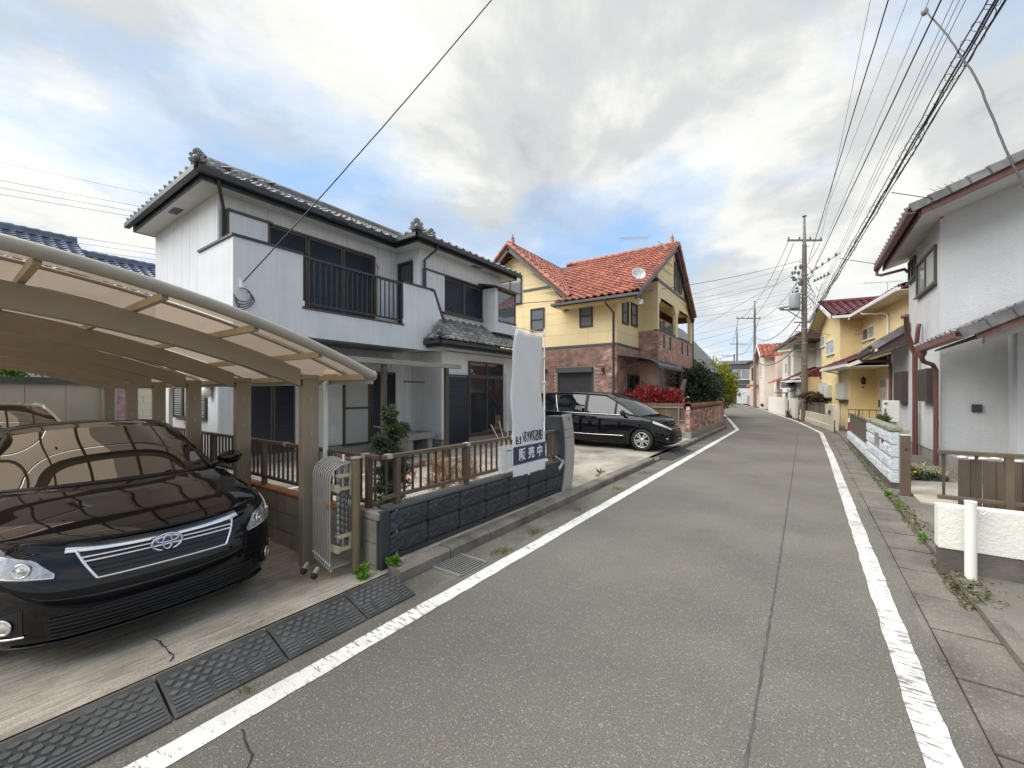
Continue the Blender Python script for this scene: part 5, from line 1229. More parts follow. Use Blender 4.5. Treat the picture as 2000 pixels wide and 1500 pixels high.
# gable towards the street with the covered balcony below it
def gtop(y): return zM(0, y) - .16
m = MB(); ys_ = [YB, 18.5, 19.95, 21.5, 23.2, YE]
m.prism([(XO - .15, YB, 5.62), (XO - .15, YE, 5.62), (XO - .15, YE, max(5.63, gtop(YE)))] + [(XO - .15, y, gtop(y)) for y in (19.95, YB)], (.13, 0, 0)); m.build('gable_wall', YWALL, yh_)
m = MB(); m.box(XI, XO - .02, YB, YB + .15, 4.19, 5.62); m.build('gable_wall', YWALL, yh_)
MB().box(XI, XO - .015, YB + .16, YE, 5.62, 5.70).build('balcony_ceiling', YEL, yh_)
for a, b in ((YB, 17.62), (20.45, 20.80), (23.5, YE)): MB().box(XO - .15, XO, a, b, 4.20, 5.62).build('balcony_post', YEL, yh_)
for y0, s_ in ((17.62, 1), (20.45, -1), (20.80, 1), (23.5, -1)): MB().prism([(XO - .145, y0, 5.62), (XO - .145, y0 + .35 * s_, 5.62), (XO - .145, y0, 5.27)], (.14, 0, 0)).build('arch_corner', YEL, yh_)
MB().box(XI + .01, XO - .15, YB + .15, YE, 2.87, 2.95).build('balcony_floor', MORT, yh_)
MB().box(XO - .13, XO - .012, YB + .012, YE, 2.87, 4.19).build('parapet', MORT, yh_)
MB().box(XI + .012, XO - .13, YB + .012, YB + .13, 2.87, 4.19).build('parapet', MORT, yh_)
# siding boards with horizontal joints
panels('siding_board', WF('-y', YH), -12.9, XI, 3.49, 8, [(-11.2, -9.95, 5.45, 6.7), (-9.5, -8.82, 4.21, 5.17), (-7.2, -6.65, 4.17, 5.05)], 3.03, .455, YEL, yh_, .014, .008, topf=lambda x: 5.0 if x > -7.95 else 7.62 - .905 * abs(x + 10.36), brk=(-7.95, -10.36))
panels('siding_board', WF('+x', XI), YH, YB, 3.49, 5.5, [(15.44, 16.12, 4.28, 5.24), (16.42, 17.18, 4.33, 5.27)], 3.03, .455, YEL, yh_, .014, .008, topf=lambda y: zM(0, y) - .2)
panels('siding_board', WF('-y', YB), XI + .015, XO, 4.20, 6.7, [], 3.03, .455, YEL, yh_, .014, .008)
panels('siding_board', WF('+x', XO - .02), YB, YE, 5.62, 8.4, [(20.05, 20.55, 6.42, 7.72), (20.85, 21.4, 6.42, 7.72)], 3.03, .455, YEL, yh_, .02, .008, topf=lambda y: gtop(y) - .08, brk=(19.95,))
# bricks
def brick_field(wf, u0, u1, z0, z1, holes, parent, bl=.214, bh=.072, gap=.010, limit=300, name='brick', mat=BRK):
    me = MB().box(0, bl - gap, 0, .012, 0, bh - gap).mesh(name, mat); mats = []; r_ = 0; z = z0
    while z + bh * .6 < z1:
        u = u0 - (bl / 2 if r_ % 2 else 0)
        while u < u1:
            a, b = max(u, u0), min(u + bl - gap, u1); 
            if b - a > .03 and not any(h[0] < b and h[1] > a and h[2] < z + bh - gap and h[3] > z for h in holes):
                mats.append(wf @ Matrix.Translation((a, rnd.uniform(-.002, .002), z)) @ Matrix.Diagonal(((b - a) / (bl - gap), 1, min(1, (z1 - z) / (bh - gap)), 1)))
            u += bl
        z += bh; r_ += 1
    pieces(name, me, mats, parent, limit)
brick_field(WF('-y', YH), -8.9, XI, .12, 3.39, [(-8.22, -6.58, .75, 2.64)], yh_, limit=150)
brick_field(WF('+x', XI), YH, YB, .12, 3.39, [(16.0, 17.5, .3, 2.42)], yh_, limit=30)
brick_field(WF('+x', XO - .012), YB, YE, 2.88, 4.18, [(18.27, 18.52, 3.5, 4.13), (19.3, 19.58, 3.5, 4.13), (21.55, 21.85, 3.5, 4.13), (22.75, 23.05, 3.5, 4.13)], yh_, limit=90)
brick_field(WF('-y', YB + .012), XI + .01, XO - .005, 2.88, 4.18, [], yh_, limit=30)
for a in ((18.28, 18.51), (19.31, 19.57), (21.56, 21.84), (22.76, 23.04)): MB().box(XO - .012, XO - .004, a[0], a[1], 3.52, 4.12).build('slot', DARK, yh_)
# trims
MB().box(-12.9, XI + .03, YH - .035, YH - .001, 3.395, 3.485).build('trim_band', GREYT, yh_); MB().box(XI + .001, XI + .035, YH, YB, 3.395, 3.485).build('trim_band', GREYT, yh_)
MB().box(-9.9, -8.45, YH - .035, YH - .015, 5.94, 6.05).build('trim_band', GREYT, yh_); MB().box(XO + .001, XO + .03, YB - .02, YE, 6.22, 6.35).build('trim_band', GREYT, yh_)
MB().box(XI + .02, XO + .03, YB - .04, YB - .016, 6.22, 6.35).build('trim_band', GREYT, yh_)
r0 = MB().box(XO - .09, XO - .04, YB + .05, YE - .05, 4.28, 4.32).build('balcony_rail', BLACKAL, yh_); MB().box(XO - .16, XO + .02, YB - .03, YE, 4.19, 4.225).build('parapet_cap', BLACKAL, yh_)
# windows
KB = BLACKAL; LIT = glass('blind_glass', (.16, .18, .19), .04, 1.7)
for a in ((-9.5, -8.82, 4.21, 5.17), (-7.2, -6.65, 4.17, 5.05)): window(yh_, WF('-y', YH), *a, 1, 2, KB, LIT, .05, sill=False)
window(yh_, WF('-y', YH), -11.2, -9.95, 5.45, 6.7, 2, 1, KB, LIT, .07, sill=False)
for a in ((15.44, 16.12, 4.28, 5.24), (16.42, 17.18, 4.33, 5.27)): window(yh_, WF('+x', XI), *a, 1, 2, KB, LIT, .06, sill=False)
for a in ((20.05, 20.55, 6.42, 7.72), (20.85, 21.4, 6.42, 7.72)): window(yh_, WF('+x', XO), *a, 1, 1, KB, LIT, .07, sill=False)
window(yh_, WF('+x', XI), 16.05, 17.42, .3, 2.38, 2, 1, KB, GLASS, .07, name='garden_door', sill=False)
rs = MB(WF('-y', YH)).box(-8.2, -6.62, .014, .20, 2.40, 2.60).build('roller_shutter_box', GREYT, yh_)
m = MB(WF('-y', YH)); z = .78
while z < 2.38: m.box(-8.14, -6.68, .014, .034, z, z + .072); z += .076
o = m.build('shutter_slat', pm('dark_shutter', (.05, .048, .055), .5, .06, 4), rs); o['kind'] = 'stuff'
for u in (-8.17, -6.65): MB(WF('-y', YH)).box(u - .03, u + .03, .014, .06, .75, 2.398).build('guide_rail', GREYT, rs)
for x, z in ((-6.21, 2.47), (-8.75, 2.5)): m = MB(); m.prism([(x - .06, YH - .1, z - .08), (x + .06, YH - .1, z - .08), (x + .05, YH - .1, z + .08), (x - .05, YH - .1, z + .08)], (0, .09, 0)); m.build('wall_lamp', BLACKAL, yh_)
m = MB(); m.lathe([(.09, 0), (.07, .08), (.0, .14)], (-7.76, YH - .08, 4.90), 10); m.build('vent_hood', BROWN, yh_)
# roofs
rf = MB().box(-10, -9.9, 19.9, 20, 7.9, 8.0).build('roof', TERRA, yh_); rg = MB().box(-10.3, -10.2, 15, 15.1, 7.5, 7.55).build('gable_roof', TERRA, yh_)
X = [-13.2 + .25 * i for i in range(35)]
dk = MB()
dk.grid([[(x, y, max(zM(x, y), zG(x, y) if x < -7.4 else -9) - .02) for y in [14.42 + .25 * i for i in range(37)]] for x in X if x < -7.45] , False, True)
dk.grid([[(x, y, zM(x, y) - .02) for y in [14.2 + .25 * i for i in range(24)] + [20.2, 22, 23.7]] for x in [-8.0, -6.5, -4.70]], False, True)
dk.grid([[(x, y, zM(x, y) - .20) for y in [14.25, 19.95, 23.65]] for x in [-8.0, -4.72]], False, False)
dk.build('roof_deck', pm('terra_deck', (.16, .05, .03), .8), yh_)
stm = tile_mesh('roof_tile', TERRA, W=.29, Ln=.36, roll=.085, th=.05, spanish=True)
kM = lambda c: (c.x > -7.95 or c.y > 15.6) and -9.9 < c.x < -4.65 and c.y < 20.0 and abs(c.z - zM(c.x, c.y)) < .12 and zM(c.x, c.y) > (zG(c.x, c.y) if c.x < -7.4 else -9) - .05
a, b = slope_mats((-4.70 - 17 * .29, 14.15, 5.09), (-4.70, 14.15, 5.09), (0, 1, .58), .29, .29, kM); pieces('roof_tile', stm, a + b, rf, 300)
kG = lambda c: c.x > -10.4 and c.y < 20 and zG(c.x, c.y) > zM(c.x, c.y) - .1
a, b = slope_mats((-7.40, 14.42, 7.97 - .905 * 2.96), (-7.40, 21.0, 7.97 - .905 * 2.96), (-1, 0, .905), .29, .29, kG); pieces('roof_tile', stm, a + b, rg, 260)
ridge_line((-10.4, 19.95, 8.44), (-4.72, 19.95, 8.44), TERRA, rf, .11, .33, .05, .08); ridge_line((-10.36, 14.40, 7.98), (-10.36, 19.5, 7.98), TERRA, rg, .11, .33, .05, .08)
# verge tiles and bargeboards
def verge(a, b, parent, step=.29, r=.095):
    a = Vector(a); b = Vector(b); d = b - a; n = int(d.length / step); t_ = d.normalized(); x = t_.cross(Vector((0, 0, 1))).normalized(); z = x.cross(t_)
    me = MB().lathe([(r * 1.05, 0), (r, step * 1.05)], (0, 0, 0), 10, 'y').mesh('verge_tile', TERRA); rot = Matrix((x, t_, z)).transposed().to_4x4()
    pieces('verge_tile', me, [Matrix.Translation(a + d * i / n) @ rot @ Matrix.Rotation(R(-4), 4, 'X') for i in range(n)], parent)
verge((-7.40, 14.40, 5.36), (-10.36, 14.40, 8.04), rg); verge((-13.2, 14.40, 5.45), (-10.36, 14.40, 8.04), rg); verge((-4.68, 14.15, 5.13), (-4.68, 19.95, 8.50), rf); verge((-4.68, 23.6, 5.65), (-4.68, 19.95, 8.50), rf)
for a, b in (((-7.35, 14.43, 5.18), (-10.36, 14.43, 7.83)), ((-13.2, 14.43, 5.28), (-10.36, 14.43, 7.83))): MB().beam(a, b, .06, .22).build('bargeboard', GREYT, yh_)
for a, b in (((-4.74, 14.2, 4.97), (-4.74, 19.95, 8.29)), ((-4.74, 23.62, 5.46), (-4.74, 19.95, 8.29))): MB().beam(a, b, .06, .22).build('bargeboard', GREYT, yh_)
m = MB(); m.prism([(-7.42, 14.5, 5.12), (-7.9, 14.5, 5.12), (-7.9, 14.5, 5.02), (-7.42, 14.5, 5.02)], (0, 1.5, 0)); m.build('eave_box', GREYT, yh_)
gutter_run([(-8.05, 14.10), (-4.60, 14.10)], 4.97, GREYT, yh_, .11, .10); MB().box(-8.0, -4.75, 14.16, YH, 4.94, 4.97).build('soffit', YEL, yh_); MB().box(-8.0, -4.75, 14.16, 14.19, 4.95, 5.08).build('fascia', GREYT, yh_)
pipe([(-5.82, 14.10, 4.97), (-5.82, 14.12, 4.85), (-5.80, 14.84, 4.62), (-5.80, 14.84, .1)], GREYT, yh_, .04)
pipe([(-4.80, 23.7, 5.5), (-4.86, 24.0, 5.3), (-4.86, 24.0, 3.0)], GREYT, yh_, .035)
def finial(p, parent):
    MB().lathe([(.13, 0), (.13, .05), (.08, .10), (.10, .20), (.06, .24), (.09, .30), (.04, .36), (.02, .46), (0, .52)], p, 12).build('finial', TERRA, parent)
finial((-10.36, 14.75, 8.05), rg); finial((-4.95, 19.95, 8.5), rf)
# porch: curved roof on dark posts
PRF = translucent('porch_sheet', (.13, .15, .16), .4, .12)
prof = [(-5.69, 3.03), (-5.2, 2.97), (-4.75, 2.90), (-4.42, 2.80), (-4.22, 2.68), (-4.12, 2.52)]
MB().grid([[(x, y, z) for y in (15.0, 16.2, 17.4, 18.6)] for x, z in prof], True).build('porch_roof', PRF, yh_)
for y in (15.0, 17.4, 18.6): MB().tube([(x, y, z - .02) for x, z in prof], .028, 8).build('porch_rib', BLACKAL, yh_)
MB().beam((-4.14, 14.98, 2.52), (-4.14, 18.62, 2.52), .07, .09).build('porch_beam', BLACKAL, yh_)
for y in (15.2, 18.1): MB().box(-4.20, -4.10, y - .06, y + .06, .1, 2.48).build('porch_post', BLACKAL, yh_)
MB().beam((-5.68, 15.3, 2.55), (-4.5, 15.3, 2.80), .05, .05).build('porch_brace', BLACKAL, yh_)
MB().box(-4.6, -4.55, 16.3, 18.6, .1, 1.85).build('porch_screen', pm('bamboo_screen', (.24, .19, .145), .8, .2, 20), yh_)
# lower roof of the neighbour behind, seen beside the balcony
nbh = thing('neighbour_house', (-7, 27, .1), 'house with dark grey roof slope showing behind the brick house balcony', 'house')
MB().box(-9.5, -4.7, 25.2, 31, 0, 3.2).build('wall', pm('neighbour_wall', (.30, .30, .29), .8), nbh)
MB().prism([(-4.15, 24.8, 2.75), (-7.0, 24.8, 6.1), (-9.9, 24.8, 2.75)], (0, 6.6, 0)).build('roof', pm('slate_panel', (.13, .14, .14), .6, .1, 4), nbh)
MB().beam((-4.15, 24.78, 2.72), (-7.0, 24.78, 6.1), .05, .2).build('bargeboard', pm('pale_board', (.5, .5, .48), .6), nbh)
# things on and around it
sd = thing('satellite_dish', (-4.78, 14.5, 5.6), 'pale satellite dish on the eave corner of the brick house', 'satellite dish')
dn = Vector((.55, -.75, .38)).normalized(); dx = dn.cross(Vector((0, 0, 1))).normalized(); dzv = dx.cross(dn); dc = Vector((-4.70, 14.35, 5.72))
P = [[dc + dn * (.10 * (j / 5) ** 2) + (dx * math.cos(i * math.pi / 12) + dzv * math.sin(i * math.pi / 12)) * (.24 * j / 5) for i in range(25)] for j in range(6)]
o = MB().grid(P, True).build('dish', pm('dish_grey', (.55, .56, .56), .45, .06, 4), sd); o.modifiers.new('t', 'SOLIDIFY').thickness = .01
MB().tube([dc - dzv * .2, dc + dn * .32 - dzv * .10], .008, 6).build('feed_arm', MATS['galvanised'], sd); MB().ell(dc + dn * .33 - dzv * .09, .03, .03, .04).build('receiver', MATS['dish_grey'], sd); MB().tube([dc - dn * .02, (-4.74, 14.5, 5.62), (-4.74, 14.55, 5.12)], .02, 8).build('mast', MATS['galvanised'], sd)
ac = thing('small_box', (-4.76, 14.35, 5.0), 'small white junction box under the satellite dish', 'junction box'); MB().box(-4.70, -4.58, 14.42, 14.52, 4.72, 4.88).build('casing', MATS['white_plastic'], ac); MB().tube([(-4.64, 14.47, 4.88), (-4.72, 14.47, 5.0)], .01, 6).build('cable', WIRE, ac)
def yagi(p, yaw, n, ln, label, parent_grp=None, mast=1.0, el=.28):
    t_ = thing('roof_antenna', p, label, 'antenna', parent_grp); p = Vector(p); d = Vector((math.cos(R(yaw)), math.sin(R(yaw)), 0)); x = Vector((-d.y, d.x, 0)); top = p + Vector((0, 0, mast))
    MB().tube([p, top], .018, 6).build('mast', MATS['galvanised'], t_); MB().tube([top - d * ln * .4, top + d * ln * .6], .011, 6).build('boom', MATS['galvanised'], t_)
    for i in range(n):
        c = top + d * (-ln * .4 + ln * i / (n - 1)); k = el * (1.3 - .5 * i / n); MB().tube([c - x * k, c + x * k], .006, 5).build('rod', MATS['galvanised'], t_)
    return t_
yagi((-6.6, 19.95, 8.6), -150, 12, 1.3, 'thin aerial on the ridge of the orange tiled roof', None, .55)
bp_ = thing('balcony_items', (-5.3, 18.5, 4.2), 'pots and a feathery plant on the covered brick balcony', 'potted plants')
LEAFP = leafmat('pale_leaf', (.16, .19, .10), (.28, .27, .16))
def leaf_cloud(c, rr, n, size, mat, parent, name='foliage', seed=1, aspect=.5, shell=.35, rough=.35, up=0.2, boxy=0):
    """foliage as many small leaf faces spread through an uneven volume of clumps"""
    r_ = random.Random(seed); m = MB(); c = Vector(c); v = []; f = []
    nc = max(6, int(n / 60)); cl = []
    for _ in range(nc):
        while 1:
            q = Vector((r_.uniform(-1, 1), r_.uniform(-1, 1), r_.uniform(-1, 1)))
            if boxy or q.length < 1: break
        if q.length > .01 and not boxy: q = q.normalized() * (shell + (1 - shell) * q.length)
        cl.append((q * r_.uniform(.62, .98), r_.uniform(.12, .30)))
    for i in range(n):
        q, s_ = cl[r_.randrange(nc)]; g = Vector((r_.gauss(0, 1), r_.gauss(0, 1), r_.gauss(0, .8))) * s_ * .6
        p = q + g; p = c + Vector((p.x * rr[0], p.y * rr[1], p.z * rr[2])); k = size * r_.uniform(.6, 1.35)
        d = (Vector((r_.gauss(0, 1), r_.gauss(0, 1), r_.gauss(up, 1))) + q * .6).normalized(); x = d.cross(Vector((r_.gauss(0, 1), r_.gauss(0, 1), r_.gauss(0, 1)))).normalized() * k * aspect * .5
        b = len(v); nn = d.cross(x).normalized() * k * .12
        v += [p, p + d * k * .5 + x + nn, p + d * k, p + d * k * .5 - x + nn]; f.append((b, b + 1, b + 2, b + 3))
    m.v = v; m.f = f; m.sm = [False] * len(f)
    return m.build(name, mat, parent)
leaf_cloud((-5.25, 18.0, 4.95), (.35, .35, .55), 420, .16, LEAFP, bp_, 'leaves', 3, .12)
for i in range(6): MB().tube([(-5.0, 17.9 + .45 * i, 4.0), (-5.0, 17.9 + .45 * i, 4.55 + .12 * (i % 3))], .07, 10).build('pot', pm('mixed_pot', (.16, .15, .14), .6, .5, 4), bp_)
# brick garden wall with barrel-tile coping
gw2 = thing('brick_garden_wall', (-3.05, 17.8, .1), 'brick garden wall with orange tile coping along the road, right of the minivan', 'wall')
MB().box(-3.13, -3.02, 14.42, 21.2, .0, 1.14).build('wall_core', MORT, gw2); MB().box(-3.16, -2.985, 14.41, 21.2, .0, .30).build('base', FOUND, gw2)
brick_field(WF('+x', -3.02), 14.42, 20.75, .305, 1.13, [], gw2, limit=240); brick_field(WF('-y', 14.42), -3.13, -3.02, .305, 1.13, [], gw2, bl=.12)
cm = MB().lathe([(.13, -.015), (.115, .23)], (0, 0, 0), 10, 'y').mesh('coping_tile', TERRA)
pieces('coping_tile', cm, [Matrix.Translation((-3.075, 14.40 + .225 * i, 1.13)) for i in range(28)], gw2)
MB().box(-3.17, -2.97, 20.75, 21.2, .3, 1.22).build('end_pier', MORT, gw2); brick_field(WF('+x', -2.97), 20.75, 21.2, .305, 1.2, [], gw2, limit=60); MB().lathe([(.16, -.02), (.14, .46)], (-3.07, 20.74, 1.24), 10, 'y').build('coping_tile', TERRA, gw2)
gt = thing('sliding_gate', (-3.8, 14.5, .1), 'brown board gate with tan rails between the minivan and the brick garden wall', 'gate')
WOOD = pm('weathered_board', (.15, .105, .08), .75, .15, 12, .2, 60, rand=.15)
for i in range(16): MB().box(-4.75 + i * .1, -4.655 + i * .1, 14.62, 14.645, .62, 1.24).build('board', WOOD, gt)
for z in (.66, 1.10): MB().box(-4.8, -3.15, 14.57, 14.60, z - .02, z + .02).build('rail', pm('tan_rail', (.30, .235, .12), .45, .1, 6), gt)
for x in (-3.19, -3.4): MB().box(x - .02, x + .02, 14.55, 14.59, .1, 1.15).build('gate_upright', pm('pole_steel', (.25, .23, .20), .5), gt)
pk = thing('pink_low_wall', (-3.9, 14.75, .1), 'low pink rendered wall below the brown board gate', 'wall'); MB().box(-5.0, -3.15, 14.66, 14.78, .25, .60).build('render', pm('pink_render', (.55, .33, .26), .8, .06, 3), pk); MB().box(-5.0, -3.15, 14.65, 14.79, .0, .249).build('base', FOUND, pk)
# ------------------------------------------------------------------ right-hand grey house
GSTU = pm('grey_stucco', (.57, .575, .585), .85, .06, 1.3, .8, 38, streak=.03, bdist=.015, fine=.05, fscale=60)
RBR = pm('red_brown_paint', (.125, .050, .040), .55, .18, 5, .1, 60, tint=(.20, .13, .09), tscale=4, tamt=.35)
DBR = pm('dark_brown_board', (.065, .042, .036), .6, .15, 5)
PIPER = pm('red_brown_pipe', (.155, .065, .055), .45, .12, 5)
SOFW = pm('pale_soffit', (.56, .55, .51), .8, .06, 3)
KAWD = pm('dark_grey_tile', (.14, .135, .14), .4, .25, 5, rand=.3, tint=(.22, .20, .18), tscale=2, tamt=.4)
gh = thing('grey_house', (5, 14, .05), 'grey rendered house with red-brown eaves and downpipes at the right edge', 'house')
XG, YG = 2.40, 12.44
def zg(x): return 5.36 + .40 * (x - 1.85)
MB().prism([(XG, YG, .30), (8.5, YG, .30), (8.5, YG, 6.4), (5.2, YG, zg(5.2) - .16), (XG, YG, zg(XG) - .14)], (0, 3.15, 0)).build('wall', GSTU, gh)
MB().box(XG, 8.5, 15.59, 18.35, .30, 3.3).build('wall', GSTU, gh)
MB().box(XG + .02, 8.5, YG + .02, 18.33, .0, .30).build('foundation', FOUND, gh)
MB().box(3.36, 8.5, 12.0, YG - .002, .30, 3.1).build('wall', GSTU, gh)
MB().box(3.37, 8.5, 12.01, YG, .0, .298).build('foundation', FOUND, gh)
gtile = tile_mesh('roof_tile', KAWD, W=.28, Ln=.32, roll=.05, th=.035); gte = tile_mesh('eave_tile', KAWD, W=.28, Ln=.32, roll=.05, th=.035, eave=True)
def shed(parent, x0, x1, y0, y1, z0, sl, nm, board, deck_th=.05):
    zt = lambda x: z0 + sl * (x - x0)
    r_ = MB().prism([(x0, y0, z0), (x1, y0, zt(x1)), (x1, y0, zt(x1) - deck_th), (x0, y0, z0 - deck_th)], (0, y1 - y0, 0)).build(nm, MATS['roof_deck'], parent)
    kp = lambda c: c.x < x1 + .05
    a, b = slope_mats((x0, y0 + .02, z0), (x0, y1, z0), (1, 0, sl), .28, .25, kp); pieces('roof_tile', gtile, a, r_, 200); pieces('eave_tile', gte, b, r_, 60)
    ln = Vector((x1 - x0, 0, zt(x1) - z0)); n = int(ln.length / .27); u = ln.normalized(); me = MB().prism([(-.02, 0, -.10), (.30, 0, -.10), (.30, 0, .045), (-.02, 0, .075)], (0, .05, 0)).mesh('verge_tile', KAWD)
    rot = Matrix((u, Vector((0, 1, 0)), u.cross(Vector((0, 1, 0))))).transposed().to_4x4()
    pieces('verge_tile', me, [Matrix.Translation(Vector((x0, y0 - .035, z0)) + ln * i / n) @ rot for i in range(n)], r_)
    return zt
zt = shed(gh, 1.80, 5.2, 11.42, 16.15, 5.34, .40, 'upper_roof', RBR)
MB().prism([(1.95, 11.45, 5.17), (1.95, 11.45, 5.32), (5.2, 11.45, 5.32 + .4 * 3.25 + .08), (5.2, 11.45, 5.32 + .4 * 3.25 - .20)], (0, .045, 0)).build('bargeboard', RBR, gh)
MB().prism([(1.96, 11.50, 5.17), (1.96, 11.50, 5.21), (5.2, 11.50, 6.42), (5.2, 11.50, 6.38)], (0, .93, 0)).build('soffit', SOFW, gh)
MB().prism([(1.96, 12.44, 5.17), (1.96, 12.44, 5.21), (2.45, 12.44, 5.36), (2.45, 12.44, 5.32)], (0, 3.65, 0)).build('soffit', SOFW, gh)
MB().box(1.915, 1.955, 11.5, 16.1, 5.15, 5.30).build('fascia', RBR, gh)
gutter_run([(1.80, 11.40), (1.80, 16.22)], 5.20, RBR, gh, .13, .12)
pipe([(1.80, 16.15, 5.20), (1.80, 16.15, 5.08), (1.88, 16.0, 5.02), (2.30, 15.5, 5.0), (2.36, 15.45, 4.9)], PIPER, gh, .04)
wl = WF('-x', XG)  # u runs towards -y
window(gh, wl, -14.45, -12.66, 3.99, 4.84, 2, 1, BROWN, [GLASSW, pm('grey_screen', (.40, .40, .38), .6, .05, 2)], .06, off=.002); window(gh, wl, -15.42, -14.66, 4.58, 5.14, 2, 1, BROWN, [GLASSW, GLASS], .05, off=.002)
for a in ((-16.7, -15.65, 1.32, 2.2), (-13.68, -12.70, 1.40, 2.14)):
    b_ = MB(wl).box(a[0], a[1], .002, .16, a[2], a[3]).build('shutter_box', pm('dark_brown_metal', (.050, .042, .036), .4, .1, 4), gh)
    for i in range(6): MB(wl).box(a[0] + .03 + (a[1] - a[0]) * i / 6, a[0] + .05 + (a[1] - a[0]) * i / 6, .16, .166, a[2] + .03, a[3] - .03).build('rib', DBR, b_)
# lower roof at the far side
shed(gh, 1.62, 2.385, 15.30, 18.5, 2.90, .70, 'lower_roof', DBR)
MB().prism([(1.75, 15.34, 2.72), (1.72, 15.34, 2.86), (2.385, 15.34, 3.36), (2.385, 15.34, 2.95)], (0, .04, 0)).build('bargeboard', DBR, gh)
MB().prism([(1.75, 15.38, 2.72), (1.75, 15.38, 2.76), (2.385, 15.38, 2.99), (2.385, 15.38, 2.95)], (0, 3.05, 0)).build('soffit', SOFW, gh)
gutter_run([(1.60, 15.28), (1.60, 18.55)], 2.74, DBR, gh, .12, .11)
pipe([(1.60, 18.1, 2.76), (1.62, 18.0, 2.66), (2.26, 17.75, 2.62), (2.30, 17.72, 2.5), (2.30, 17.72, .4)], PIPER, gh, .045)
# porch roof
shed(gh, 2.02, 3.9, 9.25, 12.2, 2.54, .50, 'porch_roof', RBR)
MB().prism([(2.20, 9.27, 2.42), (2.15, 9.27, 2.55), (3.9, 9.27, 3.46), (3.9, 9.27, 3.18)], (0, .045, 0)).build('bargeboard', RBR, gh)
MB().prism([(2.28, 9.32, 2.46), (2.28, 9.32, 2.50), (3.9, 9.32, 3.24), (3.9, 9.32, 3.20)], (0, 2.9, 0)).build('soffit', pm('porch_soffit', (.22, .21, .19), .8, .1, 3), gh)  # soffit colour darkened: the grey shadow under the porch roof is painted in
MB().prism([(2.35, 9.6, 2.38), (2.35, 9.6, 2.48), (3.9, 9.6, 3.18), (3.9, 9.6, 3.02)], (0, .1, 0)).build('porch_beam', SOFW, gh)
gutter_run([(2.0, 9.22), (2.0, 12.0)], 2.44, PIPER, gh, .11, .10)
pipe([(2.0, 11.75, 2.46), (2.0, 11.75, 2.32), (2.06, 11.9, 2.24), (2.26, 12.3, 2.20), (2.32, 12.34, 2.08), (2.32, 12.34, .05)], PIPER, gh, .042)
MB().lathe([(.09, .12), (.075, .0), (.045, -.06)], (2.0, 11.75, 2.38), 10).build('rain_hopper', PIPER, gh)
pipe([(1.98, 13.35, 3.42), (2.02, 13.4, 3.40), (2.10, 13.8, 3.05), (2.30, 14.2, 2.55), (2.31, 14.25, .05)], PIPER, gh, .054); pipe([(2.34, 14.0, 3.28), (2.32, 13.98, 3.18), (2.31, 14.05, 2.9), (2.31, 14.18, 2.5)], PIPER, gh, .045)
MB().lathe([(0, .03), (.075, .03), (.075, -.05), (0, -.05)], (1.99, 13.36, 3.42), 12).build('pipe_cap', PIPER, gh)
MB(WF('-y', YG)).box(2.86, 3.0, .002, .05, 1.20, 1.36).build('switch_box', BLACKAL, gh)
MB(WF('-x', XG)).box(-12.62, -12.5, .002, .05, .9, 1.0).build('tap_cover', FOUND, gh)
yagi((3.6, 13.6, 6.0), 150, 16, 1.9, 'aerial with many rods on the roof of the grey house', None, .55, .22)
# ---- in front of it
WREN = pm('white_render', (.70, .69, .63), .85, .04, 2, .6, 34, bdist=.012, fine=.04)
OLDC = pm('stained_base', (.115, .105, .09), .9, .3, 2.5, .5, 50, tint=(.05, .05, .042), tscale=3, tamt=.7)
lw_ = thing('low_white_wall', (2.0, 5.15, .05), 'low white rendered garden wall on a stained base behind the white pole', 'wall')
MB().box(.975, 4.2, 5.10, 5.24, .245, .615).build('render', WREN, lw_, bevel=.006); MB().box(.985, 4.2, 5.11, 5.23, .02, .243).build('base', OLDC, lw_)
wp = thing('white_pole', (1.145, 5.02, 0), 'short white plastic pole standing before the low white wall', 'pole')
WPP = pm('white_pvc', (.74, .73, .68), .45, .04, 6)
MB().tube([(1.145, 5.0, .02), (1.145, 5.0, .688)], .037, 20).build('tube', WPP, wp); MB().lathe([(.039, 0), (.039, .012), (.0, .018)], (1.145, 5.0, .688), 20).build('cap', WPP, wp)
MB().tube([Vector((1.215 + .022 * math.cos(a * math.pi / 8), 5.02, .618 + .022 * math.sin(a * math.pi / 8))) for a in range(17)], .006, 8).build('ring', WPP, wp)
rail_g = rail_fence('gate_fence', (1.03, 5.42), (4.2, 5.42), .585, 1.07, 'brown metal gate rails behind the low white wall', [.44], .205)
bsc = thing('board_screen', (2.4, 6.1, .05), 'brown corrugated screen with a pale top edge behind the brown gate rails', 'screen')
for i in range(26):
    x = 1.29 + i * .085; MB().box(x, x + .080, 6.0 + .012 * (i % 2), 6.02 + .012 * (i % 2), .06, .93 + rnd.uniform(-.004, .004)).build('board', pm('brown_sheet', (.105, .078, .055), .6, .12, 5, rand=.12, streak=.3), bsc)
for i in range(30): m = MB(); m.ell((1.32 + i * .074, 6.02, .945 + rnd.uniform(-.004, .008)), .042, .03, .016, 8, 5); m.build('pale_edge', pm('pale_cloth', (.55, .52, .48), .8, .15, 20), bsc)
stp = thing('porch_step', (2.1, 11.6, .05), 'concrete ramp and step leading to the porch of the grey house', 'step')
MB().prism([(1.35, 8.0, .05), (3.3, 8.0, .05), (3.3, 9.5, .22), (1.35, 9.5, .10)], (0, 0, .02)).build('ramp', CONC3, stp); MB().box(2.42, 3.34, 11.2, 12.0, .05, .35).build('step', FOUND, stp)
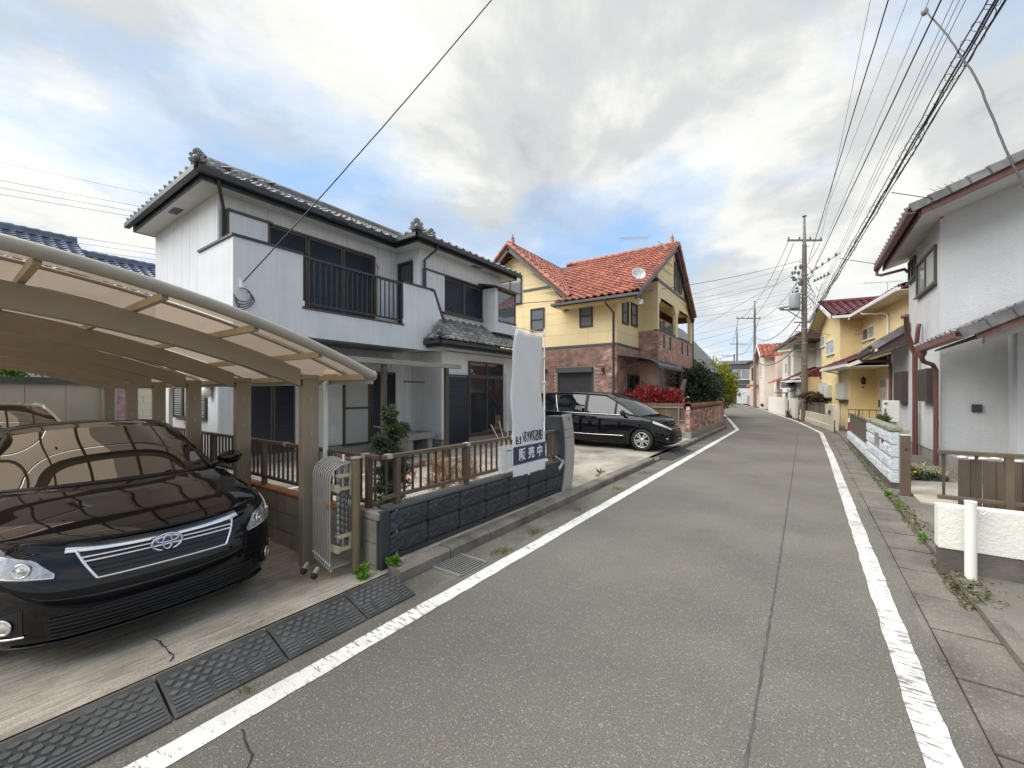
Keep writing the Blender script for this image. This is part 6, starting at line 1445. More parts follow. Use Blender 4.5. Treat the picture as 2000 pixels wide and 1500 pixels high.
# painted block wall with panel fence
WBL = pm('white_painted_block', (.58, .62, .66), .8, .10, 4, 1.0, 28, fine=.12, fscale=70, tint=(.38, .38, .36), tscale=3, tamt=.5, bdist=.03)
wbw = thing('white_block_wall', (1.2, 12.5, .0), 'white painted split block wall with brown panel and letter slot on the right', 'wall')
MB().box(1.17, 1.30, 9.0, 16.4, -.05, .15).build('base', OLDC, wbw); MB().box(1.19, 1.29, 9.0, 11.9, .15, 1.0).build('wall_core', pm('white_joint', (.44, .46, .48), .8), wbw); MB().box(1.19, 1.29, 11.9, 16.4, .15, .40).build('wall_core', MATS['white_joint'], wbw)
def split2(seed):
    r_ = random.Random(seed); m = MB(); P = []
    for j in range(7):
        P.append([((0 if i in (0, 12) or j in (0, 6) else -.012 - r_.uniform(-.004, .012)), .39 * i / 12, .192 * j / 6) for i in range(13)])
    m.grid(P, False, True); m.box(0, .10, 0, .39, 0, .192); return m.mesh('block', WBL)
bms = [split2(i + 50) for i in range(4)]; mats = []
for r_ in range(4):
    for i in range(8):
        y0 = 8.98 + i * .40 - (.2 if r_ % 2 else 0); y1 = y0 + .395; y0 = max(y0, 8.98); y1 = min(y1, 11.90)
        if y1 - y0 > .05: mats.append(Matrix.Translation((1.165, y0, .155 + r_ * .205)) @ Matrix.Scale((y1 - y0) / .395, 4, (0, 1, 0)))
for i in range(12):
    y0 = 11.92 + i * .40; mats.append(Matrix.Translation((1.165, y0, .155)) @ Matrix.Scale(1.25, 4, (0, 0, 1)))
pieces('block', bms, mats, wbw)
MB().box(1.14, 1.31, 8.96, 11.92, .975, 1.05).build('cap', pm('mossy_cap', (.28, .27, .22), .9, .3, 9, .8, 50, tint=(.12, .12, .07), tscale=5, tamt=.7, bdist=.03), wbw, bevel=.02)
MB().box(1.145, 1.165, 10.05, 10.6, .60, .85).build('letter_slot', pm('slot_grey', (.22, .21, .20), .4, .1, 9), wbw); MB().box(1.14, 1.146, 10.1, 10.55, .74, .76).build('slot_flap', STEEL, wbw)
MB().box(1.148, 1.165, 9.62, 9.78, .70, .82).build('name_plate', pm('dark_red_plate', (.16, .05, .045), .5), wbw)
MB().box(1.20, 1.24, 11.93, 16.4, .44, .93).build('fence_panel', pm('brown_panel', (.105, .082, .062), .55, .08, 2, .1, 60), wbw); MB().box(1.18, 1.26, 11.92, 16.42, .932, .965).build('panel_rail', BROWN, wbw)
gp2 = thing('brown_gate_post', (1.27, 8.5, 0), 'square brown gate post beside the white painted block wall', 'post'); MB().box(1.215, 1.325, 8.44, 8.55, 0, .955).build('tube', BRZ, gp2, bevel=.004); MB().box(1.212, 1.328, 8.437, 8.553, .956, .968).build('cap', MATS['pale_cloth'], gp2); MB().box(1.255, 1.28, 8.43, 8.439, .74, .77).build('lock', BLACKAL, gp2)
ht = thing('water_heater', (1.8, 14.1, .05), 'pale gas water heater on a stand behind the white block wall', 'water heater'); MB().box(1.68, 1.99, 14.0, 14.25, .86, 1.40).build('casing', pm('heater_cream', (.62, .62, .57), .45, .03, 2), ht, bevel=.012); MB().box(1.70, 1.74, 13.992, 13.999, .92, 1.2).build('vent', MATS['digit_grey'], ht); MB().box(1.74, 1.94, 14.05, 14.2, .05, .86).build('stand', STEEL, ht); MB().box(1.70, 1.76, 13.99, 13.999, 1.30, 1.35).build('exhaust', MATS['digit_grey'], ht)
pbx = thing('parcel_box', (1.6, 9.6, .05), 'beige metal letterbox on a leg behind the brown gate post', 'letterbox'); MB().box(1.33, 1.53, 9.9, 10.2, .62, .97).build('casing', pm('box_beige', (.33, .30, .245), .5, .05, 3), pbx, bevel=.015); MB().box(1.40, 1.45, 10.0, 10.05, .05, .62).build('leg', BROWN, pbx)
# ------------------------------------------------------------------ right-hand yellow house (turned with the road)
YEL2 = pm('yellow_brick_tile', (.86, .69, .36), .7, .05, 2, .4, 90, bdist=.008)
MAR = pm('maroon_glazed_tile', (.105, .022, .030), .25, .2, 5, rand=.25)
WTR = pm('white_trim', (.72, .72, .70), .5, .04, 3)
FY = frame(1.466, 24.884, 8.5)
def FB(M): return MB(M)
# local axes: x = away from the street (v), y = along the street (u)
yh2 = thing('yellow_house', (4, 26, .05), 'yellow house with maroon tiled roof and white gutters beyond the grey house', 'house')
MB(FY).prism([(0, 0, 0), (0, 4.0, 0), (0, 4.0, 5.35), (0, 1.75, 6.15), (0, 0, 5.30)], (6, 0, 0)).build('wall', YEL2, yh2)
MB(FY).box(.836, 6, -6.0, 0, 0, 5.15).build('wall', YEL2, yh2)
MB(FY).box(0, .836, -1.55, -.01, 0, 2.75).build('wall', YEL2, yh2)
def fy(face, c): return WF(face, c, FY)
wy = fy('-x', 0)
# brick-tile courses as real shallow joints
for z in [i * .24 + .12 for i in range(21)]:
    pass
window(yh2, wy, -3.95, -3.15, 4.12, 4.70, 2, 1, WTR, GLASS, .05, off=.002); window(yh2, wy, -2.72, -1.05, 3.55, 4.28, 2, 1, WTR, GLASSW, .06, off=.002)
window(yh2, fy('-x', .836), 0.05, 1.72, 3.95, 4.52, 2, 1, WTR, [GLASS, GLASSW], .06, off=.002)
SHW = pm('white_shutter', (.56, .56, .51), .5, .05, 3)
for a, o_ in (((-3.9, -2.6, 1.35, 2.15), 0), ((-2.5, -1.6, 1.35, 2.0), 0), ((.06, 1.40, 1.30, 2.02), 0)):
    b_ = MB(wy).box(a[0], a[1], .002, .17, a[2], a[3]).build('shutter_box', SHW, yh2)
    for i in range(7): MB(wy).box(a[0] + .04 + (a[1] - a[0] - .06) * i / 7, a[0] + .06 + (a[1] - a[0] - .06) * i / 7, .170, .178, a[2] + .03, a[3] - .03).build('rib', WTR, b_)
    MB(wy).box(a[0] - .03, a[1] + .03, .002, .20, a[2] - .05, a[2] - .002).build('sill', BROWN, b_)
# door, lamp, porch corner
dr_ = MB(fy('-x', .836)).box(2.4, 3.3, .002, .06, .15, 2.15).build('front_door', WTR, yh2)
MB(fy('-x', .836)).box(2.48, 3.22, .061, .066, 1.82, 2.10).build('pane', GLASSM, dr_)
for a in ((2.55, 2.80), (2.90, 3.15)): MB(fy('-x', .836)).box(a[0], a[1], .061, .07, .3, 1.62).build('door_panel', pm('door_cream', (.60, .58, .52), .5), dr_)
MB(fy('-x', .836)).box(2.44, 2.50, .061, .10, 1.0, 1.3).build('handle', BLACKAL, dr_)
lm = MB(fy('-y', -1.55)); lm.lathe([(.0, 0), (.07, .03), (.09, .24), (.03, .32), (0, .40)], (.45, .14, 1.95), 8); lm.build('wall_lantern', BLACKAL, yh2); MB(fy('-y', -1.55)).box(.43, .47, .002, .14, 1.82, 1.87).build('lantern_arm', BLACKAL, yh2)
MB(FY).prism([(0, -1.56, 2.75), (.836, -1.56, 2.75), (.836, -1.56, 2.35), (.5, -1.56, 2.75)], (0, -.1, 0)).build('porch_corner', YEL2, yh2)
# roofs
mtm = tile_mesh('roof_tile', MAR, W=.30, Ln=.34, roll=.06, th=.035)
def frame_slope(F, parent, e0, e1, up, keep, nm, W=.30, E=.28, limit=300, mesh=None):
    a, b = slope_mats(e0, e1, up, W, E, keep); pieces(nm, mesh or mtm, [F @ q for q in a + b], parent, limit)
def z1_(u): return 5.13 + .40 * (u + .85)
rz = 5.13 + .40 * 2.6
ry = MB(FY).prism([(-.5, -.85, 5.13), (-.5, 1.75, rz), (-.5, 4.4, 5.13), (-.5, 4.4, 5.05), (-.5, 1.75, rz - .08), (-.5, -.85, 5.05)], (6.5, 0, 0)).build('roof', MAR, yh2)
frame_slope(FY, ry, (-.5, -.85, 5.15), (6.0, -.85, 5.15), (0, 1, .40), lambda c: c.y < 1.75 and c.x < 5.5, 'roof_tile')
MB(FY).beam((-.55, -.90, 5.08), (-.55, 1.75, rz - .02), .05, .17).build('bargeboard', WTR, yh2); MB(FY).beam((-.55, 4.45, 5.08), (-.55, 1.75, rz - .02), .05, .17).build('bargeboard', WTR, yh2)
m = MB(FY); m.prism([(-.5, -.80, 5.03), (-.5, 1.75, rz - .12), (-.5, 4.35, 5.03), (-.5, 4.35, 5.0), (-.5, 1.75, rz - .15), (-.5, -.80, 5.0)], (.5, 0, 0)); m.build('soffit', pm('cream_soffit', (.52, .44, .28), .8, .05, 2), yh2)
m = MB(FY); m.tube([(-.55, 1.75, rz + .06), (5.6, 1.75, rz + .06)], .12, 10); m.build('ridge', MAR, yh2)
# eave gutter along the near side, then turning towards the camera over the second volume
def zc2(u, v): return 5.13
r2 = MB(FY).prism([(.30, -.85, 5.13), (3.6, -.85, 5.13 + .38 * 3.3), (6.4, -.85, 5.0), (6.4, -.85, 4.95), (3.6, -.85, 6.3), (.30, -.85, 5.06)], (0, -5.6, 0)).build('roof', MAR, yh2)
frame_slope(FY, r2, (.30, -6.45, 5.15), (.30, -.3, 5.15), (1, 0, .38), lambda c: c.x < 3.6 and (c.y < -.85 + (c.x - .3) * .9), 'roof_tile', limit=200)
def lgut(F, pts, z, mat, parent, wd=.13, h=.12):
    for a, b in zip(pts, pts[1:]):
        m = MB(F); m.beam((*a, z), (*b, z), wd, h); m.build('gutter_run', mat, parent)
lgut(FY, [(-.5, -.93), (.20, -.93), (.20, -6.4)], 5.06, WTR, yh2)
MB(FY).box(.24, .836, -6.4, -.86, 5.0, 5.04).build('soffit', MATS['cream_soffit'], yh2); MB(FY).box(.0, 1.0, -.84, -.01, 5.0, 5.04).build('soffit', MATS['cream_soffit'], yh2)
pp_ = MB(FY).tube([(.20, -2.3, 5.0), (.22, -2.4, 4.9), (.74, -3.3, 4.72), (.77, -3.4, 4.6), (.77, -3.4, 2.6)], .035, 8).build('downpipe', WTR, yh2)
MB(FY).tube([(.12, -.93, 5.0), (.12, -.93, 4.9)], .04, 8).build('rain_hopper', WTR, yh2)
MB(FY).tube([(-.04, -.05, 2.6), (-.04, -.05, .1)], .035, 8).build('downpipe', WTR, yh2)
# porch roof
r3 = MB(FY).prism([(-.60, .35, 2.74), (.84, .35, 3.42), (.84, .35, 3.36), (-.60, .35, 2.66)], (0, -4.4, 0)).build('porch_roof', MAR, yh2)
frame_slope(FY, r3, (-.60, -4.05, 2.76), (-.60, .35, 2.76), (1, 0, .47), lambda c: c.x < .82, 'roof_tile', W=.27, E=.24)
lgut(FY, [(-.66, .40), (-.66, -4.1)], 2.68, WTR, yh2, .12, .11)
MB(FY).prism([(-.62, -4.07, 2.60), (-.62, -4.07, 2.72), (.84, -4.07, 3.42), (.84, -4.07, 3.14)], (0, -.05, 0)).build('bargeboard', WTR, yh2); MB(FY).box(-.58, .83, -4.0, .3, 2.62, 2.655).build('porch_soffit', WTR, yh2)
MB(FY).prism([(-.3, -4.14, 2.95), (-.3, -4.14, 3.07), (.84, -4.14, 3.62), (.84, -4.14, 3.50)], (0, -.6, 0)).build('bargeboard', WTR, yh2)
m = MB(FY); m.tube([(-.55, .1, 2.62), (-.1, .05, 2.52), (-.05, -.02, 2.4)], .03, 8); m.build('downpipe', WTR, yh2)
# small lean-to on the far side with its pipe
MB(FY).prism([(-1.0, 4.2, 2.55), (.2, 4.2, 3.1), (.2, 4.2, 3.02), (-1.0, 4.2, 2.47)], (0, 2.4, 0)).build('side_roof', MAR, yh2); lgut(FY, [(-1.05, 4.15), (-1.05, 6.6)], 2.48, WTR, yh2, .12, .1); MB(FY).box(-.6, 0, 4.4, 6.3, 0, 2.5).build('wall', YEL2, yh2)
MB(FY).tube([(-1.0, 4.15, 2.46), (-.68, 4.2, 2.2), (-.66, 4.2, .1)], .05, 8).build('downpipe', WTR, yh2)
window(yh2, fy('-x', -.6), -5.8, -4.6, .3, 2.0, 2, 1, WTR, GLASSW, .06, off=.002, sill=False)
yagi(tuple(FY @ Vector((2.2, 1.75, 6.25))), 200, 9, 1.6, 'thin aerial on the maroon ridge of the yellow house', None, .75)
# low cream wall, pillar with camera box, brown panel fence along the road
CRW = pm('cream_render', (.62, .555, .44), .85, .05, 2, .4, 60)
def along(y0, y1, d): a = at_y(LINE_R, y0); b = at_y(LINE_R, y1); return Vector((a[0] + d, a[1], 0)), Vector((b[0] + d, b[1], 0))
cw = thing('cream_front_wall', (.8, 24, 0), 'low cream rendered wall with brown mesh panels before the yellow house', 'wall')
def wallseg(parent, y0, y1, d, z0, z1, th, mat, name): a, b = along(y0, y1, d); return MB().beam(a + Vector((0, 0, (z0 + z1) / 2)), b + Vector((0, 0, (z0 + z1) / 2)), th, z1 - z0).build(name, mat, parent)
wallseg(cw, 21.4, 23.2, .62, .0, 1.10, .18, CRW, 'pillar'); wallseg(cw, 23.2, 30.6, .62, 0, .58, .14, CRW, 'low_wall'); wallseg(cw, 21.35, 30.6, .55, 0, .22, .06, CRW, 'plinth')
MESHP = pm('brown_mesh_panel', (.13, .10, .075), .6, .12, 9)
for i in range(4): wallseg(cw, 23.25 + 1.84 * i, 25.0 + 1.84 * i, .62, .60, 1.05, .03, MESHP, 'mesh_panel')
for i in range(5): wallseg(cw, 23.18 + 1.84 * i, 23.25 + 1.84 * i, .62, .58, 1.10, .06, BROWN, 'post')
wallseg(cw, 23.2, 30.6, .62, 1.06, 1.10, .05, BROWN, 'panel_rail'); wallseg(cw, 21.9, 22.2, .50, .72, .86, .04, BLACKAL, 'letter_slot'); wallseg(cw, 22.4, 22.6, .51, .74, .86, .03, MATS['white_plastic'], 'intercom')
fr_ = rail_fence('yard_railing', (1.45, 20.9), (3.6, 20.9), .20, .95, 'brown railing of the yellow house yard behind the white block wall', [.35, 1.5], .2)
pw2 = thing('pink_yard_wall', (2.3, 20.95, 0), 'low pink yard wall under the brown railing of the yellow house', 'wall'); MB().box(1.4, 4, 20.95, 21.1, .16, .42).build('render', pm('pale_pink', (.50, .38, .33), .8), pw2); MB().box(1.4, 4, 20.94, 21.11, .0, .158).build('base', OLDC, pw2)
ps = thing('marker_post', (1.42, 19.6, 0), 'slim red and white marker post by the right gutter', 'post'); MB().tube([(1.42, 19.6, 0), (1.42, 19.6, .52)], .05, 10).build('red_part', pm('red_plastic', (.30, .03, .03), .5), ps); MB().tube([(1.42, 19.6, .52), (1.42, 19.6, .66)], .052, 10).build('white_part', MATS['white_plastic'], ps)
ps2 = thing('marker_post', (1.05, 20.6, 0), 'thin dark stake at the end of the cream wall', 'post'); MB().tube([(1.05, 20.9, 0), (1.05, 20.9, .5)], .02, 6).build('stake', BLACKAL, ps2)
# ------------------------------------------------------------------ farther houses on the right
CREAM2 = pm('white_tile_wall', (.66, .63, .56), .75, .05, 2, .3, 60); PINKW = pm('pale_pink_wall', (.60, .47, .42), .8, .05, 1.5); PINKL = pm('cream_pink_wall', (.64, .57, .50), .8, .05, 1.5); DGREY = pm('charcoal_cladding', (.085, .09, .10), .6, .06, 3)
FW_ = frame(-.55, 37.2, 9.5)
wh2 = thing('cream_house', (2, 39, .05), 'cream house with maroon hipped roof behind the tall utility pole', 'house')
MB(FW_).box(0, 7, 0, 5.2, 0, 5.25).build('wall', CREAM2, wh2); MB(FW_).box(1.4, 7, -4.5, 0, 0, 5.25).build('wall', CREAM2, wh2)
w_ = WF('-x', 0, FW_)
for a in ((-3.35, -2.9, 3.3, 3.95), (-2.05, -1.75, 3.0, 4.5), (-1.35, -1.05, 3.0, 4.5)): window(wh2, w_, *a, 1, 1, pm('grey_frame', (.35, .35, .34), .5), GLASSW, .035, off=.002)
window(wh2, WF('-x', 1.4, FW_), 1.6, 2.9, 3.4, 4.6, 2, 1, WTR, GLASSW, .06, off=.002)
m = MB(FW_); m.hexa([(-.55, -4.9, 5.3), (7.5, -4.9, 5.3), (7.5, 5.7, 5.3), (-.55, 5.7, 5.3)], [(3.0, -1.3, 7.0), (3.6, -1.3, 7.0), (3.6, 2.2, 7.0), (3.0, 2.2, 7.0)]); r4 = m.build('roof', MAR, wh2)
frame_slope(FW_, r4, (-.55, -4.9, 5.32), (-.55, 5.7, 5.32), (3.55, 0, 1.7), lambda c: -4.9 + (c.x + .55) * 1.0 < c.y < 5.7 - (c.x + .55) * 1.0 and c.x < 3.1, 'roof_tile', W=.34, E=.34, limit=300)
frame_slope(FW_, r4, (-.55, -4.9, 5.32), (7.4, -4.9, 5.32), (0, 3.6, 1.7), lambda c: c.y < -1.4 and c.x > -.5 + (c.y + 4.9) * 1.0, 'roof_tile', W=.34, E=.34, limit=150)
for a, b in (((-.6, -4.95), (-.6, 5.75)), ((-.6, -4.95), (7.5, -4.95))): MB(FW_).beam((*a, 5.24), (*b, 5.24), .12, .14).build('gutter_run', DBR, wh2)
MB(FW_).box(-.5, 0, -4.8, 5.6, 5.12, 5.16).build('soffit', SOFW, wh2); MB(FW_).box(0, 7, -4.85, -4.5, 5.12, 5.16).build('soffit', SOFW, wh2)
m = MB(FW_); m.hexa([(-.75, -4.6, 2.42), (1.5, -4.6, 2.42), (1.5, -.4, 2.42), (-.75, -.4, 2.42)], [(.65, -3.2, 3.2), (1.4, -3.2, 3.2), (1.4, -1.4, 3.2), (.65, -1.4, 3.2)]); r5 = m.build('lower_roof', MAR, wh2)
frame_slope(FW_, r5, (-.75, -4.6, 2.44), (-.75, -.4, 2.44), (1.4, 0, .78), lambda c: c.x < .65 and -4.6 + (c.x + .75) * 1.0 < c.y < -.4 - (c.x + .75) * .7, 'roof_tile', W=.3, E=.28); frame_slope(FW_, r5, (-.75, -4.6, 2.44), (1.5, -4.6, 2.44), (0, 1.4, .78), lambda c: c.y < -3.2 and c.x > -.75 + (c.y + 4.6), 'roof_tile', W=.3, E=.28)
MB(FW_).box(-.3, 1.4, -4.2, -.6, 0, 2.36).build('wall', pm('grey_lower_wall', (.36, .36, .36), .8), wh2); MB(FW_).beam((-.78, -4.65, 2.36), (-.78, -.35, 2.36), .08, .14).build('gutter_run', WTR, wh2); MB(FW_).beam((-.78, -4.65, 2.36), (1.5, -4.65, 2.36), .08, .14).build('gutter_run', WTR, wh2)
m = MB(WF('-x', -.3, FW_)); m.prism([(2.2 + .55 * math.cos(a * math.pi / 8), .002, 1.95 + .42 * math.sin(a * math.pi / 8)) for a in range(9)], (0, .7, -.0)); m.build('awning', DGREY, wh2)
MB(WF('-x', 0, FW_)).prism([(-2.2 + .32 * math.cos(a * math.pi / 8), .002, 1.9 + .4 * math.sin(a * math.pi / 8)) for a in range(9)], (0, .5, 0)).build('awning', WTR, wh2); MB(FW_).box(-.8, -.0, 2.2, 3.6, 1.55, 1.62).build('canopy', BROWN, wh2)
cw2 = thing('cream_yard_wall', (-1.3, 35, 0), 'plain tall cream wall along the road before the cream house', 'wall')
wallseg(cw2, 31.0, 33.4, .45, 0, 1.22, .15, CREAM2, 'wall_panel'); wallseg(cw2, 34.0, 43.5, .30, 0, 1.25, .15, CREAM2, 'wall_panel'); wallseg(cw2, 33.5, 33.9, .40, 0, 1.1, .06, BROWN, 'gate')
for s_, o_ in ((43.6, 0),): wallseg(cw2, s_, s_ + .12, .3, 0, 1.25, .12, BROWN, 'post')
FP_ = frame(-1.9, 45.0, 11)
ph_ = thing('pink_white_house', (.5, 47, .05), 'pale house with orange tiled gable and small upper window beyond the cream house', 'house')
MB(FP_).box(0, 7, 0, 6, 0, 5.0).build('wall', PINKW, ph_); MB(FP_).prism([(-.8, 1.6, 0), (-.8, 5.6, 0), (-.8, 5.6, 5.1), (-.8, 3.6, 6.2), (-.8, 1.6, 5.1)], (6, 0, 0)).build('wall', PINKL, ph_)
r6 = MB(FP_).prism([(-1.2, 1.0, 5.05), (-1.2, 3.6, 6.5), (-1.2, 6.2, 5.05), (-1.2, 6.2, 4.95), (-1.2, 3.6, 6.38), (-1.2, 1.0, 4.95)], (7, 0, 0)).build('roof', TERRA, ph_)
frame_slope(FP_, r6, (-1.2, 1.0, 5.07), (5.5, 1.0, 5.07), (0, 2.6, 1.45), lambda c: c.y < 3.6, 'roof_tile', W=.36, E=.36, mesh=stm, limit=150)
for a, b in (((-1.22, 1.0, 5.0), (-1.22, 3.6, 6.44)), ((-1.22, 6.2, 5.0), (-1.22, 3.6, 6.44))): MB(FP_).beam(a, b, .06, .2).build('bargeboard', WTR, ph_)
window(ph_, WF('-x', -.8, FP_), -4.1, -3.1, 3.2, 4.5, 2, 2, WTR, GLASS, .06, off=.002); MB(WF('-x', 0, FP_)).prism([(-1.1 + .35 * math.cos(a * math.pi / 8), .002, 1.9 + .5 * math.sin(a * math.pi / 8)) for a in range(9)] + [(-1.45, .002, .5), (-.75, .002, .5)], (0, .05, 0)).build('arched_window', WTR, ph_)
MB(FP_).prism([(-.7, .2, 2.55), (.1, .2, 2.95), (.1, .2, 2.85), (-.7, .2, 2.45)], (0, -2.2, 0)).build('side_roof', TERRA, ph_)
FQ_ = frame(-4.2, 53.0, 12)
qh = thing('far_pink_house', (-2, 55, .05), 'small far pink house with brown balcony beside the middle utility pole', 'house')
MB(FQ_).box(0, 6, 0, 5, 0, 5.1).build('wall', pm('salmon_wall', (.56, .40, .33), .8), qh); MB(FQ_).hexa([(-.6, -.6, 5.1), (6.5, -.6, 5.1), (6.5, 5.6, 5.1), (-.6, 5.6, 5.1)], [(2.5, 2.0, 6.4), (3, 2.0, 6.4), (3, 3, 6.4), (2.5, 3, 6.4)]).build('roof', pm('brown_roof', (.12, .085, .07), .7), qh)
MB(FQ_).box(-.7, .5, -.2, 2.0, 2.3, 2.5).build('porch_roof', TERRA, qh); window(qh, WF('-x', 0, FQ_), -3.2, -2.2, 3.1, 4.5, 2, 1, BROWN, GLASS, .06, off=.002); window(qh, WF('-y', 0, FQ_), .5, 1.6, 3.1, 4.5, 2, 1, BROWN, GLASS, .06, off=.002)
ww = thing('far_fence', (-4.6, 50, 0), 'brown panel fence on a low block base before the far pink house', 'fence')
wallseg(ww, 46.5, 52, .7, 0, .45, .15, PINKW, 'low_wall')
for i in range(5): wallseg(ww, 46.6 + 1.1 * i, 47.6 + 1.1 * i, .7, .46, 1.15, .05, MESHP, 'panel')
wallseg(ww, 52.3, 53.4, .7, 0, 1.3, .2, pm('pink_pillar', (.62, .42, .40), .8), 'pillar')
FD_ = frame(-9.2, 64.5, 15)
dh = thing('dark_grey_house', (-7, 66, .05), 'dark grey flat-roofed house at the end of the street with white garage door', 'house')
MB(FD_).box(0, 9, 0, 8, 0, 5.6).build('wall', DGREY, dh); MB(FD_).box(-.15, 9.2, -.15, 8.2, 5.6, 6.05).build('roof_edge', pm('light_grey_edge', (.22, .22, .22), .6), dh)
window(dh, WF('-y', 0, FD_), 1.3, 3.4, 3.4, 4.8, 2, 1, WTR, GLASSW, .06, off=.002); window(dh, WF('-y', 0, FD_), 4.6, 6.6, 3.4, 4.8, 2, 1, WTR, GLASSW, .06, off=.002); MB(WF('-y', 0, FD_)).box(1.8, 4.6, .002, .08, .1, 2.2).build('garage_door', WTR, dh); MB(WF('-y', 0, FD_)).box(0, 9, .002, .05, 2.7, 2.8).build('trim', MATS['light_grey_edge'], dh); MB(FD_).box(4.6, 9, -2.2, -.2, 2.5, 2.7).build('porch_roof', DBR, dh)
gw3 = thing('far_block_wall', (-7.6, 61, 0), 'grey far garden wall at the road bend before the dark grey house', 'wall'); wallseg(gw3, 58, 64, .8, 0, 1.2, .2, FOUND, 'wall_panel'); wallseg(gw3, 66, 74, .8, 0, 1.4, .2, pm('grey_far_wall', (.2, .2, .2), .8), 'wall_panel')
fh = thing('far_roof_house', (-18, 90, 0), 'far low house half hidden behind the road bend', 'house'); MB(frame(-19, 92, 18)).box(0, 10, 0, 8, 0, 5).build('wall', PINKL, fh); MB(frame(-19, 92, 18)).hexa([(-.6, -.6, 5), (10.6, -.6, 5), (10.6, 8.6, 5), (-.6, 8.6, 5)], [(3, 3.5, 6.8), (7, 3.5, 6.8), (7, 4.5, 6.8), (3, 4.5, 6.8)]).build('roof', MATS['brown_roof'], fh)
# ------------------------------------------------------------------ utility poles and overhead wires
POLE = pm('concrete_pole', (.17, .150, .120), .85, .12, 2, .3, 60, streak=.2, tint=(.12, .11, .095), tscale=1.5, tamt=.5)
ARM = pm('pole_steel_arm', (.22, .22, .215), .55, .15, 9, metal=.4)
PORC = pm('insulator', (.12, .12, .125), .35, .2, 9)
CAMR = Vector((math.cos(R(YAW)), math.sin(R(YAW)), 0))
def pole(x, y, h, r0, r1, label, arms, grp='utility poles along the right side', steel=1.6, bands=True):
    t_ = thing('utility_pole', (x, y, 0), label, 'utility pole', grp)
    MB().tube([(x, y, -.1), (x, y, h * .5), (x, y, h - steel)], [r0, (r0 + r1) / 2, r1], 14).build('shaft', POLE, t_)
    if steel: MB().tube([(x, y, h - steel), (x, y, h)], [r1 * .8, r1 * .45], 10).build('pole_top', ARM, t_); MB().lathe([(0, 0), (.12, .0), (.1, .05), (0, .08)], (x, y, h), 10).build('cap', PORC, t_)
    for z, a, b in arms:
        MB().beam((x + CAMR.x * a, y + CAMR.y * a, z), (x + CAMR.x * b, y + CAMR.y * b, z), .09, .09).build('cross_arm', ARM, t_)
        n = max(2, int((b - a) / .55))
        for i in range(n + 1):
            q = a + .06 + (b - a - .12) * i / n; m = MB(); m.lathe([(.02, 0), (.055, .05), (.03, .09), (.05, .14), (0, .18)], (x + CAMR.x * q, y + CAMR.y * q, z + .04), 8); m.build('insulator', PORC, t_)
    if bands:
        for i in range(int(h / .9)):
            z = 1.8 + .45 * i * 2; 
            if z > h - steel: break
            m = MB(); sgn = 1 if i % 2 else -1; m.beam((x + CAMR.x * r0 * .8 * sgn, y + CAMR.y * r0 * .8 * sgn, z), (x + CAMR.x * (r0 + .16) * sgn, y + CAMR.y * (r0 + .16) * sgn, z), .025, .025); m.build('step_bolt', ARM, t_)
        for z in (3.2, 4.4, 5.2, 6.1, 7.0, 8.3):
            if z < h - steel: m = MB(); rr = r0 + (r1 - r0) * z / h + .012; m.lathe([(rr - .02, -.04), (rr, -.04), (rr, .04), (rr - .02, .04)], (x, y, z), 14); m.build('steel_band', ARM, t_)
    return t_
P1 = (.62, 28.45); P2 = (-6.6, 47.4); P3 = (-14.6, 74.8); P4 = (-14.3, 69.0)
def at_px(px, d):   # ground position under a bearing of the photograph, d metres along the axis
    k = (px - 1000) / 805; return (-math.sin(R(YAW)) * d + math.cos(R(YAW)) * d * k, math.cos(R(YAW)) * d + math.sin(R(YAW)) * d * k)
P1 = at_px(1571, 23.4); P2 = at_px(1474, 43); P3 = at_px(1439.5, 68); P4 = at_px(1434, 64)
p1_ = pole(*P1, 11.6, .165, .115, 'tallest utility pole with transformer and cables, behind the cream wall on the right', [(10.25, -.95, 1.0)])
p2_ = pole(*P2, 11.1, .15, .10, 'second utility pole with one cross arm beside the dark grey house', [(9.35, -1.9, .6)], steel=.8)
p3_ = pole(*P3, 12.3, .16, .10, 'far utility pole at the bend of the road behind the second pole', [(9.6, -1.1, 1.5), (5.6, -2, 2)], steel=.8)
p4_ = pole(*P4, 7.6, .13, .10, 'short pale far pole with a lamp arm at the road bend', [(7.3, -1.9, .1)], steel=0, bands=False)
def off1(a, z, p=P1): return Vector((p[0] + CAMR.x * a, p[1] + CAMR.y * a, z))
tf = thing('pole_transformer', (*P1, 6.5), 'grey drum transformer hung on the tallest utility pole', 'transformer')
c = off1(-.55, 6.35); MB().lathe([(0, 0), (.26, .0), (.275, .06), (.275, .80), (.24, .88), (0, .92)], c, 18).build('drum', pm('drum_grey', (.26, .28, .30), .5, .06, 3), tf)
for k in (-.12, .12): MB().lathe([(.03, 0), (.05, .06), (.02, .18)], c + CAMR * k + Vector((0, 0, .88)), 8).build('bushing', PORC, tf)
MB().beam(off1(-1.35, 6.30), off1(.1, 6.30), .08, .08).build('platform', ARM, tf); MB().beam(off1(-1.0, 6.3), off1(0, 5.7), .04, .04).build('brace', ARM, tf)
for i, (a, z, s_) in enumerate(((-1.25, 6.45, .14), (-1.02, 6.5, .12), (-1.4, 6.42, .1))): m = MB(); m.ell(off1(a, z), s_, s_ * .8, s_ * .9); m.build('fuse_box', pm('box_light', (.42, .42, .40), .5, .15, 6), tf)
for i in range(14):
    m = MB(); m.ell(off1(-.28 - rnd.uniform(-.12, .45), 8.0 + rnd.uniform(-.75, .75)), rnd.uniform(.05, .12), .08, rnd.uniform(.07, .16), 8, 5); m.build('cutout_switch', PORC, tf)
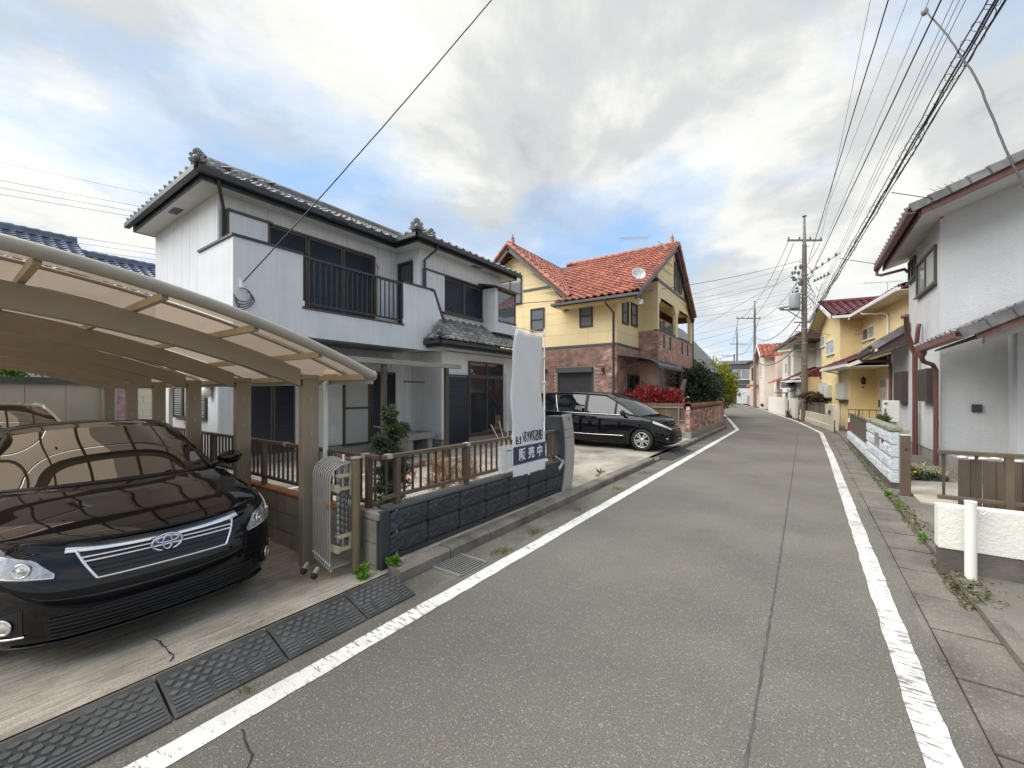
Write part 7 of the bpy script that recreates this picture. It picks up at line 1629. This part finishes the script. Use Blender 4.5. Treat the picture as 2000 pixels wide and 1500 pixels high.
MB().beam(off1(-1.6, 4.38), off1(.1, 4.38), .05, .06).build('guy_arm', ARM, p1_); MB().beam(off1(.1, 4.1), off1(.9, 4.05), .05, .05).build('guy_arm', ARM, p1_)
sl = thing('street_lamp', (*P1, 4.0), 'small street lamp with amber underside on the tallest utility pole', 'street lamp')
MB().tube([off1(-.1, 4.0), off1(-.85, 3.95), off1(-1.0, 3.9)], .03, 8).build('arm', ARM, sl); MB().tube([off1(-.1, 3.6), off1(-.7, 3.72)], .018, 6).build('brace', ARM, sl)
a_, b_ = off1(-1.45, 3.85), off1(-.85, 3.93); MB().beam(a_ + Vector((0, 0, .09)), b_ + Vector((0, 0, .09)), .22, .10).build('hood', MATS['white_plastic'], sl); MB().beam(a_ + Vector((.03, 0, -.02)), b_ + Vector((0, 0, -.02)), .18, .10).build('diffuser', pm('amber_plastic', (.55, .26, .05), .4), sl)
def Gz(px, py, z):
    k = (px - 1000) / 805; v = (767 - py) / 805; d = (z - 1.6) / v; x, y = at_px(px, d); return Vector((x, y, z))
def Pd(px, py, d): x, y = at_px(px, d); return Vector((x, y, 1.6 + (767 - py) / 805 * d))
WB = pm('wire_black', (.022, .022, .026), .5); WG = pm('wire_grey', (.10, .11, .14), .5)
def wire(pts, r, label, grp='overhead wires', sag=0., mat=WB, n=18, sides=6, twist=0):
    pts = [Vector(p) for p in pts]
    if len(pts) == 2:
        a, b = pts; pts = [a.lerp(b, i / n) - Vector((0, 0, sag * 4 * (i / n) * (1 - i / n))) for i in range(n + 1)]
    if twist: pts = [p + Vector((rnd.uniform(-twist, twist), 0, rnd.uniform(-twist, twist))) for p in pts]
    m = MB(); m.tube(pts, r, sides, caps=False); mid = pts[len(pts) // 2]
    o = m.build('overhead_wire', mat); tag(o, label, 'wire', grp); return o
def ext(a, b, k): return a + (b - a) * k
GL = 'thin grey wire from the tallest pole over the road, '
def street_wire(p0, px, py, z, r, label, k=1.7, **kw):
    q = Gz(px, py, z); return wire([p0, ext(p0, q, k)], r, label, **kw)
street_wire(off1(.25, 9.1), 1735, 0, 9.4, .013, 'thick black cable, leftmost of the thick ones, from the tallest pole over the road', twist=.006, n=40)
street_wire(off1(.15, 7.75), 1838, 0, 8.2, .014, 'thick black cable, second of the thick ones, from the tallest pole over the road', twist=.006, n=40)
street_wire(off1(.95, 10.3), 1700, 0, 11.2, .006, GL + 'farthest left of them', mat=WG)
street_wire(off1(.6, 10.3), 1772, 0, 10.6, .006, GL + 'between the two thick cables', mat=WG)
street_wire(off1(.5, 8.6), 1806, 20, 9.0, .006, GL + 'carrying the clamp', mat=WG)
for i, (px, zz) in enumerate(((1862, 8.4), (1874, 8.2), (1886, 8.0))): street_wire(off1(.7, 7.0 - .15 * i), px, 0, zz, .006, GL + ('left', 'middle', 'right')[i] + ' of three close together', mat=WG)
# bundled telecom cables with loops of spiral hanger
BL_ = ['thickest black cable in the middle of the looped bundle', 'black cable just above the middle of the looped bundle', 'uppermost black cable of the looped bundle', 'lowest black cable of the looped bundle', 'thinnest black cable beside the looped bundle']
b0, b1 = off1(.25, 5.6), Gz(1945, 0, 6.6); bE = ext(b0, b1, 1.35)
for i, (dx, dz, r_) in enumerate(((0, 0, .016), (.05, .05, .013), (-.04, .08, .010), (.06, -.06, .012), (.10, .02, .009))):
    o_ = Vector((dx, 0, dz)); wire([b0 + o_ * .6, bE + o_ * 1.4], r_, BL_[i], 'bundled cables over the right side', twist=.012, n=60)
P = []; 
for i in range(900):
    k = i / 900; c = b0.lerp(bE, k); a = i * .62; rr = .085 + .05 * math.sin(i * .071) + rnd.uniform(-.01, .01); P.append(c + Vector((math.cos(a) * rr * .8, 0, math.sin(a) * rr)))
o = MB().tube(P, .0045, 4, caps=False).build('cable_hanger', WB); tag(o, 'spiral hanger wire looping round the thick cable bundle', 'wire', None)
# service drops
br_ = Vector((-7.955, 3.15, 3.50)); wire([br_, ext(br_, Gz(950, 0, 8.3), 1.4)], .010, 'twisted black service drop from the white house balcony up across the sky', None, sag=.12, twist=.004, n=40)
t0 = Gz(1806, 20, 9.0); t1 = Pd(2000, 360, 5.0); tm_ = Pd(1905, 150, 5.6)
C = [t0, Pd(1845, 62, 6.6), Pd(1880, 115, 6.0), tm_, Pd(1945, 245, 5.3), Pd(1975, 315, 5.1), t1, Pd(2040, 440, 4.8)]
wire(smooth_line(C, 6), .013, 'thick twisted drop wire curving down from the clamp to the grey house', None, twist=.004, mat=pm('wire_brown', (.06, .055, .052), .6))
cl = thing('wire_clamp', tuple(t0), 'cable clamp where the twisted drop wire leaves the overhead line', 'clamp'); m = MB(); m.ell(t0 + Vector((0, 0, -.03)), .06, .06, .07); m.build('shell', pm('clamp_grey', (.28, .25, .24), .5, .2, 9), cl)
wire([Pd(1742, 376, 7.4), Pd(1870, 395, 8.6), Pd(2010, 412, 9.4)], .007, 'service wire from the bundle to the grey house gable', None); wire([Pd(1640, 505, 14), Pd(1715, 516, 14.8)], .010, 'short service wire to the gutter corner of the grey house', None)
wire([Vector((-7.9, 11.35, 4.58)), off1(-.1, 9.15)], .012, 'long wire crossing in front of the yellow gable to the tallest pole', None, sag=.35)
wire([off1(.2, 7.2), FY @ Vector((-.3, 1.0, 5.9))], .012, 'drop wire from the tallest pole to the yellow house gable', None, sag=.3); wire([off1(.2, 5.2), FY @ Vector((.83, -1.0, 4.3))], .010, 'thin drop wire falling to the upper window of the yellow house', None, sag=.25)
# between the poles
for i, (a, z0_, b, z1q) in enumerate(((-.9, 10.2, -1.7, 9.3), (-.6, 10.1, -.6, 9.3), (.9, 10.1, .5, 9.3))): wire([off1(a, z0_), off1(b, z1q, P2)], .014, 'high wire between the tallest pole and the second pole, ' + ('left', 'middle', 'right')[i] + ' of three', 'wires between the poles', sag=.9)
for i, (z0_, z1q, r_) in enumerate(((6.3, 7.4, .022), (5.6, 5.6, .028), (4.5, 5.0, .03))): wire([off1(-.2, z0_), off1(.1, z1q, P2)], r_, ('upper', 'middle', 'lowest')[i] + ' thick cable sagging between the tallest pole and the second pole', 'wires between the poles', sag=.9)
for i, (a, z0_, b, z1q) in enumerate(((-1.7, 9.4, -1.0, 9.6), (.5, 9.4, 1.4, 9.6), (0, 7.4, 0, 8.0), (0, 5.4, 0, 5.8))): wire([off1(a, z0_, P2), off1(b, z1q, P3)], .022, 'wire between the second pole and the far pole, ' + ('top left one', 'top right one', 'middle one', 'lowest one')[i], 'wires between the poles', sag=.8)
for i, (x0, y0, x1, y1) in enumerate(((-8, 315, 330, 388), (-8, 351, 330, 414), (-8, 365, 330, 425), (-8, 378, 330, 435), (-8, 439, 330, 491), (-8, 451, 330, 501), (-8, 465, 330, 511))):
    a, b = Pd(x0, y0, 30), Pd(x1, y1, 36); wire([a + (a - b) * .3, b + (b - a) * .4], .014 if i else .009, ('faint topmost wire left of the white house roof', 'first of three wires meeting the eave of the white house', 'middle of three wires meeting the eave of the white house', 'lowest of three wires meeting the eave of the white house', 'upper of three wires just above the blue roof', 'middle of three wires just above the blue roof', 'lowest of three wires just above the blue roof')[i], 'far wires left of the white house', mat=WG, n=6)
for i, (y0, y1) in enumerate(((575, 548), (588, 562), (583, 568), (595, 571), (604, 584), (609, 590), (621, 606), (634, 607), (655, 632), (668, 642), (686, 655), (700, 676), (712, 690))):
    a, b = Pd(1352, y0, 75), Pd(1452, y1, 85); wire([a + (a - b) * 1.0, b + (b - a) * 2.6], .02 if i % 3 else .028, 'thin power line crossing the far sky behind the poles', 'far power lines behind the poles', mat=WG, n=6)
a, b = Pd(1357, 645, 40), Pd(1560, 530, 26); wire([a, b], .012, 'wire rising from the brick house side to the tallest pole', None, mat=WG)
# loose jumper loops beside the tall pole
for i in range(7):
    c = off1(.3 + .12 * i, 6.6 + .35 * (i % 4)); P = [c + CAMR * (.35 * k / 8) + Vector((0, 0, -.35 * math.sin(math.pi * k / 8) + .02 * k)) for k in range(9)]
    MB().tube(P, .010, 5).build('jumper_wire', WB, p1_)
for (x0, y0, x1, y1, d0, d1, lab) in ((1641, 494, 1576, 538, 17, 23, 'upper'), (1622, 535, 1586, 552, 18, 23, 'lower')):
    a, b = Pd(x0, y0, d0), Pd(x1, y1, d1); o = wire([a, b], .014, lab + ' stay wire with insulators beside the tallest pole', None)
    for k in range(5): m = MB(); m.ell(a.lerp(b, .1 + .18 * k) + Vector((0, 0, .05)), .05, .05, .09, 8, 5); q = m.build('insulator', PORC, o)
for k in range(16):
    z = 7.0 + .12 * k; s_ = 1 if k % 2 else -1; a = rnd.uniform(.12, .5); P = [off1(.1 * s_, z), off1(a * s_, z - .25), off1((a + .1) * s_, z - .55), off1(.15 * s_, z - .8)]
    MB().tube(smooth_line(P, 4), .012, 5).build('jumper_wire', WB, p1_)
for z, a in ((5.05, .5), (4.75, .45), (5.6, .6)): MB().beam(off1(-a, z), off1(a, z), .06, .06).build('cross_arm', ARM, p1_)
# ------------------------------------------------------------------ plants
BARK = pm('bark', (.075, .058, .045), .9, .3, 8, .8, 30, bdist=.02)
def tree(name, x, y, z, label, cat, crown_c, rr, n, size, mat, trunk_r=.08, seed=1, aspect=.5, limbs=5, group=None, **kw):
    t_ = thing(name, (x, y, z), label, cat, group); r_ = random.Random(seed); c = Vector(crown_c)
    m = MB(); m.tube([(x, y, z - .05), (x + .03, y, z + (c.z - z) * .5), (c.x, c.y, c.z)], [trunk_r, trunk_r * .8, trunk_r * .45], 8)
    for i in range(limbs):
        a = r_.uniform(0, 6.28); k = r_.uniform(.2, .8); b0_ = Vector((x, y, z)).lerp(c, k); e = c + Vector((rr[0] * .7 * math.cos(a), rr[1] * .7 * math.sin(a), rr[2] * r_.uniform(-.5, .6))); m.tube([b0_, (b0_ + e) / 2 + Vector((0, 0, .1)), e], [trunk_r * .4, trunk_r * .3, trunk_r * .12], 6)
    o = m.build('trunk', BARK, t_); leaf_cloud(c, rr, n, size, mat, t_, 'crown', seed, aspect, **kw); return t_
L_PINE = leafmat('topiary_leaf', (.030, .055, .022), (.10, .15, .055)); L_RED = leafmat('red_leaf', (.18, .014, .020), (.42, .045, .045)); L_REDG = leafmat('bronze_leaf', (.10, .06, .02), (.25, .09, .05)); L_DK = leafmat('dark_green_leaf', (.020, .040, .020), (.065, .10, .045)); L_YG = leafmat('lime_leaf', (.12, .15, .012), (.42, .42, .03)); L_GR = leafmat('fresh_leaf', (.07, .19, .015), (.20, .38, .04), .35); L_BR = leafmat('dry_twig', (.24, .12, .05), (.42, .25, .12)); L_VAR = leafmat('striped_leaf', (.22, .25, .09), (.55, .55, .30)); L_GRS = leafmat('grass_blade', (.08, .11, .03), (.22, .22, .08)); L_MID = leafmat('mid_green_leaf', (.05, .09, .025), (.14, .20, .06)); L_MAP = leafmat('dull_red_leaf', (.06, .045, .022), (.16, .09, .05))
# clipped conifer in the garden
tp = thing('topiary_tree', (-4.10, 3.24, .1), 'dark green clipped conifer in tiers behind the corner of the railing', 'tree')
m = MB(); m.tube([(-4.10, 3.24, .08), (-4.08, 3.27, .5), (-4.13, 3.22, .9), (-4.10, 3.24, 1.35)], [.045, .038, .03, .015], 8)
for i in range(9): a = i * 2.3; z = .3 + i * .12; m.tube([(-4.10, 3.24, z), (-4.10 + .22 * math.cos(a), 3.24 + .22 * math.sin(a), z + .05)], [.018, .008], 6)
m.build('trunk', BARK, tp)
for i, (dx, dy, z, r_, h, n) in enumerate(((0, 0, 1.33, .13, .12, 1500), (.04, .05, 1.15, .19, .11, 2000), (-.08, -.05, 1.0, .19, .10, 1700), (.05, .0, .84, .22, .11, 2200), (-.02, .08, .66, .23, .11, 2000), (.06, -.02, .50, .25, .11, 2200), (-.10, .05, .34, .24, .10, 1600), (.12, .05, .27, .2, .1, 1300))):
    leaf_cloud((-4.10 + dx, 3.24 + dy, z), (r_, r_, h), n, .040, L_PINE, tp, 'crown', 20 + i, .34, shell=.2)
for i, (x, y, s_) in enumerate(((-4.02, 4.05, .22), (-4.0, 4.50, .20), (-4.25, 4.3, .2))):
    t_ = thing('dry_shrub', (x, y, .1), ('dry brown shrub behind the black wall railing, nearer the conifer', 'dry brown shrub behind the black wall railing, nearer the leaflet box', 'dry brown shrub behind the other two, farthest from the railing')[i], 'shrub', 'dry brown shrubs behind the black wall'); leaf_cloud((x, y, .42), (s_, s_, .34), 1500, .085, L_BR, t_, 'twigs', 31 + i, .07, up=1.2); MB().tube([(x, y, .08), (x, y, .4)], .012, 5).build('stem', BARK, t_)
def weed(x, y, z, rr, n, size, label, mat=L_GR, seed=1, name='weed', aspect=.8, group=None, up=.6):
    t_ = thing(name, (x, y, z), label, 'weed', group); leaf_cloud((x, y, z + rr[2] * .7), rr, n, size, mat, t_, 'leaves', seed, aspect, up=up, shell=.1); MB().tube([(x, y, z - .01), (x, y, z + rr[2])], .004, 5).build('stem', MATS['fresh_leaf'], t_)
weed(-3.02, 2.10, .03, (.07, .07, .10), 330, .034, 'bright green leafy weed at the foot of the grey block column'); weed(-2.90, 2.33, .08, (.055, .055, .09), 240, .032, 'bright green leafy weed at the corner of the black wall', seed=2)
def grass(x, y, z, n, h, sp, label, seed, mat=L_GRS, group='grass tufts along the kerbs'):
    r_ = random.Random(seed); m = MB(); v = []; f = []
    for i in range(n):
        p = Vector((x + r_.gauss(0, sp), y + r_.gauss(0, sp * 1.6), z)); d = Vector((r_.gauss(0, .5), r_.gauss(0, .5), 1)).normalized() * h * r_.uniform(.5, 1.2); w_ = Vector((r_.gauss(0, 1), r_.gauss(0, 1), 0)).normalized() * h * .05; b = len(v)
        v += [p - w_, p + w_, p + d * .6 + w_ * .6, p + d + Vector((d.x * .5, d.y * .5, -h * .1))]; f.append((b, b + 1, b + 2, b + 3))
    m.v = v; m.f = f; m.sm = [False] * len(f); o = m.build('grass_tuft', mat); tag(o, label, 'grass', group)
for i, (x, y, z, n, h, s_) in enumerate(((-2.44, .98, 0, 40, .03, .02), (-2.47, 3.3, 0, 60, .06, .04), (-2.50, 4.0, 0, 60, .05, .04), (-2.48, 5.1, 0, 60, .04, .05), (-2.52, 6.6, 0, 60, .05, .06), (-2.55, 8.2, 0, 60, .05, .06), (-2.99, 1.3, .03, 40, .03, .03), (-2.98, .55, .03, 40, .025, .03))): grass(x, y, z, n, h, s_, 'small grass tuft ' + ('in the gutter joint before the dotted ramp', 'just past the drain grate', 'in the gutter before the middle of the black wall', 'in the gutter before the sale sign', 'in the gutter before the letterbox pillar', 'in the gutter before the concrete pad', 'beside the diamond ramp edge on the drive', 'beside the dotted ramp edge on the drive')[i], 60 + i)
grass(-3.08, 7.2, .10, 14, .13, .012, 'thin green grass stalks at the edge of the concrete pad before the minivan', 71, L_MID, None); grass(-3.0, 6.9, .10, 14, .06, .015, 'short grass at the pad edge beside the letterbox pillar', 72, L_MID, None)
moss = MB(); r_ = random.Random(5); v = []; f = []
for i in range(2400):
    y = r_.choice((r_.uniform(4.4, 5.4), r_.uniform(6.4, 8.6), r_.uniform(5.0, 14.0), r_.uniform(9, 16))); e = at_y(LINE_R, y)[0]; x = e + (.50 + abs(r_.gauss(0, .07)) if y > 5.5 else .46 + abs(r_.gauss(0, .10))); k = r_.uniform(.006, .022); a = r_.uniform(0, 6.28)
    b = len(v); z = .012 if x < e + .53 else .058; v += [(x, y, z), (x + k * math.cos(a), y + k * math.sin(a), z + k * .9), (x + k * 1.6 * math.cos(a + .5), y + k * 1.6 * math.sin(a + .5), z + k * .5), (x + k * math.cos(a + 1.1), y + k * math.sin(a + 1.1), z)]; f.append((b, b + 1, b + 2, b + 3))
moss.v = v; moss.f = f; moss.sm = [False] * len(f); o = moss.build('moss', leafmat('moss_leaf', (.07, .075, .03), (.15, .15, .06))); o['kind'] = 'stuff'
weed(1.06, 8.35, .05, (.04, .09, .04), 130, .026, 'small green weed in the right gutter before the brown gate post', L_GR, 81, group=None); weed(1.07, 7.5, .05, (.04, .06, .035), 90, .025, 'green weed in the right gutter, nearer than the gate post', L_GR, 82); weed(1.04, 6.05, .05, (.035, .05, .03), 60, .03, 'flat green weed in the right gutter near the low white wall', L_GR, 83)
# beside the brick house
tree('red_bush', -4.55, 15.35, .1, 'bright red-leaved bush between the minivan and the brick house', 'bush', (-4.5, 15.35, 1.12), (1.12, .62, .78), 7600, .13, L_RED, .05, 41, .42, 6, shell=.5, up=.9)
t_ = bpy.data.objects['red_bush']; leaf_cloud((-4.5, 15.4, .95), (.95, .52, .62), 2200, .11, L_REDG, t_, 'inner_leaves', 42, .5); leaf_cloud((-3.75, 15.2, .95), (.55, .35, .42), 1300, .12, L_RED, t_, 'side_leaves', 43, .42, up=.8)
st = thing('cut_trunk', (-3.62, 15.6, .1), 'bare lopped brown trunk with sawn stubs behind the brick garden wall', 'tree')
MB().tube([(-3.60, 15.6, .1), (-3.62, 15.6, .9), (-3.58, 15.62, 1.35), (-3.50, 15.6, 1.75), (-3.42, 15.6, 2.08)], [.13, .12, .11, .085, .06], 10).build('trunk', pm('pale_bark', (.14, .095, .075), .9, .3, 9, .9, 25, bdist=.03), st)
for a, b in (((-3.60, 15.6, 1.25), (-3.82, 15.5, 1.72)), ((-3.58, 15.6, 1.2), (-3.25, 15.5, 1.24)), ((-3.58, 15.6, 1.3), (-3.30, 15.5, 1.45)), ((-3.62, 15.6, .85), (-3.42, 15.5, .95)), ((-3.6, 15.6, 1.15), (-3.8, 15.5, 1.2))):
    MB().tube([a, b], [.045, .035], 8).build('stub', MATS['pale_bark'], st); d = (Vector(b) - Vector(a)).normalized(); MB().tube([Vector(b), Vector(b) + d * .008], .036, 8).build('sawn_end', pm('sawn_wood', (.50, .46, .38), .8), st)
tree('green_shrub_tree', -4.3, 22.2, .1, 'dark green round clipped tree behind the brick garden wall', 'tree', (-4.35, 22.3, 1.65), (1.15, 1.3, 1.35), 9500, .15, L_DK, .12, 44, .5, 6, shell=.45)
t_ = bpy.data.objects['green_shrub_tree']; leaf_cloud((-4.1, 23.6, 1.45), (1.0, 1.0, 1.15), 3500, .15, L_MID, t_, 'crown', 45, .5)
tree('yellow_green_tree', -4.6, 29.2, .1, 'lime yellow conifer tree beyond the dark green clipped tree', 'tree', (-4.65, 29.6, 1.85), (1.25, 1.6, 1.75), 9500, .20, L_YG, .12, 46, .42, 6, shell=.45, up=.8)
tree('bare_tree', -8.6, 42, .1, 'thin bare tree behind the lime yellow tree', 'tree', (-8.6, 42, 4.0), (1.4, 1.4, 1.7), 1500, .16, leafmat('sparse_leaf', (.07, .06, .05), (.14, .13, .10)), .06, 47, .3, 14)
tree('roadside_tree', -11.0, 60, .1, 'small green tree left of the dark grey house at the road bend', 'tree', (-11.0, 60, 2.6), (1.4, 1.4, 2.0), 2600, .22, L_MID, .12, 48, .5)
# right side
vp = thing('variegated_plant', (1.75, 10.6, .06), 'clump of striped arching leaves beside the red-brown downpipe', 'plant')
r_ = random.Random(8); m = MB()
for i in range(240):
    a = r_.uniform(0, 6.28); c = Vector((1.80 + r_.gauss(0, .16), 10.9 + r_.gauss(0, .35), .06)); L_ = r_.uniform(.22, .42); d = Vector((math.cos(a), math.sin(a), 0)); w_ = Vector((-d.y, d.x, 0)) * .011; P = [c + d * L_ * .8 * k + Vector((0, 0, L_ * 1.25 * k - L_ * 1.05 * k * k)) for k in (0, .35, .7, 1)]
    m.grid([[p - w_ * (1.1 - k * .3), p + w_ * (1.1 - k * .3)] for k, p in enumerate(P)], False)
m.build('leaves', L_VAR, vp); leaf_cloud((1.75, 10.3, .13), (.35, .45, .10), 900, .05, L_DK, vp, 'ground_leaves', 9, .6); MB().ell((1.6, 9.9, .22), .03, .03, .02).build('flower', pm('orange_petal', (.75, .38, .02), .6), vp)
t_ = thing('pot_shrub', (1.55, 12.6, .5), 'small green plant on top of the white block wall end', 'plant'); leaf_cloud((1.5, 12.9, .95), (.18, .35, .18), 420, .08, L_MID, t_, 'leaves', 10, .3); MB().tube([(1.5, 12.9, .05), (1.5, 12.9, .9)], .02, 6).build('stem', BARK, t_)
P = at_y(LINE_R, 28.6); tree('dull_red_shrub', P[0] + 1.0, 27.6, .05, 'dull reddish shrub at the foot of the tallest utility pole', 'shrub', (P[0] + .9, 27.6, 1.35), (.62, .62, .36), 1900, .15, L_MAP, .05, 49, .4, 5)
P = at_y(LINE_R, 34.2); tree('pruned_shrub', P[0] + 1.1, 34.2, .05, 'pale pruned shrub of upright twigs above the cream wall', 'shrub', (P[0] + 1.05, 34.2, 1.75), (.55, .55, .62), 900, .12, leafmat('pale_twig_leaf', (.20, .19, .13), (.36, .34, .24)), .05, 50, .25, 26, up=1.5)
P = at_y(LINE_R, 33.0); tree('red_leaf_plant', P[0] + .45, 32.6, 0, 'small reddish plant at the foot of the cream wall by the road', 'plant', (P[0] + .45, 32.6, .35), (.25, .3, .3), 420, .1, L_MAP, .02, 51, .4, 3); weed(P[0] + .42, 32.2, 0, (.2, .3, .12), 300, .1, 'low green ground plant at the foot of the cream wall', L_MID, 52)
P = at_y(LINE_R, 47.5); tree('verge_shrub', P[0] + .5, 47.5, 0, 'low green shrub on the verge before the far fence', 'shrub', (P[0] + .5, 47.5, .35), (.35, .8, .3), 500, .14, L_MID, .02, 53, .5, 3)
tree('garden_tree_behind', -15.6, 1.55, 0, 'bright green shrub top above the beige wall behind the carport', 'shrub', (-15.6, 1.25, 2.25), (.5, .5, .3), 900, .14, L_GR, .05, 54, .4, 3); tree('garden_tree_behind', -15.6, 2.35, 0, 'small green shoot above the right end of the beige wall', 'shrub', (-15.6, 2.25, 2.05), (.3, .3, .16), 350, .12, L_GR, .04, 55, .4, 3)
# ------------------------------------------------------------------ garden bits
snk = thing('outdoor_sink', (-8.25, 7.2, .1), 'grey concrete outdoor sink against the white house', 'sink')
MB().box(-8.55, -7.95, 6.85, 7.0, .10, .42).build('leg', FOUND, snk); MB().box(-8.55, -7.95, 7.5, 7.65, .10, .42).build('leg', FOUND, snk)
m = MB(); m.box(-8.6, -7.9, 6.8, 7.7, .42, .47); m.box(-8.6, -7.9, 6.8, 6.86, .47, .58); m.box(-8.6, -7.9, 7.64, 7.7, .47, .58); m.box(-8.6, -8.54, 6.86, 7.64, .47, .58); m.box(-7.96, -7.9, 6.86, 7.64, .47, .58); m.build('basin', FOUND, snk)
tp2 = thing('standing_tap', (-8.5, 6.7, .1), 'grey standing water tap beside the outdoor sink', 'tap'); MB().box(-8.5, -8.42, 6.62, 6.70, .1, .95).build('column', MATS['digit_grey'], tp2); MB().tube([(-8.44, 6.66, .85), (-8.34, 6.7, .85), (-8.32, 6.7, .78)], .015, 8).build('spout', CHROME, tp2)
pl = thing('brick_planter', (-6.2, 5.2, .1), 'low red brick planter border in the garden behind the conifer', 'planter')
bk = MB().box(0, .205, 0, .095, 0, .055).mesh('brick', BRK); pieces('brick', bk, [Matrix.Translation((-6.4 + (.11 if k else 0), 4.9, .10 + .06 * k)) @ Matrix.Rotation(R(90), 4, 'Z') @ Matrix.Translation((.215 * i, 0, 0)) for i in range(5) for k in range(2)] + [Matrix.Translation((-6.4 + .215 * i, 4.85, .10 + .06 * k)) for i in range(4) for k in range(2)], pl)
crb = thing('white_edging', (-4.6, 4.3, .1), 'thin white parking line edging on the garden concrete', 'edging'); MB().box(-6.6, -6.5, 3.2, 7.5, .1, .104).build('strip', pm('line_white', (.65, .64, .60), .7, .1, 6), crb)
stn = MB(); r_ = random.Random(3)
for i in range(700): stn.ell((-3.4 - abs(r_.gauss(0, .7)), 2.55 + abs(r_.gauss(0, .22)), .105), r_.uniform(.012, .028), r_.uniform(.012, .028), .015, 6, 4)
o = stn.build('gravel', pm('white_pebble', (.60, .59, .56), .8, .15, 30)); o['kind'] = 'stuff'
t_ = thing('flower_plant', (-3.4, 2.6, .55), 'small pink flowered garden plant at the railing corner', 'plant'); leaf_cloud((-3.35, 2.6, .45), (.25, .18, .16), 420, .05, L_MID, t_, 'leaves', 61, .6); MB().tube([(-3.35, 2.6, .1), (-3.35, 2.6, .4)], .006, 5).build('stem', BARK, t_); MB().ell((-3.14, 2.55, .60), .022, .022, .018).build('flower', pm('pink_petal', (.65, .20, .42), .6), t_)
t_ = thing('twig_plant', (-4.9, 5.4, .1), 'bare pale twig plant behind the railing near the leaflet box', 'plant'); r_ = random.Random(12)
for i in range(5): MB().tube([(-3.6, 4.9, .1), (-3.58 + .03 * i, 4.9, .75), (-3.6 + .12 * (i - 2), 4.9 + .05 * i, 1.12 + .05 * (i % 2))], [.012, .009, .005], 6).build('twig', pm('pale_twig', (.38, .29, .2), .8, .1, 9), t_)
bl2 = thing('road_bollard', (-12.0, 71, 0), 'small orange bollard at the far bend of the road', 'bollard'); MB().tube([(-12.3, 66, 0), (-12.3, 66, .85)], .09, 10).build('tube', pm('orange_plastic', (.65, .17, .03), .5), bl2); MB().tube([(-12.3, 66, .5), (-12.3, 66, .6)], .094, 10).build('stripe', MATS['white_plastic'], bl2)
